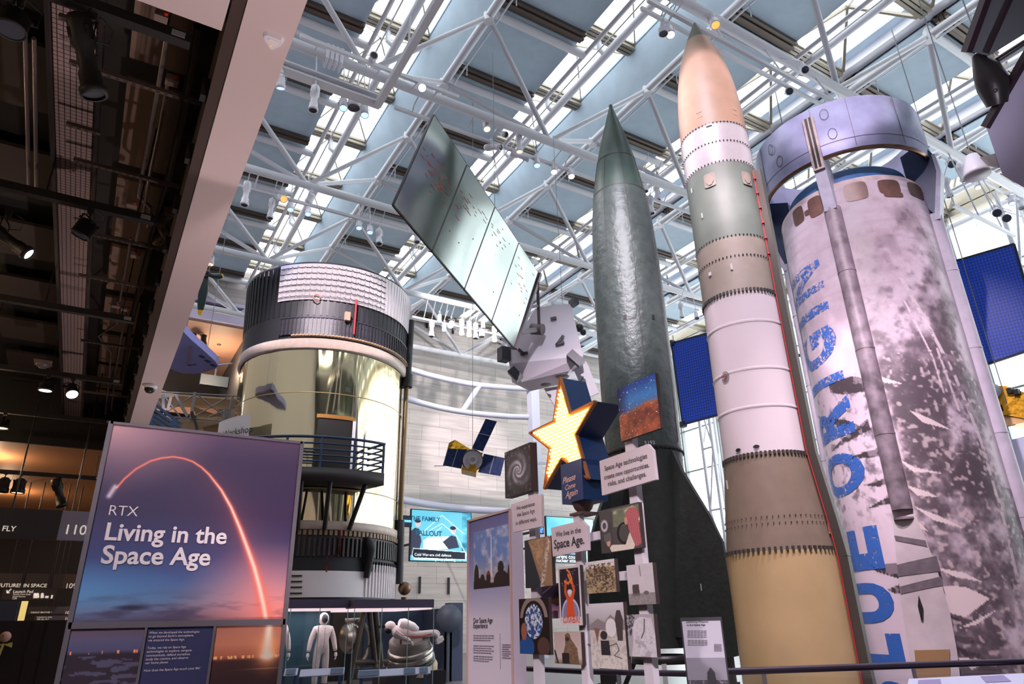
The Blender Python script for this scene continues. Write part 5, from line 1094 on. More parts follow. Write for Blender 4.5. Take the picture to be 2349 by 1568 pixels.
m = MB(); m.tube(cp_+Vector((.3, .2, .2)), cp_.xy.to_3d()+Vector((.3, .2, 17.4)), .01, n=5); m.build('hanging_wire', mat('steel_wire', (130, 130, 136), .4, metal=.6), cr)
sl_ = hd(2232, 370, 15); spk = thing('pendant_speaker', 'white cone-shaped speaker hanging below the roof right of the raised ring', 'speaker', sl_)
m = MB(); m.lathe([(0, .5), (.12, .48), (.24, .06), (.24, 0), (0, .0)], sl_-Vector((0, 0, .35)), 24); m.build('cone', WHITE2, spk)
m = MB(); m.tube(sl_+Vector((0, 0, .1)), (sl_.x, sl_.y, 20.2), .012, n=5); m.build('hanging_wire', mat('steel_wire', (130, 130, 136), .4, metal=.6), spk)
# ================================================================== the picture posts in front
XB = 3.2
POST = mat('post_white', (214, 206, 216), .5); DIM = mat('board_edge', (58, 44, 44), .6); PRINT = paint_mat('printed_photo', .45)
def yz(px, py, x=XB): return onx(px, py, x)
def quad(TL, TR, BR, BL, x=XB):
    a, b, c, d = (yz(*p, x) for p in (TL, TR, BR, BL)); yl, yr = (a.y+d.y)/2, (b.y+c.y)/2; zt, zb = (a.z+b.z)/2, (c.z+d.z)/2
    return Vector((x, yl, zt)), Vector((x, yr, zt)), Vector((x, yl, zb))
def photo(name, label, corners, pt, x=XB, thick=.03, cat='photo board', group='photo boards on the posts'):
    TL, TR, BL = quad(*corners, x=x); mid = (TR+BL)/2; r = thing(name, label, cat, (x, mid.y, BL.z), group)
    m = MB(); BR = TR+BL-TL; m.prism([TL, TR, BR, BL], (thick, 0, 0)); m.build('backing_board', DIM, r)
    o = Vector((-.002, 0, 0)); pos = flat_pos(TL+o, TR+o, BL+o, pt.w, pt.h); paint_mesh('print', pos, pt.a, PRINT, r); return r
def post(label, pxa, pxb, w_=.075, x=3.26, arms=()):
    a, b = yz(*pxa, x), yz(*pxb, x); y = (a.y+b.y)/2; r = thing('display_post', label, 'post', (x, y, 0), 'white posts of the picture display')
    m = MB(); m.box((x-.025, y-w_/2, 0), (x+.025, y+w_/2, a.z)); m.build('upright', POST, r)
    for p, q in arms:
        A, B = yz(*p, x), yz(*q, x); z = (A.z+B.z)/2; m = MB(); m.box((x-.02, min(A.y, B.y), z-.03), (x+.02, max(A.y, B.y), z+.03)); m.build('cross_arm', POST, r)
    return r
post('white display post on the left carrying the hurricane photo', (1228, 1012), (1228, 1560), .09)
post('white display post in the middle under the lit star', (1330, 1175), (1345, 1560), .075, arms=(((1337, 1322), (1347, 1321)), ((1335, 1466), (1352, 1465))))
post('white display post on the right carrying the nebula photo', (1450, 975), (1490, 1560), .085, arms=(((1332, 1234), (1384, 1228)), ((1413, 1322), (1442, 1319)), ((1438, 1465), (1448, 1464))))
# --- photographs
def base(c, w=90, h=110, seed=1): p = Paint(w, h, c); p.s1 = p.n(7, 6, seed); p.s2 = p.n(22, 18, seed+50); return p
p = base((34, 34, 42), 100, 130, 11); R_ = np.hypot((p.X-.52)/.46, (p.Y-.5)/.4); th = np.arctan2(p.Y-.5, p.X-.52); sw = .5+.5*np.sin(3*th+9*np.log(R_+.06))
p.mix(np.clip(1.25-R_, 0, 1)*(.35+.65*sw)*(.55+.8*p.s1), (206, 204, 216)); p.mix(np.clip(p.s2*2-1, 0, 1)*np.clip(R_-.7, 0, 1), (220, 220, 226)); p.mix(np.clip(1-R_/.07, 0, 1)*.8, (120, 118, 130)); p.mix((p.Y > .75)*(p.X < .6)*.35, (40, 54, 66))
photo('photo_board', 'black and white photo of a swirling hurricane seen from space, on the left post', ((1158, 1037), (1217, 1014), (1218, 1124), (1159, 1143)), p, thick=.07)
p = base((44, 50, 60), 90, 130, 12); p.mix(p.poly([(.14, .02), (1, 0), (1, 1), (.62, 1)])*(.75+.5*p.s1), (150, 118, 92)); p.mix(p.poly([(.14, .02), (.75, 0), (.62, .7)])*np.clip(p.s2*2-.6, 0, 1), (196, 158, 118)); p.mix(np.clip(1-np.abs(p.X-(.95-.35*p.Y))/.12, 0, 1)*(p.s2 > .5), (216, 208, 206))
photo('photo_board', 'brown photo of a wedge of desert land beside dark sea, seen from space', ((1204, 1240), (1264, 1227), (1269, 1342), (1206, 1349)), p)
p = base((34, 24, 24), 110, 130, 13); p.mix(p.ell(.5, .42, .30, .31), (52, 84, 142)); p.mix(p.ell(.5, .42, .30, .31)*(p.s2 > .54), (216, 220, 230)); p.mix(p.ell(.24, .88, .26, .2), (36, 80, 142)); p.mix(p.ell(.16, .6, .1, .16), (150, 96, 84)); p.mix(p.ell(.8, .86, .2, .16)*.8, (98, 70, 64)); p.mix((np.abs(np.hypot((p.X-.5)/.42, (p.Y-.4)/.4)-1) < .12)*(p.Y < .35)*.8, (170, 150, 146))
photo('photo_board', 'photo of blue cloudy Earth through a round window, low on the left post', ((1191, 1374), (1257, 1368), (1263, 1500), (1193, 1500)), p)
p = base((92, 66, 104), 70, 90, 14).vgrad([(0, (96, 70, 108)), (.55, (84, 60, 96)), (.8, (170, 120, 140)), (1, (196, 170, 190))]); p.mix(p.ell(.75, .45, .18, .2), (44, 30, 44)); p.mix(p.ell(.75, .5, .25, .08), (150, 84, 60)); m_, _ = p.line([(0, .3), (.7, .0)], .015); p.mix(m_, (190, 170, 200))
photo('photo_board', 'purple-toned photo half hidden behind the red poster', ((1242, 1338), (1290, 1338), (1290, 1418), (1242, 1418)), p, x=3.34); _b = bpy.data.objects[[o.name for o in COL.objects if o.name.startswith('photo_board') and not o.parent][-1]]; m = MB(); a = yz(1265, 1390, 3.36); b = yz(1336, 1390, 3.36); m.box((3.37, b.y, a.z-.02), (3.39, a.y, a.z+.02)); m.box((3.27, b.y-.04, a.z-.02), (3.39, b.y+.03, a.z+.02)); m.build('bracket_arm', POST, _b)
p = Paint(110, 200, (206, 196, 198)); inn = p.poly([(.07, .04), (.93, .04), (.93, .86), (.07, .86)]); p.mix(inn, (34, 30, 44)); p.mix(p.ell(.5, .82, .40, .28)*inn, (186, 182, 206)); p.mix(p.ell(.5, .82, .34, .24)*inn, (128, 120, 150))
p.mix(p.poly([(.32, .86), (.36, .6), (.4, .52), (.6, .52), (.64, .6), (.68, .86)])*inn, (206, 78, 40)); 
for a_ in ([(.4, .56), (.30, .44), (.34, .26)], [(.6, .56), (.70, .42), (.60, .24)]): m_, _ = p.line(a_, .05, 1.8); p.mix(m_*inn, (206, 78, 40))
p.mix(p.ell(.5, .47, .09, .055), (206, 170, 150)); p.mix(p.ell(.5, .44, .11, .04), (214, 214, 220)); m_, _ = p.line([(.30, .25), (.45, .3), (.62, .22), (.52, .10), (.42, .06)], .035, 1.8); p.mix(m_*inn, (224, 120, 50)); m_, _ = p.line([(.46, .14), (.6, .3)], .03, 1.8); p.mix(m_*inn, (224, 120, 50))
for q in range(14): p.mix(p.ell(.12+.76*((q*.37) % 1), .07+.3*((q*.61) % 1), .012, .007), (230, 226, 230))
r = photo('poster_board', 'tall poster of an orange figure with raised arms under dark sky', ((1280, 1301), (1330.6, 1295), (1337, 1432.6), (1285.6, 1434)), p, cat='poster', group=None)
a_ = yz(1293, 1428); b_ = yz(1331, 1424); lettering('СЛАВА!', (XB-.004, a_.y, a_.z), (0, -1, 0), (0, 0, 1), width=abs(a_.y-b_.y), material=mat('red_print', (196, 62, 34), .5), parent=r, off=.02)
p = base((170, 150, 146), 80, 90, 16).vgrad([(0, (182, 160, 156)), (.8, (196, 180, 172)), (1, (120, 100, 84))]); bd = p.poly([(.42, .1), (.5, .02), (.6, .06), (.64, .22), (.85, .5), (.9, 1), (.3, 1), (.36, .6), (.42, .4)]); p.mix(bd*(.5+p.s2), (112, 88, 66)); p.mix(p.poly([(.28, .66), (.55, .66), (.55, .98), (.28, .98)]), (44, 38, 38)); p.mix(p.ell(.5, .22, .08, .06), (60, 48, 44))
m_, _ = p.line([(.02, .6), (.12, .98)], .03); p.mix(m_, (50, 44, 44))
photo('photo_board', 'photo of a soldier in tan uniform, lowest on the middle post', ((1271, 1449), (1333, 1449), (1336, 1523), (1273, 1522)), p)
p = base((70, 66, 66), 120, 120, 17); p.mix((p.Y < .45)*(p.X > .35)*(p.Y > .05)*(p.s1*.9+.2), (126, 136, 104)); p.mix((p.Y < .4)*(p.X > .3)*np.clip(p.s1*3-1.6, 0, 1), (206, 196, 184)); p.mix(p.poly([(0, .35), (.3, .3), (.34, 1), (0, 1)])*.7, (56, 52, 56)); m_, _ = p.line([(.60+.15*math.cos(t), .62+.22*math.sin(t)) for t in np.linspace(0, 6.28, 18)], .025); p.mix(m_, (24, 22, 24)); p.mix(p.ell(.12, .38, .09, .14, .3), (176, 168, 172)); p.mix(p.ell(.12, .38, .05, .08), (70, 66, 72))
p.mix(p.ell(.82, .28, .17, .2)+p.poly([(.68, .3), (.96, .3), (1, .9), (.86, .96), (.72, .55)]), (146, 66, 72)); p.mix((p.ell(.82, .28, .17, .2)+p.poly([(.68, .3), (.96, .3), (1, .9), (.86, .96), (.72, .55)])).clip(0, 1)*(((p.X*26+p.Y*20).astype(int)+(p.X*20-p.Y*26).astype(int)) % 2)*.4, (214, 160, 160)); p.mix(p.ell(.67, .36, .04, .09), (176, 130, 112)); p.mix(p.poly([(.22, .9), (.28, .84), (.62, .88), (.74, .62), (.84, .92), (.8, 1), (.26, 1)]), (206, 194, 180)); p.mix(p.ell(.2, .78, .05, .09), (184, 136, 116)); p.mix(p.poly([(.08, .58), (.26, .55), (.28, .74), (.1, .76)]), (86, 86, 84))
photo('photo_board', 'photo of a driver in a red checked headscarf at a steering wheel', ((1375.6, 1171), (1465.6, 1150.6), (1473, 1255.6), (1379, 1269)), p)
p = base((140, 122, 98), 110, 100, 18); p.mix((p.Y < .22)*1., (206, 202, 204)); p.mix((p.Y > .1)*(p.s2 > .52)*.8, (62, 50, 40)); p.mix((p.s1 > .58)*.6*(p.Y > .15), (186, 160, 120))
for q in range(9): m_, _ = p.line([(.3+.05*q, .12+.05*(q % 3)), (.3+.05*q+.02*(q % 2), .62)], .012); p.mix(m_*.85, (52, 42, 34))
photo('photo_board', 'photo of a crowd among brown ruins and rubble', ((1344, 1290.5), (1409, 1279), (1415, 1355), (1346.7, 1362.5)), p)
p = base((190, 182, 180), 120, 190, 19).vgrad([(0, (196, 190, 196)), (.2, (176, 170, 174)), (.36, (150, 142, 142)), (.4, (186, 178, 172)), (1, (206, 198, 192))]); p.mix(p.poly([(0, .34), (.25, .24), (.45, .3), (.62, .18), (.85, .3), (1, .26), (1, .42), (0, .42)]), (128, 118, 122)); p.mix((p.Y > .45)*(p.s2 > .56)*.5, (150, 140, 134)); p.mix(p.ell(.62, .38, .15, .14), (214, 208, 212)); p.mix(p.poly([(.74, .24), (.8, .12), (.9, .12), (.96, .26), (.92, .58), (.78, .58)]), (70, 60, 62)); p.mix(p.ell(.40, .50, .1, .07), (52, 46, 50)); p.mix(p.poly([(.12, .38), (.3, .4), (.26, .48), (.2, .62), (.16, .48)]), (122, 88, 74)); p.mix(p.poly([(.30, .58), (.54, .58), (.56, .8), (.30, .8)]), (44, 42, 46)); m_, d_ = p.line([(.56, .66), (.74, .62), (.8, .72), (.66, .8), (.86, .84)], .01, 1.6); p.mix(m_, (60, 54, 54))
photo('photo_board', 'tall grey photo of people setting up a white dish below mountains', ((1351, 1386), (1430, 1378.6), (1441, 1533), (1358, 1533)), p)
p = base((178, 170, 174), 80, 120, 20); p.mix(p.s1*.5, (206, 198, 202)); m_, _ = p.line([(.5, .05), (.52, .3)], .012, 1.5); p.mix(m_, (70, 64, 66)); p.mix(p.poly([(.18, .5), (.42, .5), (.44, .78), (.16, .78)]), (70, 62, 62)); p.mix((p.Y > .72)*(.4+.6*p.s2), (110, 102, 102)); p.mix(p.ell(.68, .72, .1, .05), (96, 88, 88))
photo('photo_board', 'pale misty photo of a thin rocket beside a dark tower', ((1437.5, 1297), (1497.5, 1288.6), (1505, 1383), (1444, 1389)), p)
p = base((160, 152, 158), 80, 120, 21); p.mix(p.poly([(.2, .2), (.5, .06), (.9, .1), (1, .5), (1, 1), (.1, 1), (.2, .6)])*(.4+.8*p.s2), (206, 200, 206)); p.mix((p.X+p.Y*.4 < .34)*(p.s2 > .45)*(p.Y < .5), (64, 62, 66)); m_, _ = p.line([(.66, .12), (.62, .4), (.5, .56)], .02, 1.5); p.mix(m_, (74, 68, 72)); p.mix((p.s1 > .6)*.4*(p.Y > .5), (120, 112, 116))
photo('photo_board', 'pale photo of a big boulder with a figure on top, lowest on the right post', ((1438.6, 1410.5), (1500.5, 1405.6), (1507, 1505), (1443, 1507)), p)
p = base((30, 62, 128), 130, 170, 22).vgrad([(0, (34, 60, 130)), (.3, (60, 120, 178)), (.5, (70, 100, 150)), (1, (70, 50, 60))]); e_ = .52-.12*p.X+.16*(p.n(3, 5, 31, 5)-.5); cl = np.clip((p.Y-e_)*14, 0, 1); p.mix(np.clip(.3-p.X, 0, .3)*3*(1-cl), (24, 26, 60)); p.mix(cl, (150, 78, 52)); p.mix(cl*np.clip(p.s1*2.4-.9, 0, 1), (84, 44, 44)); p.mix(cl*np.clip(1-np.abs(p.Y-e_)*9, 0, 1)*p.s2, (222, 160, 110)); p.mix((p.n(60, 46, 41, 1) > .93)*1., (236, 236, 246))
photo('photo_board', 'photo of an orange nebula under blue starry space, top of the right post', ((1416, 893), (1504, 854), (1515, 981), (1425, 1013)), p)
# --- text boards
def board(label, pts, lines, x=3.17, name='text_board', thick=.025):
    P = [yz(*q, x) for q in pts]; lo = min(q.z for q in P); r = thing(name, label, 'sign', (x, sum(q.y for q in P)/len(P), lo), 'lettered boards on the posts')
    m = MB(); m.prism(P, (thick, 0, 0)); m.build('panel', mat('board_lilac', (206, 192, 200), .5), r)
    for txt, l, rr, o_ in lines:
        a, b = yz(*l, x), yz(*rr, x); lettering(txt, (x-.003, a.y, (a.z+b.z)/2), (0, -1, 0), (0, 0, 1), width=abs(a.y-b.y), material=mat('text_dark', (44, 44, 50), .6), parent=r, off=o_)
    return r
board('lilac board about experiencing the space age in different ways, under the hurricane photo', [(1173, 1156), (1242, 1133), (1243, 1207), (1177, 1220)], [('We experience', (1185, 1171), (1227, 1158), .006), ('the Space Age', (1187, 1186), (1227, 1174), .006), ('in different ways.', (1184, 1205), (1232, 1192), .006)])
board('lilac board saying we live in the space age, under the lit star', [(1264, 1210), (1334, 1193), (1347, 1206), (1349, 1261), (1268, 1276)], [('We live in the', (1276, 1233), (1333, 1219), .008), ('Space Age.', (1272, 1261), (1341, 1243), .02)])
board('wide lilac board about new opportunities, risks and challenges, under the nebula photo', [(1375, 1057), (1486, 1018), (1497, 1032), (1505, 1099), (1381, 1136)], [('Space Age technologies', (1388, 1081), (1485, 1048), .006), ('create new opportunities,', (1387, 1101), (1490, 1069), .006), ('risks, and challenges.', (1396, 1117), (1483, 1089), .006)])
# --- tall light-coloured panel at the left of the posts
TL, TR, BL = quad((1073, 1190), (1173, 1169), (1176, 1568), (1077, 1568), x=3.3); wq = abs(TL.y-TR.y); z0 = 0.35
ep = thing('exhibit_panel', 'tall pale panel with a rocket launch crowd picture, left of the posts', 'exhibit panel', (3.3, (TL.y+TR.y)/2, 0))
m = MB(); m.box((3.3, TR.y-.015, 0), (3.42, TL.y+.015, TL.z)); m.build('case', mat('panel_case_lilac', (196, 184, 200), .5), ep)
m = MB()
for y in (TR.y-.0, TL.y-.0): m.box((3.285, y-.012, 0), (3.3, y+.012, TL.z))
m.box((3.285, TR.y, TL.z-.02), (3.3, TL.y, TL.z)); m.build('frame', mat('pink_frame', (190, 160, 156), .5), ep)
p = Paint(150, 360, (206, 198, 212)); zA = TL.z; hh = zA-z0
def pv(px, py): q = yz(px, py, 3.298); return ((TL.y-q.y)/wq, (zA-q.z)/hh)
p.vgrad([(0, (96, 100, 156)), (.10, (112, 118, 172)), (.30, (160, 158, 190)), (.42, (204, 196, 210)), (1, (212, 202, 214))])
(u0, v0), (u1, v1) = pv(1086, 1216), pv(1173, 1338); pc_ = p.poly([(u0, v0), (u1, v0), (u1, v1), (u0, v1)]); vv = (p.Y-v0)/(v1-v0)
cl_ = p.n(26, 7, 5); p.mix(pc_, (104, 136, 196)); p.mix(pc_*np.clip(cl_*3-1.3, 0, 1)*.9, (214, 206, 216)); p.mix(pc_*np.clip(vv-.45, 0, 1)*1.3, (214, 176, 152)); uu = (p.X-u0)/(u1-u0)
p.mix(pc_*np.clip(1-np.abs(uu-.5)/(.015+.035*np.clip(vv, 0, 1)), 0, 1)*(vv > .12)*(vv < .82), (236, 226, 226))
gd = np.clip((vv-(.86-.05*np.sin(uu*9)))*40, 0, 1)
for cx_, cy_, rx_, ry_ in ((.08, .8, .07, .22), (.25, .88, .07, .12), (.42, .84, .06, .12), (.75, .70, .08, .12), (.76, .9, .2, .16), (.98, .85, .06, .2)): gd = np.maximum(gd, (np.hypot((uu-cx_)/rx_, (vv-cy_)/ry_) < 1)*1.)
p.mix(pc_*gd, (34, 26, 32)); p.mix(pc_*(np.hypot((uu-.41)/.04, (vv-.76)/.03) < 1), (150, 50, 50))
paint_mesh('print', flat_pos((3.298, TL.y-.01, zA-.02), (3.298, TR.y+.01, zA-.02), (3.298, TL.y-.01, z0), 150, 360), p.a, PRINT, ep)
TD = mat('text_dark', (44, 44, 50), .6); TG = mat('text_grey', (120, 112, 124), .6)
for txt, l, rr in (('Our Space Age', (1086, 1428), (1130, 1424)), ('Experience', (1086, 1440), (1119, 1437))):
    a, b = yz(*l, 3.296), yz(*rr, 3.296); lettering(txt, (3.294, a.y, a.z), (0, -1, 0), (0, 0, 1), width=abs(a.y-b.y), material=TD, parent=ep, off=.012)
m = MB()
for y_, l0, l1 in [(1457+5.2*i, 1086, 1134-8*(i == 2)) for i in range(3)]+[(1480+5.2*i, 1086, 1134-6*(i % 2)) for i in range(4)]+[(1504+5*i, 1086, 1131-9*(i == 2)) for i in range(3)]+[(1478+5*i, 1152, 1176-4*(i % 3)) for i in range(7)]:
    a, b = yz(l0, y_, 3.296), yz(l1, y_, 3.296); z = a.z
    for q in range(7): s0, s1 = q/7, (q+.82)/7; m.box((3.2945, a.y+(b.y-a.y)*s1, z-.004), (3.2965, a.y+(b.y-a.y)*s0, z+.004))
m.build('small_print', TG, ep)
m = MB(); a, b = yz(1147, 1452, 3.296), yz(1149, 1535, 3.296); m.box((3.2945, a.y-.002, b.z), (3.2965, a.y+.002, a.z)); m.build('divider_line', TG, ep)
# --- the lit star
XS = 3.24; tips = [yz(*p_, XS) for p_ in ((1288, 866), (1369, 920), (1353, 1098), (1252, 1121), (1218, 993))]
def isect(a, b, c, d):
    A = np.array([[b.y-a.y, -(d.y-c.y)], [b.z-a.z, -(d.z-c.z)]]); t = np.linalg.solve(A, [c.y-a.y, c.z-a.z])[0]; return a+(b-a)*t
inner = [isect(tips[i], tips[(i+2) % 5], tips[(i+1) % 5], tips[(i+4) % 5]) for i in range(5)]
star = [q for i in range(5) for q in (tips[i], inner[i])]
st = thing('star_sign', 'big lit star studded with warm bulbs on a blue sign box', 'sign', (XS+.1, inner[2].y, tips[2].z-.25))
BLUE = mat('sign_blue', (20, 50, 96), .35); m = MB(); m.prism(star, (.26, 0, 0)); m.build('star_box', BLUE, st)
cen = sum(star, Vector())/10; ins = [cen+(q-cen)*.955 for q in star]
m = MB(); m.prism([q+Vector((-.004, 0, 0)) for q in ins], (.003, 0, 0)); m.build('star_face', mat('star_cream', (255, 206, 120), .5), st)
m = MB()
for i in range(10): m.bar(star[i]+Vector((-.01, 0, 0)), star[(i+1) % 10]+Vector((-.01, 0, 0)), .014, .03, up=(1, 0, 0))
m.build('star_rim', mat('copper_rim', (176, 112, 70), .4, metal=.5), st)
def inside(y, z, pg):
    c = False
    for i in range(len(pg)):
        a, b = pg[i], pg[(i+1) % len(pg)]
        if (a.z > z) != (b.z > z) and y < (b.y-a.y)*(z-a.z)/(b.z-a.z)+a.y: c = not c
    return c
small = [cen+(q-cen)*.88 for q in star]; bl = []
dy = .0345; ys = [q.y for q in star]; zs_ = [q.z for q in star]; j = 0; z = min(zs_)
while z < max(zs_):
    y = min(ys)+(dy/2 if j % 2 else 0)
    while y < max(ys):
        if inside(y, z, small): bl.append((y, z))
        y += dy
    z += dy*.866; j += 1
BULB = mat('lit_bulb', (255, 230, 170), .3, emit=(255, 208, 120), es=4)
bl.sort(key=lambda q: -(q[0]*0-q[0])); ex = MB(); bme = None
for i, (y, z) in enumerate(bl):
    if i < 100:
        if bme is None:
            m = MB(); m.ball((0, 0, 0), .0105, 10, 7, (1.25, 1, 1)); o = m.build('bulb', BULB, None); o.parent = st; bme = o
        else: o = bme.copy(); COL.objects.link(o)
        o.location = Vector((XS-.018, y, z))-org(st)
    else: ex.ball((XS-.018, y, z), .0105, 8, 5, (1.25, 1, 1))
if ex.v: o = ex.build('bulb_field', BULB, st); o['kind'] = 'stuff'
l = bpy.data.lights.new('bulb_glow', 'POINT'); l.energy = 4; l.color = (1, .66, .32); l.shadow_soft_size = .25
lo = bpy.data.objects.new('bulb_glow', l); COL.objects.link(lo); lo.parent = st; lo.location = cen+Vector((-.35, 0, 0))-org(st)
b0, b1, b2 = yz(1286, 1075, 3.2), yz(1334, 1063, 3.2), yz(1288, 1157, 3.2)
m = MB(); m.box((3.2, b1.y, b2.z), (3.44, b0.y, b0.z+.03)); m.build('sign_box', BLUE, st)
for txt, l_, r_ in (('Please', (1291, 1110), (1320, 1090)), ('Come', (1297, 1124), (1320, 1112)), ('Again', (1297, 1143), (1325, 1124))):
    a, b = yz(*l_, 3.196), yz(*r_, 3.196); rt = Vector((0, b.y-a.y, (b.z-a.z)*.25)); lettering(txt, a, rt.normalized(), (0, 0, 1), width=rt.length, material=mat('pink_script', (226, 188, 180), .5), parent=st, off=.006, shear=.35)
m = MB(); m.lathe([(.09, 0), (.07, -.05), (.04, -.08)], ((3.3, (b0.y+b1.y)/2, b2.z)), 16); m.cbox((3.3, (b0.y+b1.y)/2, b2.z-.09), (.16, .16, .02)); m.build('mount', mat('rusty_mount', (84, 64, 60), .5), st)
# --- small panel at the railing
dp = hd(1618, 1490, 5.6); dn = (CAMP-dp); dn.z = 0; dn.normalize(); dx_ = Vector((-dn.y, dn.x, 0))
def dq(px, py, o=0): return onplane(px, py, dp+dn*o, dn)
a, b = dq(1570, 1416), dq(1658, 1414); wz = .5; r = thing('exhibit_panel', 'small framed panel about weapons with a city photo, standing at the railing', 'exhibit panel', (dp.x, dp.y, 0))
u_ = (dq(1662, 1500)-dq(1572, 1500)); u_.z = 0; w_ = u_.length+.02; u_.normalize(); c_ = (dq(1617, 1500)); top = a.z
def dpq(s, z, o=0): return Vector((c_.x, c_.y, z))+u_*(s*w_/2)+dn*o
m = MB(); m.prism([dpq(-1, 0), dpq(1, 0), dpq(1, top), dpq(-1, top)], dn*-.04); m.build('frame', mat('charcoal_frame', (52, 50, 58), .5), r)
p = Paint(90, 200, (206, 200, 216)); zz0 = dq(1620, 1503).z; zb_ = 1.6-.62; hh = top-zb_; vB = (top-zz0)/hh
p.mix((p.Y > vB)*1., (150, 146, 158)); p.mix((p.Y > vB+.24)*(p.s1 if hasattr(p, 's1') else 1.)*(p.n(30, 20, 7) > .4), (84, 80, 90)); p.mix(p.poly([(.5, vB+.16), (.6, vB+.1), (.7, vB+.16), (.72, vB+.3), (.48, vB+.3)]), (70, 66, 74)); p.mix((p.Y > vB+.36)*1., (96, 92, 102))
e = .93; paint_mesh('print', flat_pos(dpq(-e, top-.025, .003), dpq(e, top-.025, .003), dpq(-e, zb_, .003), 90, 200), p.a, PRINT, r)
for txt, l_, r_ in (('Delivering Weapons', (1575, 1428), (1625, 1426)), ('in the Space Age', (1576, 1435), (1618, 1433))):
    a, b = dq(*l_, .006), dq(*r_, .006); lettering(txt, a, u_, (0, 0, 1), width=(b-a).length, material=TD, parent=r, off=.012)
m = MB()
for y_, l0, l1 in [(1446+3.6*i, 1577, 1622) for i in range(5)]+[(1468+3.4*i, 1578, 1624) for i in range(4)]+[(1477+3*i, 1638, 1656) for i in range(6)]:
    a, b = dq(l0, y_, .006), dq(l1, y_, .006)
    for q in range(6): m.bar(a+(b-a)*(q/6), a+(b-a)*((q+.8)/6), .003, .004)
m.build('small_print', TG, r)
# --- railings
def railing(label, pxs, z=1.07, r_=.035):
    P = [onz(px, py, z) for px, py in pxs]; rr = thing('railing', label, 'railing', (P[0].x, P[0].y, 0))
    m = MB(); m.path(P, r_, n=12); m.build('handrail', mat('violet_black_rail', (46, 36, 52), .35, metal=.3), rr)
    for a, b in zip(P[:-1], P[1:]):
        a2, b2 = Vector((a.x, a.y, .05)), Vector((b.x, b.y, .05)); m = MB(); m.add([a2, b2, b-Vector((0, 0, .03)), a-Vector((0, 0, .03))], [(0, 1, 2, 3)]); m.build('glass_panel', CLEAR, rr)
        n = max(1, int((b-a).length/1.3))
        for i in range(n): p_ = a+(b-a)*((i+.35)/n); m = MB(); m.bar((p_.x, p_.y, 0), (p_.x, p_.y, z), .018, .05); m.build('post', mat('rail_post', (150, 140, 150), .35, metal=.6), rr)
railing('dark violet railing with glass in front of the tall missile and the booster', [(1640, 1541), (1950, 1530), (2349, 1516), (2480, 1512)])
railing('dark violet railing with glass behind the picture posts', [(1190, 1532), (1330, 1539), (1600, 1545)], r_=.03)
rk = [onz(*p_, .96) for p_ in ((2085, 1556), (2349, 1543), (2420, 1600), (2075, 1600))]; r = thing('reading_rail', 'pale slanted label rail below the railing at the bottom right corner', 'label rail', (rk[0].x, rk[0].y, 0))
m = MB(); m.prism(rk, (0, 0, -.03)); m.build('top', mat('pale_blue_rail', (176, 180, 204), .4), r)
m = MB()
for q in (.3, .8): p_ = rk[0]+(rk[1]-rk[0])*q+(rk[3]-rk[0])*.4; m.bar((p_.x, p_.y, 0), (p_.x, p_.y, .93), .05)
m.build('leg', DARK, r)
m = MB()
for q0, q1, v0, v1 in ((.08, .26, .15, .6), (.6, .8, .1, .5)):
    f_ = lambda u, v: rk[0]+(rk[1]-rk[0])*u+(rk[3]-rk[0])*v+Vector((0, 0, .003)); m.prism([f_(q0, v0), f_(q1, v0), f_(q1, v1), f_(q0, v1)], (0, 0, .002))
m.build('label_card', mat('card_violet', (110, 104, 142), .5), r)
# ================================================================== the dusk poster at the left
a, b = onz(252, 958, 3.0), onz(692, 1018, 3.0); YP = (a.y+b.y)/2; xl, xr = a.x+.0, b.x
def pl(px, py, o=0): return ony(px, py, YP+o)
PL, PR = pl(250, 965), pl(691, 1020); ztop = 2.985; xl, xr = (pl(250, 980).x+pl(165, 1400).x)/2, (pl(691, 1020).x+pl(655, 1440).x)/2
zbar1, zbar0 = pl(407, 1423).z, pl(407, 1437).z; zlow = .25
rt_ = thing('launch_poster', 'huge dusk poster of a curved orange launch trail with white title lettering', 'exhibit panel', ((xl+xr)/2, YP, 0))
FR = mat('grey_sign_frame', (92, 88, 96), .45)
m = MB(); m.box((xl-.01, YP+.01, 0), (xr+.01, YP+.09, ztop+.01)); m.build('case', mat('sign_back', (60, 62, 84), .5), rt_)
fr = 0.018
for nm, lo, hi in (('stile', (xl-.012, YP-.012, 0), (xl+fr, YP+.012, ztop+.012)), ('stile', (xr-fr, YP-.012, 0), (xr+.012, YP+.012, ztop+.012)), ('top_rail', (xl, YP-.012, ztop-.006), (xr, YP+.012, ztop+.012)), ('middle_rail', (xl, YP-.012, zbar0), (xr, YP+.012, zbar1))):
    m = MB(); m.box(lo, hi); m.build(nm, FR, rt_)
xd0, xd1 = pl(325, 1500).x, pl(484, 1500).x
for x in (xd0, xd1): m = MB(); m.box((x-.008, YP-.012, zlow), (x+.008, YP+.012, zbar0)); m.build('divider', FR, rt_)
wd_, hg_ = xr-xl, ztop-zbar1
p = Paint(330, 440, (70, 64, 96))
def pu(px, py): q = pl(px, py); return ((q.x-xl)/wd_, (ztop-q.z)/hg_)
p.vgrad([(0, (88, 72, 96)), (.15, (66, 58, 82)), (.45, (60, 55, 82)), (.68, (66, 74, 116)), (.80, (74, 98, 146)), (.9, (100, 122, 158)), (.95, (112, 112, 140)), (1, (84, 78, 104))])
dd = np.hypot((p.X-.02)/.55, (p.Y-.02)/.36); p.mix(np.clip(1-dd, 0, 1)**1.2*.75, (206, 160, 162))
p.mix(np.clip((p.X-.35)*1.4, 0, 1)*np.clip(1-np.abs(p.Y-.45)/.5, 0, 1)*.75, (58, 42, 74))
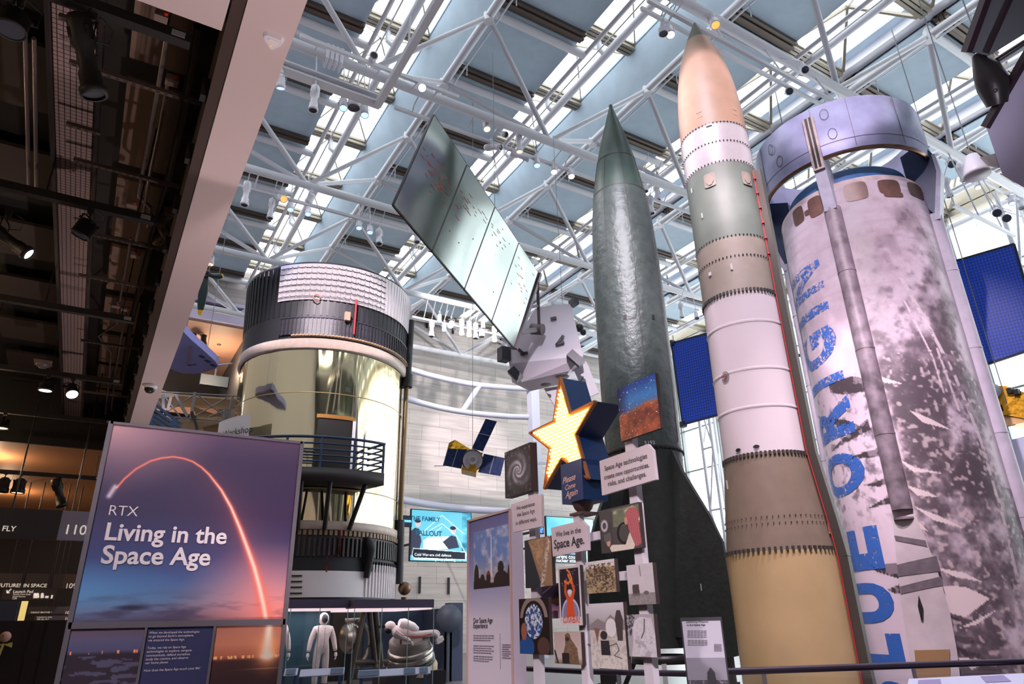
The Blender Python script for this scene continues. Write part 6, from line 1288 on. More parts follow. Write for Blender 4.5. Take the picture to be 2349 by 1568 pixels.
p.mix(np.clip(1-np.hypot((p.X-.95)/.55, (p.Y-.98)/.40), 0, 1)*.95, (240, 150, 140))
p.mix(np.clip(1-np.hypot((p.X-.02)/.5, (p.Y-.86)/.16), 0, 1)*.75, (96, 156, 206))
n_ = p.n(26, 5, 3); p.mix(np.clip(n_*4-2.0, 0, 1)*np.clip((p.Y-.84)*9, 0, 1)*.75, (70, 66, 92)); p.mix(np.clip(1-np.hypot((p.X-.25)/.1, (p.Y-.935)/.018), 0, 1)*1.4, (52, 52, 78))
arc = [(268, 1118), (285, 1098), (312, 1075), (345, 1057), (370, 1050), (398, 1047), (422, 1051), (442, 1058), (462, 1071), (480, 1088), (508, 1124), (530, 1163), (550, 1210), (568, 1258), (583, 1300), (595, 1345), (604, 1385), (611, 1424), (614, 1440)]
av = [pu(*q) for q in arc]; _, D_ = p.line(av, .01, hg_/wd_); prog = np.clip((p.Y-av[5][1])/(1-av[5][1]), 0, 1)*(p.X > av[5][0])
w_ = .0022+.010*prog*(p.X > av[5][0])+.0*p.X
p.mix(np.exp(-(D_/(.05+.06*prog))**1)*(.38*prog+.05)*(p.X > .05), (255, 120, 110)); p.mix(np.exp(-(D_/(w_*2.4))**2)*.9, (238, 110, 92)); p.mix(np.exp(-(D_/(w_*1.0))**2)*np.clip(prog*3+.25, 0, 1), (255, 226, 206))
tu = [pu(*q) for q in ((250, 1137), (258, 1125), (264, 1116))]; mk, dk = p.line(tu, .008, hg_/wd_); p.mix(np.exp(-(dk/.012)**2)*.75, (236, 226, 236))
PST = paint_mat('printed_poster', .4)
paint_mesh('main_print', flat_pos((xl, YP, ztop), (xr, YP, ztop), (xl, YP, zbar1), 330, 440), p.a, PST, rt_)
h2 = zbar0-zlow
for x0, x1, kind in ((xl, xd0, 0), (xd1, xr, 1)):
    p = Paint(110, 220, (60, 50, 60)); 
    if kind == 0: p.vgrad([(0, (104, 84, 96)), (.05, (96, 92, 122)), (.10, (84, 84, 116)), (.115, (52, 44, 56)), (.3, (56, 50, 62)), (1, (42, 36, 42))]); p.mix((p.n(60, 3, 4) > .58)*(p.Y > .12)*(p.Y < .32)*.6, (110, 110, 140)); p.mix((np.abs(p.Y-.105) < .006)*(p.n(4, 40, 8, 2) > .6)*1., (255, 160, 110))
    else: 
        p.vgrad([(0, (176, 112, 96)), (.09, (200, 128, 100)), (.15, (176, 100, 76)), (.17, (70, 44, 44)), (.3, (50, 36, 40)), (1, (40, 34, 38))]); p.mix((np.abs(p.Y-.15) < .008)*(p.n(4, 40, 9, 2) > .5)*1., (255, 190, 130))
        ux = (pl(617, 1470).x-x0)/(x1-x0); p.mix(np.exp(-((p.X-ux)/.16)**2-((p.Y-.13)/.07)**2)*.95, (255, 170, 110)); p.mix(np.exp(-((p.X-ux+.02)/(.05+.10*p.Y))**2)*(p.Y < .16), (255, 236, 214)); p.mix(np.exp(-((p.X-ux)/.08)**2-((p.Y-.15)/.02)**2), (255, 244, 226)); p.mix((np.abs(p.Y-.21) < .004)*.4*np.exp(-((p.X-ux)/.3)**2), (255, 180, 120))
    paint_mesh('lower_print', flat_pos((x0, YP, zbar0), (x1, YP, zbar0), (x0, YP, zlow), 110, 220), p.a, PST, rt_)
m = MB(); m.box((xd0, YP, zlow), (xd1, YP+.008, zbar0)); m.build('text_field', mat('navy_field', (48, 52, 88), .5), rt_)
TW = mat('white_letter', (240, 232, 240), .5)
for txt, l_, r_, o_ in (('RTX', (249, 1180), (315, 1184), -.006), ('Living in the', (240, 1233), (518, 1250), .022), ('Space Age', (231, 1286), (480, 1300), .022)):
    a, b = pl(*l_, -.006), pl(*r_, -.006); z = (a.z+b.z)/2; lettering(txt, (a.x, YP-.006, z), (1, 0, 0), (0, 0, 1), width=b.x-a.x, material=TW, parent=rt_, off=o_)
for txt, x0, x1, y_ in (('When we developed the technologies', 342, 457, 1453), ('to go beyond Earth\u2019s atmosphere,', 341, 444, 1461.5), ('we entered the Space Age.', 339.5, 423, 1470.5), ('Today, we rely on Space Age', 337.5, 426, 1488), ('technologies to explore, navigate,', 336, 440, 1496.5), ('communicate, defend ourselves,', 335, 436, 1505.5), ('study the cosmos, and observe', 334, 431, 1514), ('our home planet.', 332.5, 386, 1522.5), ('How does the Space Age touch your life?', 330, 458, 1540)):
    a, b = pl(x0, y_, -.004), pl(x1, y_, -.004); lettering(txt, (a.x, YP-.003, a.z), (1, 0, 0), (0, 0, 1), width=b.x-a.x, material=TW, parent=rt_)
# ================================================================== in front of the stone wall
PIPE = mat('pale_lilac_pipe', (204, 204, 222), .4)
pr_ = thing('curved_pipe_frame', 'white curved pipe frame standing out from the stone wall', 'pipe frame', hd(1228, 1150, 34))
def arcpts(px): z = hd(*px[len(px)//2], 34).z; return [onz(x, y, z) for x, y in px]
A1 = arcpts([(900, 831), (940, 847), (980, 859), (1020, 869), (1060, 877), (1100, 883), (1140, 887), (1180, 890), (1225, 892)])
A2 = arcpts([(900, 903), (935, 915), (970, 925), (1005, 934), (1040, 941), (1080, 947), (1120, 951), (1170, 955), (1236, 957)])
A3 = arcpts([(890, 1137), (930, 1147), (980, 1156), (1030, 1163), (1080, 1168), (1130, 1171), (1215, 1174)])
for A_, r_ in ((A1, .15), (A2, .15), (A3, .17)): m = MB(); m.path(A_, r_, n=12); m.build('curved_pipe', PIPE, pr_)
m = MB(); m.tube(A1[5], (A2[4]+A2[5])/2, .14, n=12); m.build('upright', PIPE, pr_)
b_ = onz(1225, 892, A1[-1].z); m = MB(); m.box((b_.x-.25, b_.y-.1, 0), (b_.x+.25, b_.y+.35, b_.z+1.0)); m.build('column', PIPE, pr_)
m = MB(); m.bar(hd(1225, 1062, 34), hd(1262, 1062, 34.5), .12); m.build('stub_arm', PIPE, pr_)
SCR = paint_mat('screen_image', .3, es=.75)
def screen(label, px4, YS, p, group='blue video screens'):
    a, c = ony(*px4[0], YS), ony(*px4[2], YS); r = thing('video_screen', label, 'screen', ((a.x+c.x)/2, YS, c.z), group)
    m = MB(); m.box((a.x-.04, YS+.01, c.z-.04), (c.x+.04, YS+.14, a.z+.04)); m.build('housing', BLACK, r)
    m = MB(); xm_ = (a.x+c.x)/2; zm_ = (a.z+c.z)/2; m.box((xm_-.05, YS+.14, zm_-.05), (xm_+.05, 39, zm_+.05)); m.build('wall_arm', BLACK, r)
    paint_mesh('picture', flat_pos((a.x, YS, a.z), (c.x, YS, a.z), (a.x, YS, c.z), p.w, p.h), p.a, SCR, r); return r, a, c
p = Paint(200, 160, (96, 196, 222)); p.mix(p.n(4, 4, 2)*.4, (170, 226, 236)); p.mix((p.X > .84)*np.clip(p.n(8, 4, 3)*2.4-.7, 0, 1), (24, 110, 140)); p.mix(p.poly([(.36, .52), (.62, .5), (.66, .75), (.2, .8), (.2, .6)]), (226, 232, 240))
for bx, hx in ((.06, .075), (.68, .665)):
    p.mix(p.ell(hx+.03, .27 if bx < .3 else .38, .045, .075), (216, 196, 196)); p.mix(p.ell(hx+.025, .22 if bx < .3 else .33, .05, .04), (40, 44, 60))
p.mix(p.poly([(.0, .42), (.06, .36), (.13, .38), (.17, .62), (.12, .9), (.0, .9)]), (56, 62, 84)); p.mix(p.poly([(.52, .62), (.66, .48), (.74, .5), (.8, .72), (.62, .76)]), (52, 58, 80))
for l_ in ([(.14, .5), (.5, .08), (.86, .42)], [(.3, .4), (.5, .25), (.75, .48), (.99, 1)], [(.2, .62), (.5, .32)]): m_, _ = p.line(l_, .006, .8); p.mix(m_, (232, 244, 250))
p.mix(p.poly([(.04, .76), (.92, .80), (.92, .97), (.05, .96), (.02, .9)]), (226, 234, 240)); p.mix(p.poly([(.045, .775), (.90, .815), (.905, .955), (.06, .945), (.03, .895)]), (26, 32, 46))
r, a, c = screen('blue video screen with two men and a civil defence caption on the stone wall', ((945, 1168), (1080, 1172), (1080, 1288), (931, 1288)), 31, p)
def stext(txt, l_, r_, YS, mt, par, o_=0):
    a, b = ony(*l_, YS-.01), ony(*r_, YS-.01); lettering(txt, (a.x, YS-.012, (a.z+b.z)/2), (1, 0, 0), (0, 0, 1), width=b.x-a.x, material=mt, parent=par, off=o_)
SW = mat('screen_white', (240, 246, 250), .4, emit=(240, 246, 250), es=.8); SB = mat('screen_blue', (30, 110, 136), .4, emit=(20, 96, 126), es=.5)
stext('THE FAMILY', (940, 1191), (1010, 1197), 31, SB, r, .03); stext('FALLOUT', (954, 1228), (1014, 1228), 31, SB, r, .03)
stext('Cold War-era civil defense', (951, 1272), (1035, 1278), 31, SW, r, .012); stext('included emergency planning', (950, 1281), (1045, 1288), 31, SW, r, .012)
p = Paint(120, 120, (60, 170, 196)); p.mix(p.X, (186, 226, 236)); p.mix(p.n(5, 5, 8)*.3, (220, 240, 246)); p.mix(p.poly([(0, .82), (.8, .82), (.8, 1), (0, 1)]), (26, 32, 46))
r, a, c = screen('blue video screen with a caption about sirens, behind the middle post', ((1253, 1184), (1366, 1184), (1366, 1291), (1253, 1291)), 31, p)
stext('Sirens could warn of', (1276, 1281), (1362, 1281), 31, SW, r, .012); stext('nuclear attack', (1276, 1289), (1330, 1289), 31, SW, r, .012)
p = Paint(40, 60, (30, 40, 60)); p.mix((np.abs(p.Y-.5) < .12)*1., (120, 220, 250)); screen('tiny dark monitor with a bright cyan stripe left of the civil defence screen', ((925, 1183), (943, 1183), (943, 1206), (925, 1206)), 30.5, p, None)
p = Paint(40, 60, (30, 60, 120)); p.mix((p.n(8, 2, 3) > .5)*1., (90, 170, 240)); screen('tiny blue monitor seen between the lettered boards', ((1238, 1208), (1247, 1208), (1247, 1222), (1238, 1222)), 28, p, None)
# slots (air outlets) in the stone
for i, (px, y0, y1, tx) in enumerate(((980, 726, 752, 'left one under the rail lights'), (1039, 740, 765, 'second one under the rail lights'), (1095, 752, 777, 'third one under the rail lights'), (1147, 770, 789, 'rightmost one beside the mirror panel'), (963, 1322, 1360, 'low left one above the glass case'), (1029, 1324, 1362, 'low right one above the glass case'))):
    a, b = ony(px, y0, 38.97), ony(px, y1, 38.97); m = MB(); m.box((a.x-.06, 38.9, b.z), (a.x+.06, 39.0, a.z)); solo(m, 'wall_slot', BLACK, 'narrow black upright slot in the stone wall, '+tx, 'slot', 'black upright slots in the stone wall')
# ================================================================== far left of the hall: upper gallery edge, wing, propeller, biplane
a, b = ony(470, 716, 38.8), ony(470, 735, 38.8)
m = MB(); m.box((-6, 38.7, 17.7), (5.75, 39.05, 18.6)); m.box((-6, 38.6, 18.75), (5.75, 39.05, 18.95)); structure(m, 'trim_3', mat('lilac_fascia', (196, 186, 212), .5))
m = MB(); m.box((-6, 38.95, 18.6), (5.75, 39.1, 18.75)); structure(m, 'trim_4', BLACK)
m = MB(); m.box((-6, 39.0, 17.6), (5.75, 48, 17.7)); structure(m, 'ceiling_rear_left', mat('warm_tan_soffit', (170, 130, 108), .6))
m = MB(); m.box((-6, 48, .0), (5.75, 48.3, 17.6)); structure(m, 'wall_rear', mat('gallery_black', (20, 18, 18), .8))
m = MB(); m.box((-6, 47.6, 14.6), (5.75, 47.9, 15.3)); structure(m, 'trim_5', mat('warm_tan_soffit', (170, 130, 108), .6))
for x, y, e in ((1.5, 43, 500), (4.6, 42, 420)):
    pl_ = thing('downlight', 'small recessed warm downlight in the gallery ceiling', 'downlight', (x, y, 17.6 if y > 39 else 16), 'recessed warm downlights in the gallery')
    m = MB(); m.lathe([(.12, .02), (.12, -.03), (.08, -.03)], (x, y, 17.6 if y > 39 else 16), 14); m.build('trim_ring', BLACK, pl_)
    l = bpy.data.lights.new('lamp', 'POINT'); l.energy = e; l.color = (1, .72, .5); l.shadow_soft_size = .3; lo = bpy.data.objects.new('lamp', l); COL.objects.link(lo); lo.parent = pl_; lo.location = (0, 0, -1.6)
for px, py, tx in ((434, 750, 'upper left one'), (444, 765, 'left one'), (470, 765, 'right one with a lit lens')):
    p_ = ony(px, py-12, 41); spot('profile', 'white' if px == 470 else 'off', p_, DN if px != 470 else (.1, 0, -1), 'black spotlight under the far upper gallery, '+tx, 'black spotlights under the far upper gallery', paint=BLACK, r=.22, L=1.2); _s = [o for o in COL.objects if o.name.startswith('spotlight') and not o.parent][-1]; m = MB(); m.tube((0, 0, 0), (0, 0, 17.6-p_.z), .03, n=6); _h = m.build('hanger_arm', BLACK, None); _h.parent = _s
m = MB(); q0, q1 = ony(462, 856, 44), ony(548, 892, 44); m.box((q0.x, 44, q1.z), (5.7, 44.3, q0.z)); m.box(((q0.x+5.7)/2-.05, 44.1, q0.z), ((q0.x+5.7)/2+.05, 44.2, 17.6)); solo(m, 'dark_screen', mat('slate_screen', (62, 78, 92), .5), 'slate grey rectangular screen behind the lilac wing tip', 'screen')
WING = mat('lilac_wing', (150, 154, 222), .45, noise=.05, nscale=3)
wp = [(355, 760), (398, 742), (412, 752), (440, 780), (470, 806), (495, 829), (500, 838), (496, 845), (470, 853), (445, 857), (420, 856), (400, 850), (385, 842), (340, 800)]
zw = hd(440, 815, 24).z; W3 = [onz(x, y, zw) for x, y in wp]; r = thing('aircraft_wing', 'pale violet pointed aircraft wing seen from below beside the foil cylinder', 'aircraft', sum(W3, Vector())/len(W3))
m = MB(); m.prism(W3, (0, 0, .25)); m.build('wing', WING, r)
m = MB()
for i in range(3): a, b = onz(459+i*13, 815+i*10, zw-.01), onz(468+i*13, 821+i*10, zw-.01); m.bar(a, b, .14, .02)
m.bar(onz(430, 838, zw-.01), onz(450, 836, zw-.01), .05, .02)
m.build('flap_slot', mat('dark_violet_slot', (52, 54, 96), .5), r)
m = MB(); m.tube(onz(420, 800, zw+.2), onz(420, 800, zw+.2).xy.to_3d()+Vector((0, 0, 20.5)), .012, n=5); m.tube(onz(470, 835, zw+.2), onz(470, 835, zw+.2).xy.to_3d()+Vector((0, 0, 20.5)), .012, n=5); m.build('hanging_wire', mat('steel_wire', (130, 130, 136), .4, metal=.6), r)
m = MB(); m.bar(onz(437, 795, zw-.02), onz(430, 835, zw-.02), .09, .04); m.build('inlay_strip', mat('tan_strip', (150, 134, 150), .5), r)
m = MB(); m.tube(onz(498, 838, zw+.05), onz(533, 833, zw+.15), .05, .02); m.build('pitot_tube', PIPE, r)
hb = hd(478, 630, 15.5); pn_ = (CAMP-hb); pn_.z = 0; pn_.normalize(); pr = thing('propeller', 'dark green propeller with yellow blade tips hung beside the pale beam', 'propeller', hb)
def pq(px, py, o=0): return onplane(px, py, hb+pn_*o, pn_)
def blade(pts, wds):
    m = MB(); P = [pq(*q) for q in pts]; n = 10; vs = []
    for i, (p_, w_) in enumerate(zip(P, wds)):
        d = (P[min(i+1, len(P)-1)]-P[max(i-1, 0)]).normalized(); s = d.cross(pn_).normalized()
        vs += [p_+s*(w_*math.cos(2*math.pi*j/n))+pn_*(w_*.3*math.sin(2*math.pi*j/n)) for j in range(n)]
    k_ = len(P)-2
    m.add(vs, [(i*n+j, i*n+(j+1) % n, (i+1)*n+(j+1) % n, (i+1)*n+j) for i in range(k_) for j in range(n)], True); o = m.build('blade', mat('prop_green', (34, 52, 52), .35), pr)
    m = MB(); m.add(vs[k_*n:], [(j, (j+1) % n, n+(j+1) % n, n+j) for j in range(n)]+[tuple(range(n, 2*n))], True); m.build('blade_tip', mat('prop_yellow', (236, 190, 50), .45), o)
blade([(476, 628), (480, 630), (492, 633), (504, 633), (509, 632), (513, 631)], [.04, .05, .075, .075, .06, .02])
blade([(473, 634), (470, 645), (466, 668), (462, 695), (460, 711), (458, 722)], [.05, .07, .1, .085, .06, .03])
blade([(470, 624), (462, 616), (446, 606), (430, 596), (424, 592), (419, 589)], [.04, .05, .075, .075, .06, .02])
m = MB(); m.ball(pq(473, 627, .03), .09); m.build('hub', DARK, pr)
m = MB(); m.tube(hb+Vector((0, 0, .05)), (hb.x, hb.y, 17.4), .012, n=5); m.build('hanging_wire', mat('steel_wire', (130, 130, 136), .4, metal=.6), pr)
lw = hd(482, 600, 15.5); spot('can', 'warm', lw+Vector((0, 0, .3)), DN, 'white spotlight with a warm lens just above the propeller', G1, r=.08, L=.25)
# the biplane
bc = hd(450, 950, 30); bp = thing('biplane', 'old tan fabric biplane with struts and wires, above the dusk poster', 'aircraft', bc)
FAB = mat('tan_fabric', (206, 180, 146), .8); STR = mat('grey_strut', (150, 146, 146), .5); bn = (CAMP-bc); bn.z = 0; bn.normalize()
def bq(px, py, o=0): return onplane(px, py, bc+bn*o, bn)
m = MB(); m.prism([bq(336, 905), bq(370, 893), bq(400, 903), bq(530, 912), bq(560, 918), bq(410, 908), bq(345, 915)], bn*-1.6); m.build('upper_wing', FAB, bp)
m = MB(); m.prism([bq(440, 930, -1), bq(480, 945, -1), bq(525, 958, -1), bq(545, 975, -1), bq(530, 1000, -1), bq(470, 990, -1)], bn*-.2); m.build('rudder_panel', FAB, bp)
m = MB(); m.prism([bq(390, 963), bq(440, 957), bq(520, 955), bq(470, 966), bq(420, 968)], bn*-1.6); m.build('lower_wing', FAB, bp)
for a_, b_ in (((447, 900), (437, 962)), ((533, 910), (523, 965)), ((374, 905), (374, 940)), ((392, 910), (384, 942)), ((517, 935), (510, 990)), ((402, 905), (430, 955))): m = MB(); m.bar(bq(*a_, .3), bq(*b_, .3), .16, .1); m.build('strut', STR, bp)
m = MB()
for a_, b_ in (((360, 898), (545, 908)), ((447, 905), (372, 950)), ((437, 960), (520, 912)), ((447, 900), (525, 962)), ((374, 905), (420, 965)), ((352, 905), (400, 975)), ((480, 955), (545, 930)), ((380, 955), (545, 968))): m.tube(bq(*a_, .3), bq(*b_, .3), .03, n=5)
m.build('wire', STR, bp)
m = MB(); m.bar(bq(440, 945, .4), bq(452, 985, .4), .28, .1); m.build('propeller_blade', mat('dark_wood', (52, 36, 30), .4), bp)
# blue stair rail just above the poster
sr_ = thing('stair_railing', 'blue slanted stair railing between the pale beam and the dusk poster', 'railing', hd(370, 950, 22)); sn = (CAMP-hd(370, 950, 22)); sn.z = 0; sn.normalize(); sc_ = hd(370, 950, 22)
def sq(px, py): return onplane(px, py, sc_, sn)
for i in range(5): m = MB(); m.bar(sq(352-i*5, 925+i*9), sq(415-i*2, 972+i*9), .07, .07); m.build('rail', mat('stair_blue', (56, 84, 124), .5), sr_)
m = MB(); m.bar(sq(352, 925), sq(344, 985), .08); m.bar(sq(400, 960), sq(392, 1020), .08); m.build('post', mat('stair_blue', (56, 84, 124), .5), sr_)
# ================================================================== signs of the left gallery
SGN = mat('charcoal_sign', (52, 50, 54), .6); SGN2 = mat('lavender_sign', (150, 146, 170), .6); LIT_ = mat('sign_letter', (240, 232, 222), .5, emit=(240, 228, 214), es=.5)
def hallsign(label, Y, x0, x1, yt, yb, xm, texts, num=None, dark=SGN, light=SGN2):
    a, b = ony(x0, yt, Y), ony(x1, yb, Y); r = thing('hall_sign', label, 'sign', ((a.x+b.x)/2, Y, b.z), 'hanging hall signs of the left gallery'); xmx = ony(xm, (yt+yb)/2, Y).x
    m = MB(); m.box((a.x, Y, b.z), (xmx, Y+.15, a.z)); m.build('dark_panel', dark, r)
    if xm < x1: m = MB(); m.box((xmx, Y, b.z), (b.x, Y+.15, a.z)); m.build('number_panel', light, r)
    for t, l_, r_, o_ in texts: q, q2 = ony(*l_, Y-.02), ony(*r_, Y-.02); lettering(t, (q.x, Y-.015, (q.z+q2.z)/2), (1, 0, 0), (0, 0, 1), width=q2.x-q.x, material=LIT_, parent=r, off=o_)
    m = MB()
    for f in (.3, .8): x = a.x+(b.x-a.x)*f; m.tube((x, Y+.07, a.z), (x, Y+.07, 8.3 if Y < 22 else 6.35), .02, n=5)
    m.build('hanger_rod', DARK, r); return r
hallsign('charcoal sign ending in the word fly, with number 110 on a lavender end', 20, -60, 205, 1160, 1240, 138, [('WE ALL FLY', (-75, 1212), (35, 1220), .01), ('110', (151, 1223), (196, 1227), .0)])
hallsign('dark sign about futures in space with number 109', 28, -60, 190, 1313, 1348, 146, [('FUTURES IN SPACE', (-4, 1344), (106, 1348), .01), ('109', (152, 1347), (174, 1350), 0)], light=mat('taupe_sign', (76, 60, 56), .6))
r = hallsign('dark sign with an arrow, launch pad lettering and facility symbols', 27.8, 8, 128, 1350, 1374, 128, [('Launch Pad', (30, 1358), (75, 1360), .01), ('Family Care Suite', (30, 1363), (70, 1365), 0), ('Quiet Rooms', (29, 1368), (58, 1370), 0), ('Café', (28, 1373), (38, 1374), 0)])
m = MB(); f_ = lambda x, y: ony(x, y, 27.78)
m.bar(f_(26, 1350), f_(16, 1359), .03); m.bar(f_(16, 1359), f_(22, 1359), .03); m.bar(f_(16, 1359), f_(16, 1353), .03); m.build('arrow', LIT_, r)
m = MB()
for x in (80, 86, 97): m.tube(f_(x, 1371), f_(x, 1364), .05, n=6); m.ball(f_(x, 1362), .04, 8, 6)
m.box(tuple(f_(103, 1371)), tuple(f_(112, 1366)+Vector((0, .01, 0)))); m.box(tuple(f_(116, 1372)), tuple(f_(122, 1364)+Vector((0, .01, 0)))); m.build('symbol', LIT_, r)
hallsign('small far dark sign naming the brothers of flight, number 107', 34, 66, 190, 1391, 1406, 148, [('WRIGHT BROTHERS', (70, 1404), (118, 1407), .0), ('107', (150, 1407), (163, 1408), 0)], light=mat('taupe_sign', (76, 60, 56), .6))
hallsign('smallest far dark sign with two lines of lettering, number 106', 33.5, 80, 190, 1412, 1421, 148, [('THOMAS W. HAAS', (84, 1416), (119, 1416.5), 0), ('WE ALL FLY', (84, 1421), (112, 1421.5), .0), ('106', (150, 1421), (163, 1421.5), 0)], light=mat('taupe_sign', (76, 60, 56), .6))
a, b = ony(-10, 1378, 24), ony(30, 1440, 24); m = MB(); m.box((a.x, 24, 0), (b.x, 24.3, a.z)); solo(m, 'wall_panel', mat('blue_black_panel', (44, 52, 70), .6), 'blue-grey wall panel at the left edge under the launch pad sign', 'panel')
m = MB(); a, b = ony(50, 1378, 32), ony(56, 1416, 32); m.box((a.x, 32, 0), (b.x, 32.2, a.z)); solo(m, 'light_strip', mat('yellow_light_strip', (240, 224, 150), .5, emit=(250, 226, 140), es=.5), 'upright glowing yellow strip under the launch pad sign', 'light')
m = MB(); a, b = ony(-60, 1418, 9), ony(175, 1427, 9); m.box((a.x, 9, 0), (b.x, 9.4, (a.z+b.z)/2)); 
r = thing('dark_cabinet', 'dark brown panelled cabinet left of the dusk poster', 'cabinet', ((a.x+b.x)/2, 9, 0)); m.build('body', mat('cabinet_black_brown', (40, 28, 26), .5), r)
m = MB()
for px in (60, 95): q = ony(px, 1500, 8.995); m.box((q.x-.006, 8.99, 0), (q.x+.006, 9.0, (a.z+b.z)/2))
m.build('panel_joint', BLACK, r)
ty = ony(12, 1460, 8.9); r = thing('balloon_toy', 'small pink ball head with a yellow bow at the left edge', 'toy', ty)
m = MB(); m.ball(ty, .05, 16, 12); m.build('head', mat('pink_ball', (222, 170, 150), .5), r)
m = MB(); 
for s in (-1, 1): m.prism([ty+Vector((0, -.01, -.07)), ty+Vector((s*.07, -.01, -.05)), ty+Vector((s*.075, -.01, -.1))], (0, .02, 0))
m.bar(ty+Vector((0, 0, -.06)), ty+Vector((-.02, 0, -.2)), .02); m.build('bow', mat('yellow_bow', (220, 206, 110), .6), r)
m = MB(); m.ball(ty+Vector((-.015, -.045, .01)), .006, 6, 4); m.build('eye', BLACK, r)
m = MB(); m.tube(ty+Vector((0, 0, -.2)), (ty.x, ty.y, 0), .004, n=5); m.build('stick', DARK, r)
# ================================================================== hung frame of white box beams at the upper left
zc = 16.2; c0 = onz(866, 240, zc); r = thing('hung_frame', 'white corner frame of box beams hung at the upper left', 'frame', c0)
e1 = onz(1000, 0, zc); e2 = onz(625, 152, zc); e1.x = c0.x+.05; e2.y = c0.y
m = MB(); m.bar(c0, (c0.x, c0.y-5, zc), .2, .22); m.build('long_beam', WHITE, r)
m = MB(); m.bar(c0+Vector((.1, 0, 0)), (c0.x-6, c0.y, zc), .34, .05); m.bar(c0+Vector((.1, 0, .24)), (c0.x-6, c0.y, zc+.24), .34, .05); m.bar(c0+Vector((.1, 0, .12)), (c0.x-6, c0.y, zc+.12), .05, .24); m.build('flanged_beam', WHITE, r)
m = MB(); 
for x, y in ((c0.x-3.4, c0.y), (c0.x, c0.y-2.4)): m.tube((x, y, zc+.1), (x, y, 17.5), .03, n=6)
m.build('hanger_rod', WHITE, r)
r = thing('cable_clamp', 'bundle of four white hook clamps on the thick tube at the upper left', 'clamp', ony(757, 145, 16.25)); m = MB()
for i in range(4): q = ony(745+i*11, 147, 16.25); m.box((q.x-.05, 15.98, 17.2), (q.x+.05, 16.0, 17.75)); m.path([(q.x, 15.95, 17.7), (q.x, 16.25, 17.72), (q.x, 16.5, 17.5), (q.x, 16.3, 17.1), (q.x, 15.95, 17.2)], .035, n=6)
m.build('hook', WHITE2, r)
# ================================================================== glass cases with suits
def case(label, px0, px1, pyt, Y, depth, back, h=None):
    a, b = ony(px0, pyt, Y), ony(px1, pyt, Y); top = (a.z+b.z)/2; r = thing('display_case', label, 'display case', ((a.x+b.x)/2, Y+depth/2, 0), 'tall glass display cases')
    m = MB(); m.box((a.x, Y, top-.2), (b.x, Y+depth, top)); m.build('canopy', mat('plum_canopy', (86, 74, 100), .5), r)
    m = MB(); m.box((a.x+.05, Y+.03, top-.24), (b.x-.05, Y+depth-.05, top-.2)); m.build('light_diffuser', mat('case_diffuser', (240, 216, 222), .5, emit=(250, 220, 226), es=.9), r)
    if back: m = MB(); m.box((a.x, Y+depth-.06, 0), (b.x, Y+depth, top-.2)); m.build('back_panel', mat('teal_back', (18, 62, 78), .6), r)
    m = MB(); m.box((a.x, Y, 0), (b.x, Y+depth, .12)); m.build('plinth', DARK, r)
    m = MB(); m.add([(a.x, Y, .12), (b.x, Y, .12), (b.x, Y, top-.2), (a.x, Y, top-.2)], [(0, 1, 2, 3)]); m.build('glass_front', CLEAR, r)
    n = 3
    m = MB()
    for i in range(n+1): x = a.x+(b.x-a.x)*i/n; m.box((x-.008, Y-.006, .12), (x+.008, Y+.006, top-.2))
    m.build('glass_edge', mat('pale_glass_edge', (150, 176, 176), .3), r)
    l = bpy.data.lights.new('case_lamp', 'AREA'); l.shape = 'RECTANGLE'; l.size = (b.x-a.x)*.9; l.size_y = depth*.7; l.energy = 14; l.color = (1, .93, .96); lo = bpy.data.objects.new('case_lamp', l); COL.objects.link(lo); lo.parent = r; lo.location = Vector(((a.x+b.x)/2, Y+depth/2, top-.26))-org(r)
    return r, a.x, b.x, top
YC = 17.6
case('glass case with a dark teal back and white suits, right of the dusk poster', 600, 800, 1374, YC, 1.5, True)
case('glass case with the flying suit over a metal hatch, right of the teal case', 815, 996, 1374, YC-.4, 2.6, False)
a, b = ony(1000, 1382, 20.5), ony(1062, 1382, 20.5); m = MB(); m.box((a.x+.5, 20.5, 0), (b.x, 20.9, a.z)); m.box((a.x-1.5, 22.6, 0), (a.x+.55, 22.8, a.z-.15)); m.box((a.x+.5, 20.5, 0), (a.x+.56, 22.8, a.z-.15)); solo(m, 'partition', mat('slate_partition', (64, 74, 98), .6), 'slate blue partition behind the right end of the glass case', 'partition')
def skinned(name, V, E, R, material, parent, loc, rot=None, sub=1):
    me = bpy.data.meshes.new('sk'); me.from_pydata(V, E, []); o = bpy.data.objects.new('sk', me); COL.objects.link(o)
    o.modifiers.new('s', 'SKIN'); s2 = o.modifiers.new('u', 'SUBSURF'); s2.levels = sub
    for i, r in enumerate(R): me.skin_vertices[0].data[i].radius = (r, r)
    me.skin_vertices[0].data[0].use_root = True
    dg = bpy.context.evaluated_depsgraph_get(); m2 = bpy.data.meshes.new_from_object(o.evaluated_get(dg)); bpy.data.objects.remove(o)
    M3 = rot if rot is not None else Matrix.Identity(3)
    for v in m2.vertices: v.co = M3 @ v.co+Vector(loc)-org(parent)
    for p_ in m2.polygons: p_.use_smooth = True
    m2.materials.clear(); m2.materials.append(material); m2.name = name; ob = bpy.data.objects.new(name, m2); COL.objects.link(ob)
    if parent: ob.parent = parent; ORG[ob.name] = org(parent)
    return ob
SUIT = mat('white_suit_fabric', (222, 206, 206), .75, bump=.4, bscale=25)
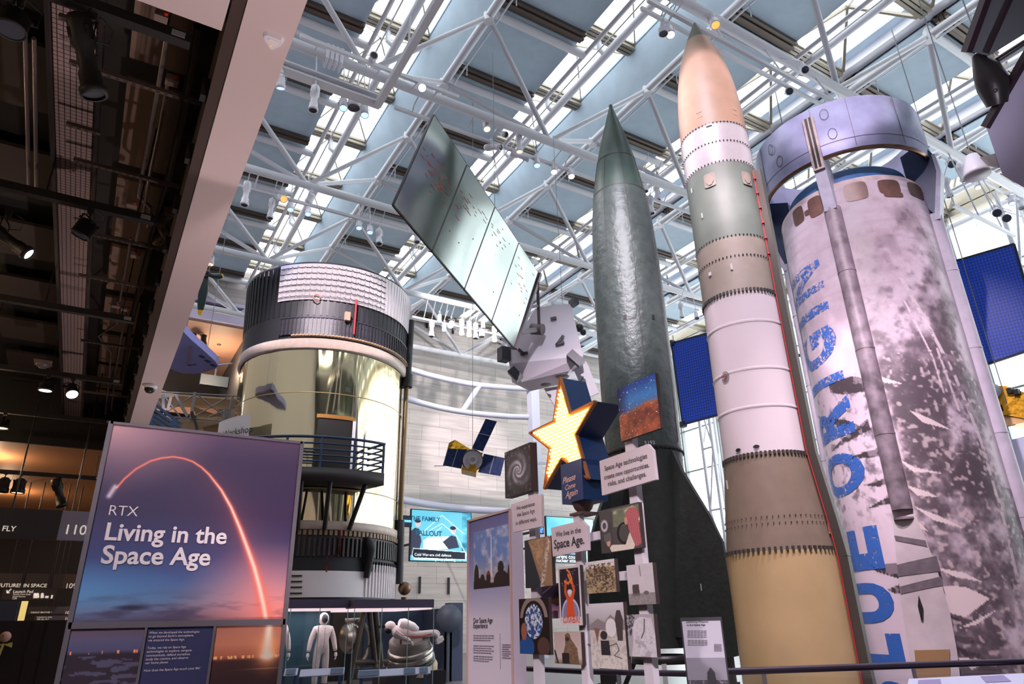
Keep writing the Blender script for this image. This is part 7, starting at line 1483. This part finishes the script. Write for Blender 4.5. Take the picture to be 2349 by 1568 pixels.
def suit_V(): 
    V = [(0, 0, .98), (0, 0, 1.18), (0, 0, 1.38), (0, 0, 1.52), (.10, 0, .92), (.12, 0, .5), (.12, .0, .10), (.13, -.12, .05), (-.10, 0, .92), (-.12, 0, .5), (-.12, 0, .10), (-.13, -.12, .05),
         (.2, 0, 1.42), (.29, 0, 1.16), (.34, -.04, .9), (-.2, 0, 1.42), (-.29, 0, 1.16), (-.34, -.04, .9)]
    E = [(0, 1), (1, 2), (2, 3), (0, 4), (4, 5), (5, 6), (6, 7), (0, 8), (8, 9), (9, 10), (10, 11), (2, 12), (12, 13), (13, 14), (2, 15), (15, 16), (16, 17)]
    R = [.155, .145, .165, .07, .11, .085, .07, .055, .11, .085, .07, .055, .085, .068, .052, .085, .068, .052]; return V, E, R
def hand(parent, base, d, side, material):
    m = MB(); d = Vector(d).normalized(); s = Vector((1, 0, 0)); f = d.cross(s).normalized(); b = Vector(base)
    m.path([b, b+d*.05, b+d*.09], [.03, .04, .034], n=8)
    for i, l in enumerate((.07, .085, .08, .06)): q = b+d*.085+f*((i-1.5)*.021); m.path([q, q+d*l*.5, q+d*l+s*(-.02*side)], [.011, .0105, .008], n=6)
    q = b+d*.03+f*-.035; m.path([q, q+d*.03+f*-.025, q+d*.065+f*-.03], [.013, .012, .009], n=6); return m.build('glove', material, parent)
def suit(label, px, Y, s=1.0, rotz=0.):
    x = ony(px, 1500, Y).x; loc = Vector((x, Y, .12)); r = thing('space_suit', label, 'space suit', loc, None); V, E, R = suit_V(); M_ = Matrix.Rotation(rotz, 3, 'Z')*s
    skinned('body_suit', V, E, R, SUIT, r, loc, M_, 2)
    hd_ = MB(); hd_.ball(loc+M_ @ Vector((0, .01, 1.66)), .125*s, 18, 12, (1, 1, 1.22)); hd_.build('hood', SUIT, r)
    fc = MB(); fc.ball(loc+M_ @ Vector((0, -.06, 1.66)), .09*s, 16, 10, (.95, .9, 1.25)); fc.build('dark_face_opening', mat('black_face', (30, 28, 32), .35), r)
    for sd in (1, -1): hand(r, loc+M_ @ Vector((.345*sd, -.045, .88)), (.06*sd, -.1, -1), sd, mat('white_glove', (232, 226, 230), .6))
    sm = MB(); sm.path([loc+M_ @ Vector((.0, -.165, 1.45)), loc+M_ @ Vector((0, -.185, 1.25)), loc+M_ @ Vector((0, -.165, 1.0))], .006, n=5); sm.build('zip_seam', mat('seam_grey', (140, 128, 130), .6), r)
    for sd in (1, -1): k_ = MB(); k_.path([loc+M_ @ Vector((.12*sd, -.05, .2)), loc+M_ @ Vector((.12*sd, -.02, .12))], .078, n=10); k_.build('boot_cuff', BLACK, r)
    return r
YS_ = YC+.8
suit('white hooded space suit with a black face, standing upright in the teal case', 737, YS_, 1.0)
suit('white space suit half hidden behind the edge of the dusk poster', 628, YS_-.1, 1.04, -.5)
# low reading rails and the little robot suit picture
for px0, px1, tx in ((652, 683, 'small tilted label card with a dark picture beside the dusk poster'), (688, 790, 'tilted label rail below the standing white suit'), (822, 988, 'tilted label rail below the flying suit')):
    Yr = 16.6; a, b = ony(px0, 1533, Yr), ony(px1, 1533, Yr); zt = ony((px0+px1)/2, 1533, Yr).z; zb2 = ony((px0+px1)/2, 1548, Yr).z; r = thing('reading_rail', tx, 'label rail', ((a.x+b.x)/2, Yr, 0), 'tilted label rails before the glass cases')
    m = MB(); m.prism([(a.x, Yr, zb2), (b.x, Yr, zb2), (b.x+.05, Yr+.12, zt), (a.x+.05, Yr+.12, zt)], (0, .02, -.02)); m.build('card', mat('label_lilac', (196, 196, 222), .5), r)
    m = MB(); f_ = (b.x-a.x)
    for q in (((.12, .85),) if f_ < .6 else ((.68, .98),) if f_ < 1.3 else ((.0, .28), (.62, .78), (.84, .96))): m.prism([(a.x+f_*q[0], Yr-.003, zb2+.02), (a.x+f_*q[1], Yr-.003, zb2+.02), (a.x+f_*q[1]+.04, Yr+.108, zt-.01), (a.x+f_*q[0]+.04, Yr+.108, zt-.01)], (0, -.004, .002))
    m.build('picture_block', mat('label_slate', (70, 92, 116), .5), r)
    for q in (.06, .94): m = MB(); m.box((a.x+f_*q-.03, Yr+.05, 0), (a.x+f_*q+.03, Yr+.1, zb2)); m.build('leg', mat('rail_leg_blue', (32, 62, 104), .5), r)
# hatch ring with canvas skirt and the flying suit
HC = ony(940, 1500, 18.2); hr = thing('airlock_hatch', 'round metal airlock hatch on a canvas skirt under the flying suit', 'airlock', (HC.x, HC.y, .12)); ax_ = Vector((-.25, -.28, 1)).normalized(); CH = Vector((HC.x, HC.y, ony(925, 1485, 18.2).z))
STEEL = mat('brushed_steel', (170, 160, 152), .25, metal=.85)
m = MB(); m.lathe([(.52, .0), (.56, .02), (.60, -.06), (.60, -.12), (.56, -.14), (.60, -.16), (.62, -.26), (.56, -.30)], CH, 48, axis=ax_); m.build('steel_ring', STEEL, hr)
m = MB(); m.lathe([(.54, .0), (.53, .22), (.46, .27), (.40, .20), (.40, .02), (0, .0)], CH, 40, axis=ax_); m.build('collar', mat('grey_collar', (120, 106, 102), .6), hr)
m = MB(); m.lathe([(.60, -.28), (.63, -.30), (.63, -.38), (.58, -.40)], CH, 40, axis=ax_); ring_ = m.build('dark_band', DARK, hr)
m = MB(); m.lathe([(.60, -.36), (.68, -.5), (.66, -.66), (.70, -.8), (.62, -1.0)], CH, 28, axis=ax_); m.build('canvas_skirt', mat('cream_canvas', (206, 184, 150), .8, bump=1, bscale=12), hr)
m = MB(); m.box((HC.x-.8, HC.y-.5, .12), (HC.x+.8, HC.y+.5, .5)); m.build('stand', DARK, hr)
for s_ in (-1, 1):
    m = MB(); m.path([CH+Vector((s_*.3, -.1, .1)), CH+Vector((s_*.34, -.15, .32)), CH+Vector((s_*.25, -.2, .34))], .03, n=8); m.build('grab_handle', STEEL, hr)
fl0 = Vector((ony(880, 1455, 17.9).x, 17.9, ony(940, 1450, 17.9).z)); fs = thing('space_suit', 'white space suit with a backpack floating face down over the metal hatch', 'space suit', fl0)
def fq(px, py, dy=0): q = ony(px, py, 17.9+dy); return q
V = [fq(925, 1452), fq(915, 1450), fq(905, 1445), fq(897, 1436), fq(950, 1456, -.09), fq(975, 1454, -.09), fq(1000, 1452, -.09), fq(1004, 1464, -.09), fq(950, 1456, .12), fq(978, 1452, .12), fq(1003, 1448, .12), fq(1007, 1460, .12), fq(908, 1452, -.2), fq(925, 1462, -.24), fq(942, 1470, -.2), fq(908, 1446, .2), fq(922, 1458, .26), fq(938, 1464, .24)]
E = [(0, 1), (1, 2), (2, 3), (0, 4), (4, 5), (5, 6), (6, 7), (0, 8), (8, 9), (9, 10), (10, 11), (2, 12), (12, 13), (13, 14), (2, 15), (15, 16), (16, 17)]
Rr = [.15, .15, .15, .09, .1, .085, .075, .07, .1, .085, .075, .07, .085, .07, .055, .085, .07, .055]
skinned('body_suit', [tuple(v-fl0) for v in V], E, Rr, SUIT, fs, fl0, None, 2)
m = MB(); m.ball(fq(895, 1438), .15, 18, 12); m.build('helmet', SUIT, fs)
m = MB(); m.ball(fq(891, 1445, -.05), .09, 14, 10); m.build('visor', mat('black_face', (30, 28, 32), .35), fs)
m = MB(); m.path([fq(916, 1428, -.02), fq(924, 1430, -.02), fq(946, 1440, -.02), fq(956, 1446, -.02)], [.1, .14, .14, .1], n=14); m.build('backpack', mat('white_pack', (232, 222, 224), .5), fs)
m = MB(); m.path([fq(908, 1446, -.24), fq(925, 1457, -.28), fq(945, 1459, -.2), fq(968, 1459, -.18), fq(990, 1453, -.18)], .014, n=6); m.build('red_stripe', mat('suit_red', (196, 70, 52), .6), fs)
for sd, q in ((1, fq(943, 1471, -.2)), (-1, fq(939, 1465, .24))): hand(fs, q, (.4, 0, -.8), sd, mat('white_glove', (232, 226, 230), .6))
m = MB(); m.bar(fq(1005, 1464, -.09), fq(1008, 1474, -.09), .12, .16); m.bar(fq(1008, 1460, .12), fq(1011, 1470, .12), .12, .16); m.build('boot', mat('white_pack', (232, 222, 224), .5), fs)
m = MB(); m.bar(fq(866, 1437), fq(890, 1437), .06); m.build('support_arm', DARK, fs)
# steel legs and tank of the craft between the cases
r = thing('rocket_engine_stand', 'dark tube stand with a steel tank seen between the two glass cases', 'engine stand', (ony(840, 1500, 20.6).x, 20.6, 0))
m = MB()
for a_, b_ in (((838, 1395), (800, 1568)), ((848, 1395), (862, 1530)), ((862, 1400), (876, 1530)), ((812, 1519), (930, 1518))): m.tube(ony(*a_, 20.6), ony(*b_, 20.6), .085, n=10)
m.build('leg_frame', mat('dark_tube', (70, 64, 62), .35, metal=.6), r)
m = MB(); m.ball(ony(802, 1462, 20.9), .33, 20, 14, (1, 1, 1.3)); m.tube(ony(790, 1423, 20.9), ony(826, 1422, 20.9), .07); m.build('steel_tank', STEEL, r)
m = MB(); c_ = ony(805, 1475, 20.7); m.path([c_+Vector((.55*math.cos(t), 0, .65*math.sin(t))) for t in np.linspace(-1.2, 1.2, 14)], .06, n=8); m.build('curved_band', mat('pale_bronze_frame', (150, 142, 128), .4), r)
m = MB(); a, b = ony(1000, 1405, 21.2), ony(1035, 1460, 21.2); m.lathe([(0, .1), (.38, .1), (.4, 0)], ((a.x-.1), 20.05, 1.75), 32, axis=(-.2, -1, 0)); m.box((a.x-.14, 20.05, 0), (a.x-.06, 20.12, 1.5)); solo(m, 'dish_disc', mat('slate_disc', (74, 84, 98), .5), 'grey round disc behind the glass at the right end of the case', 'disc')
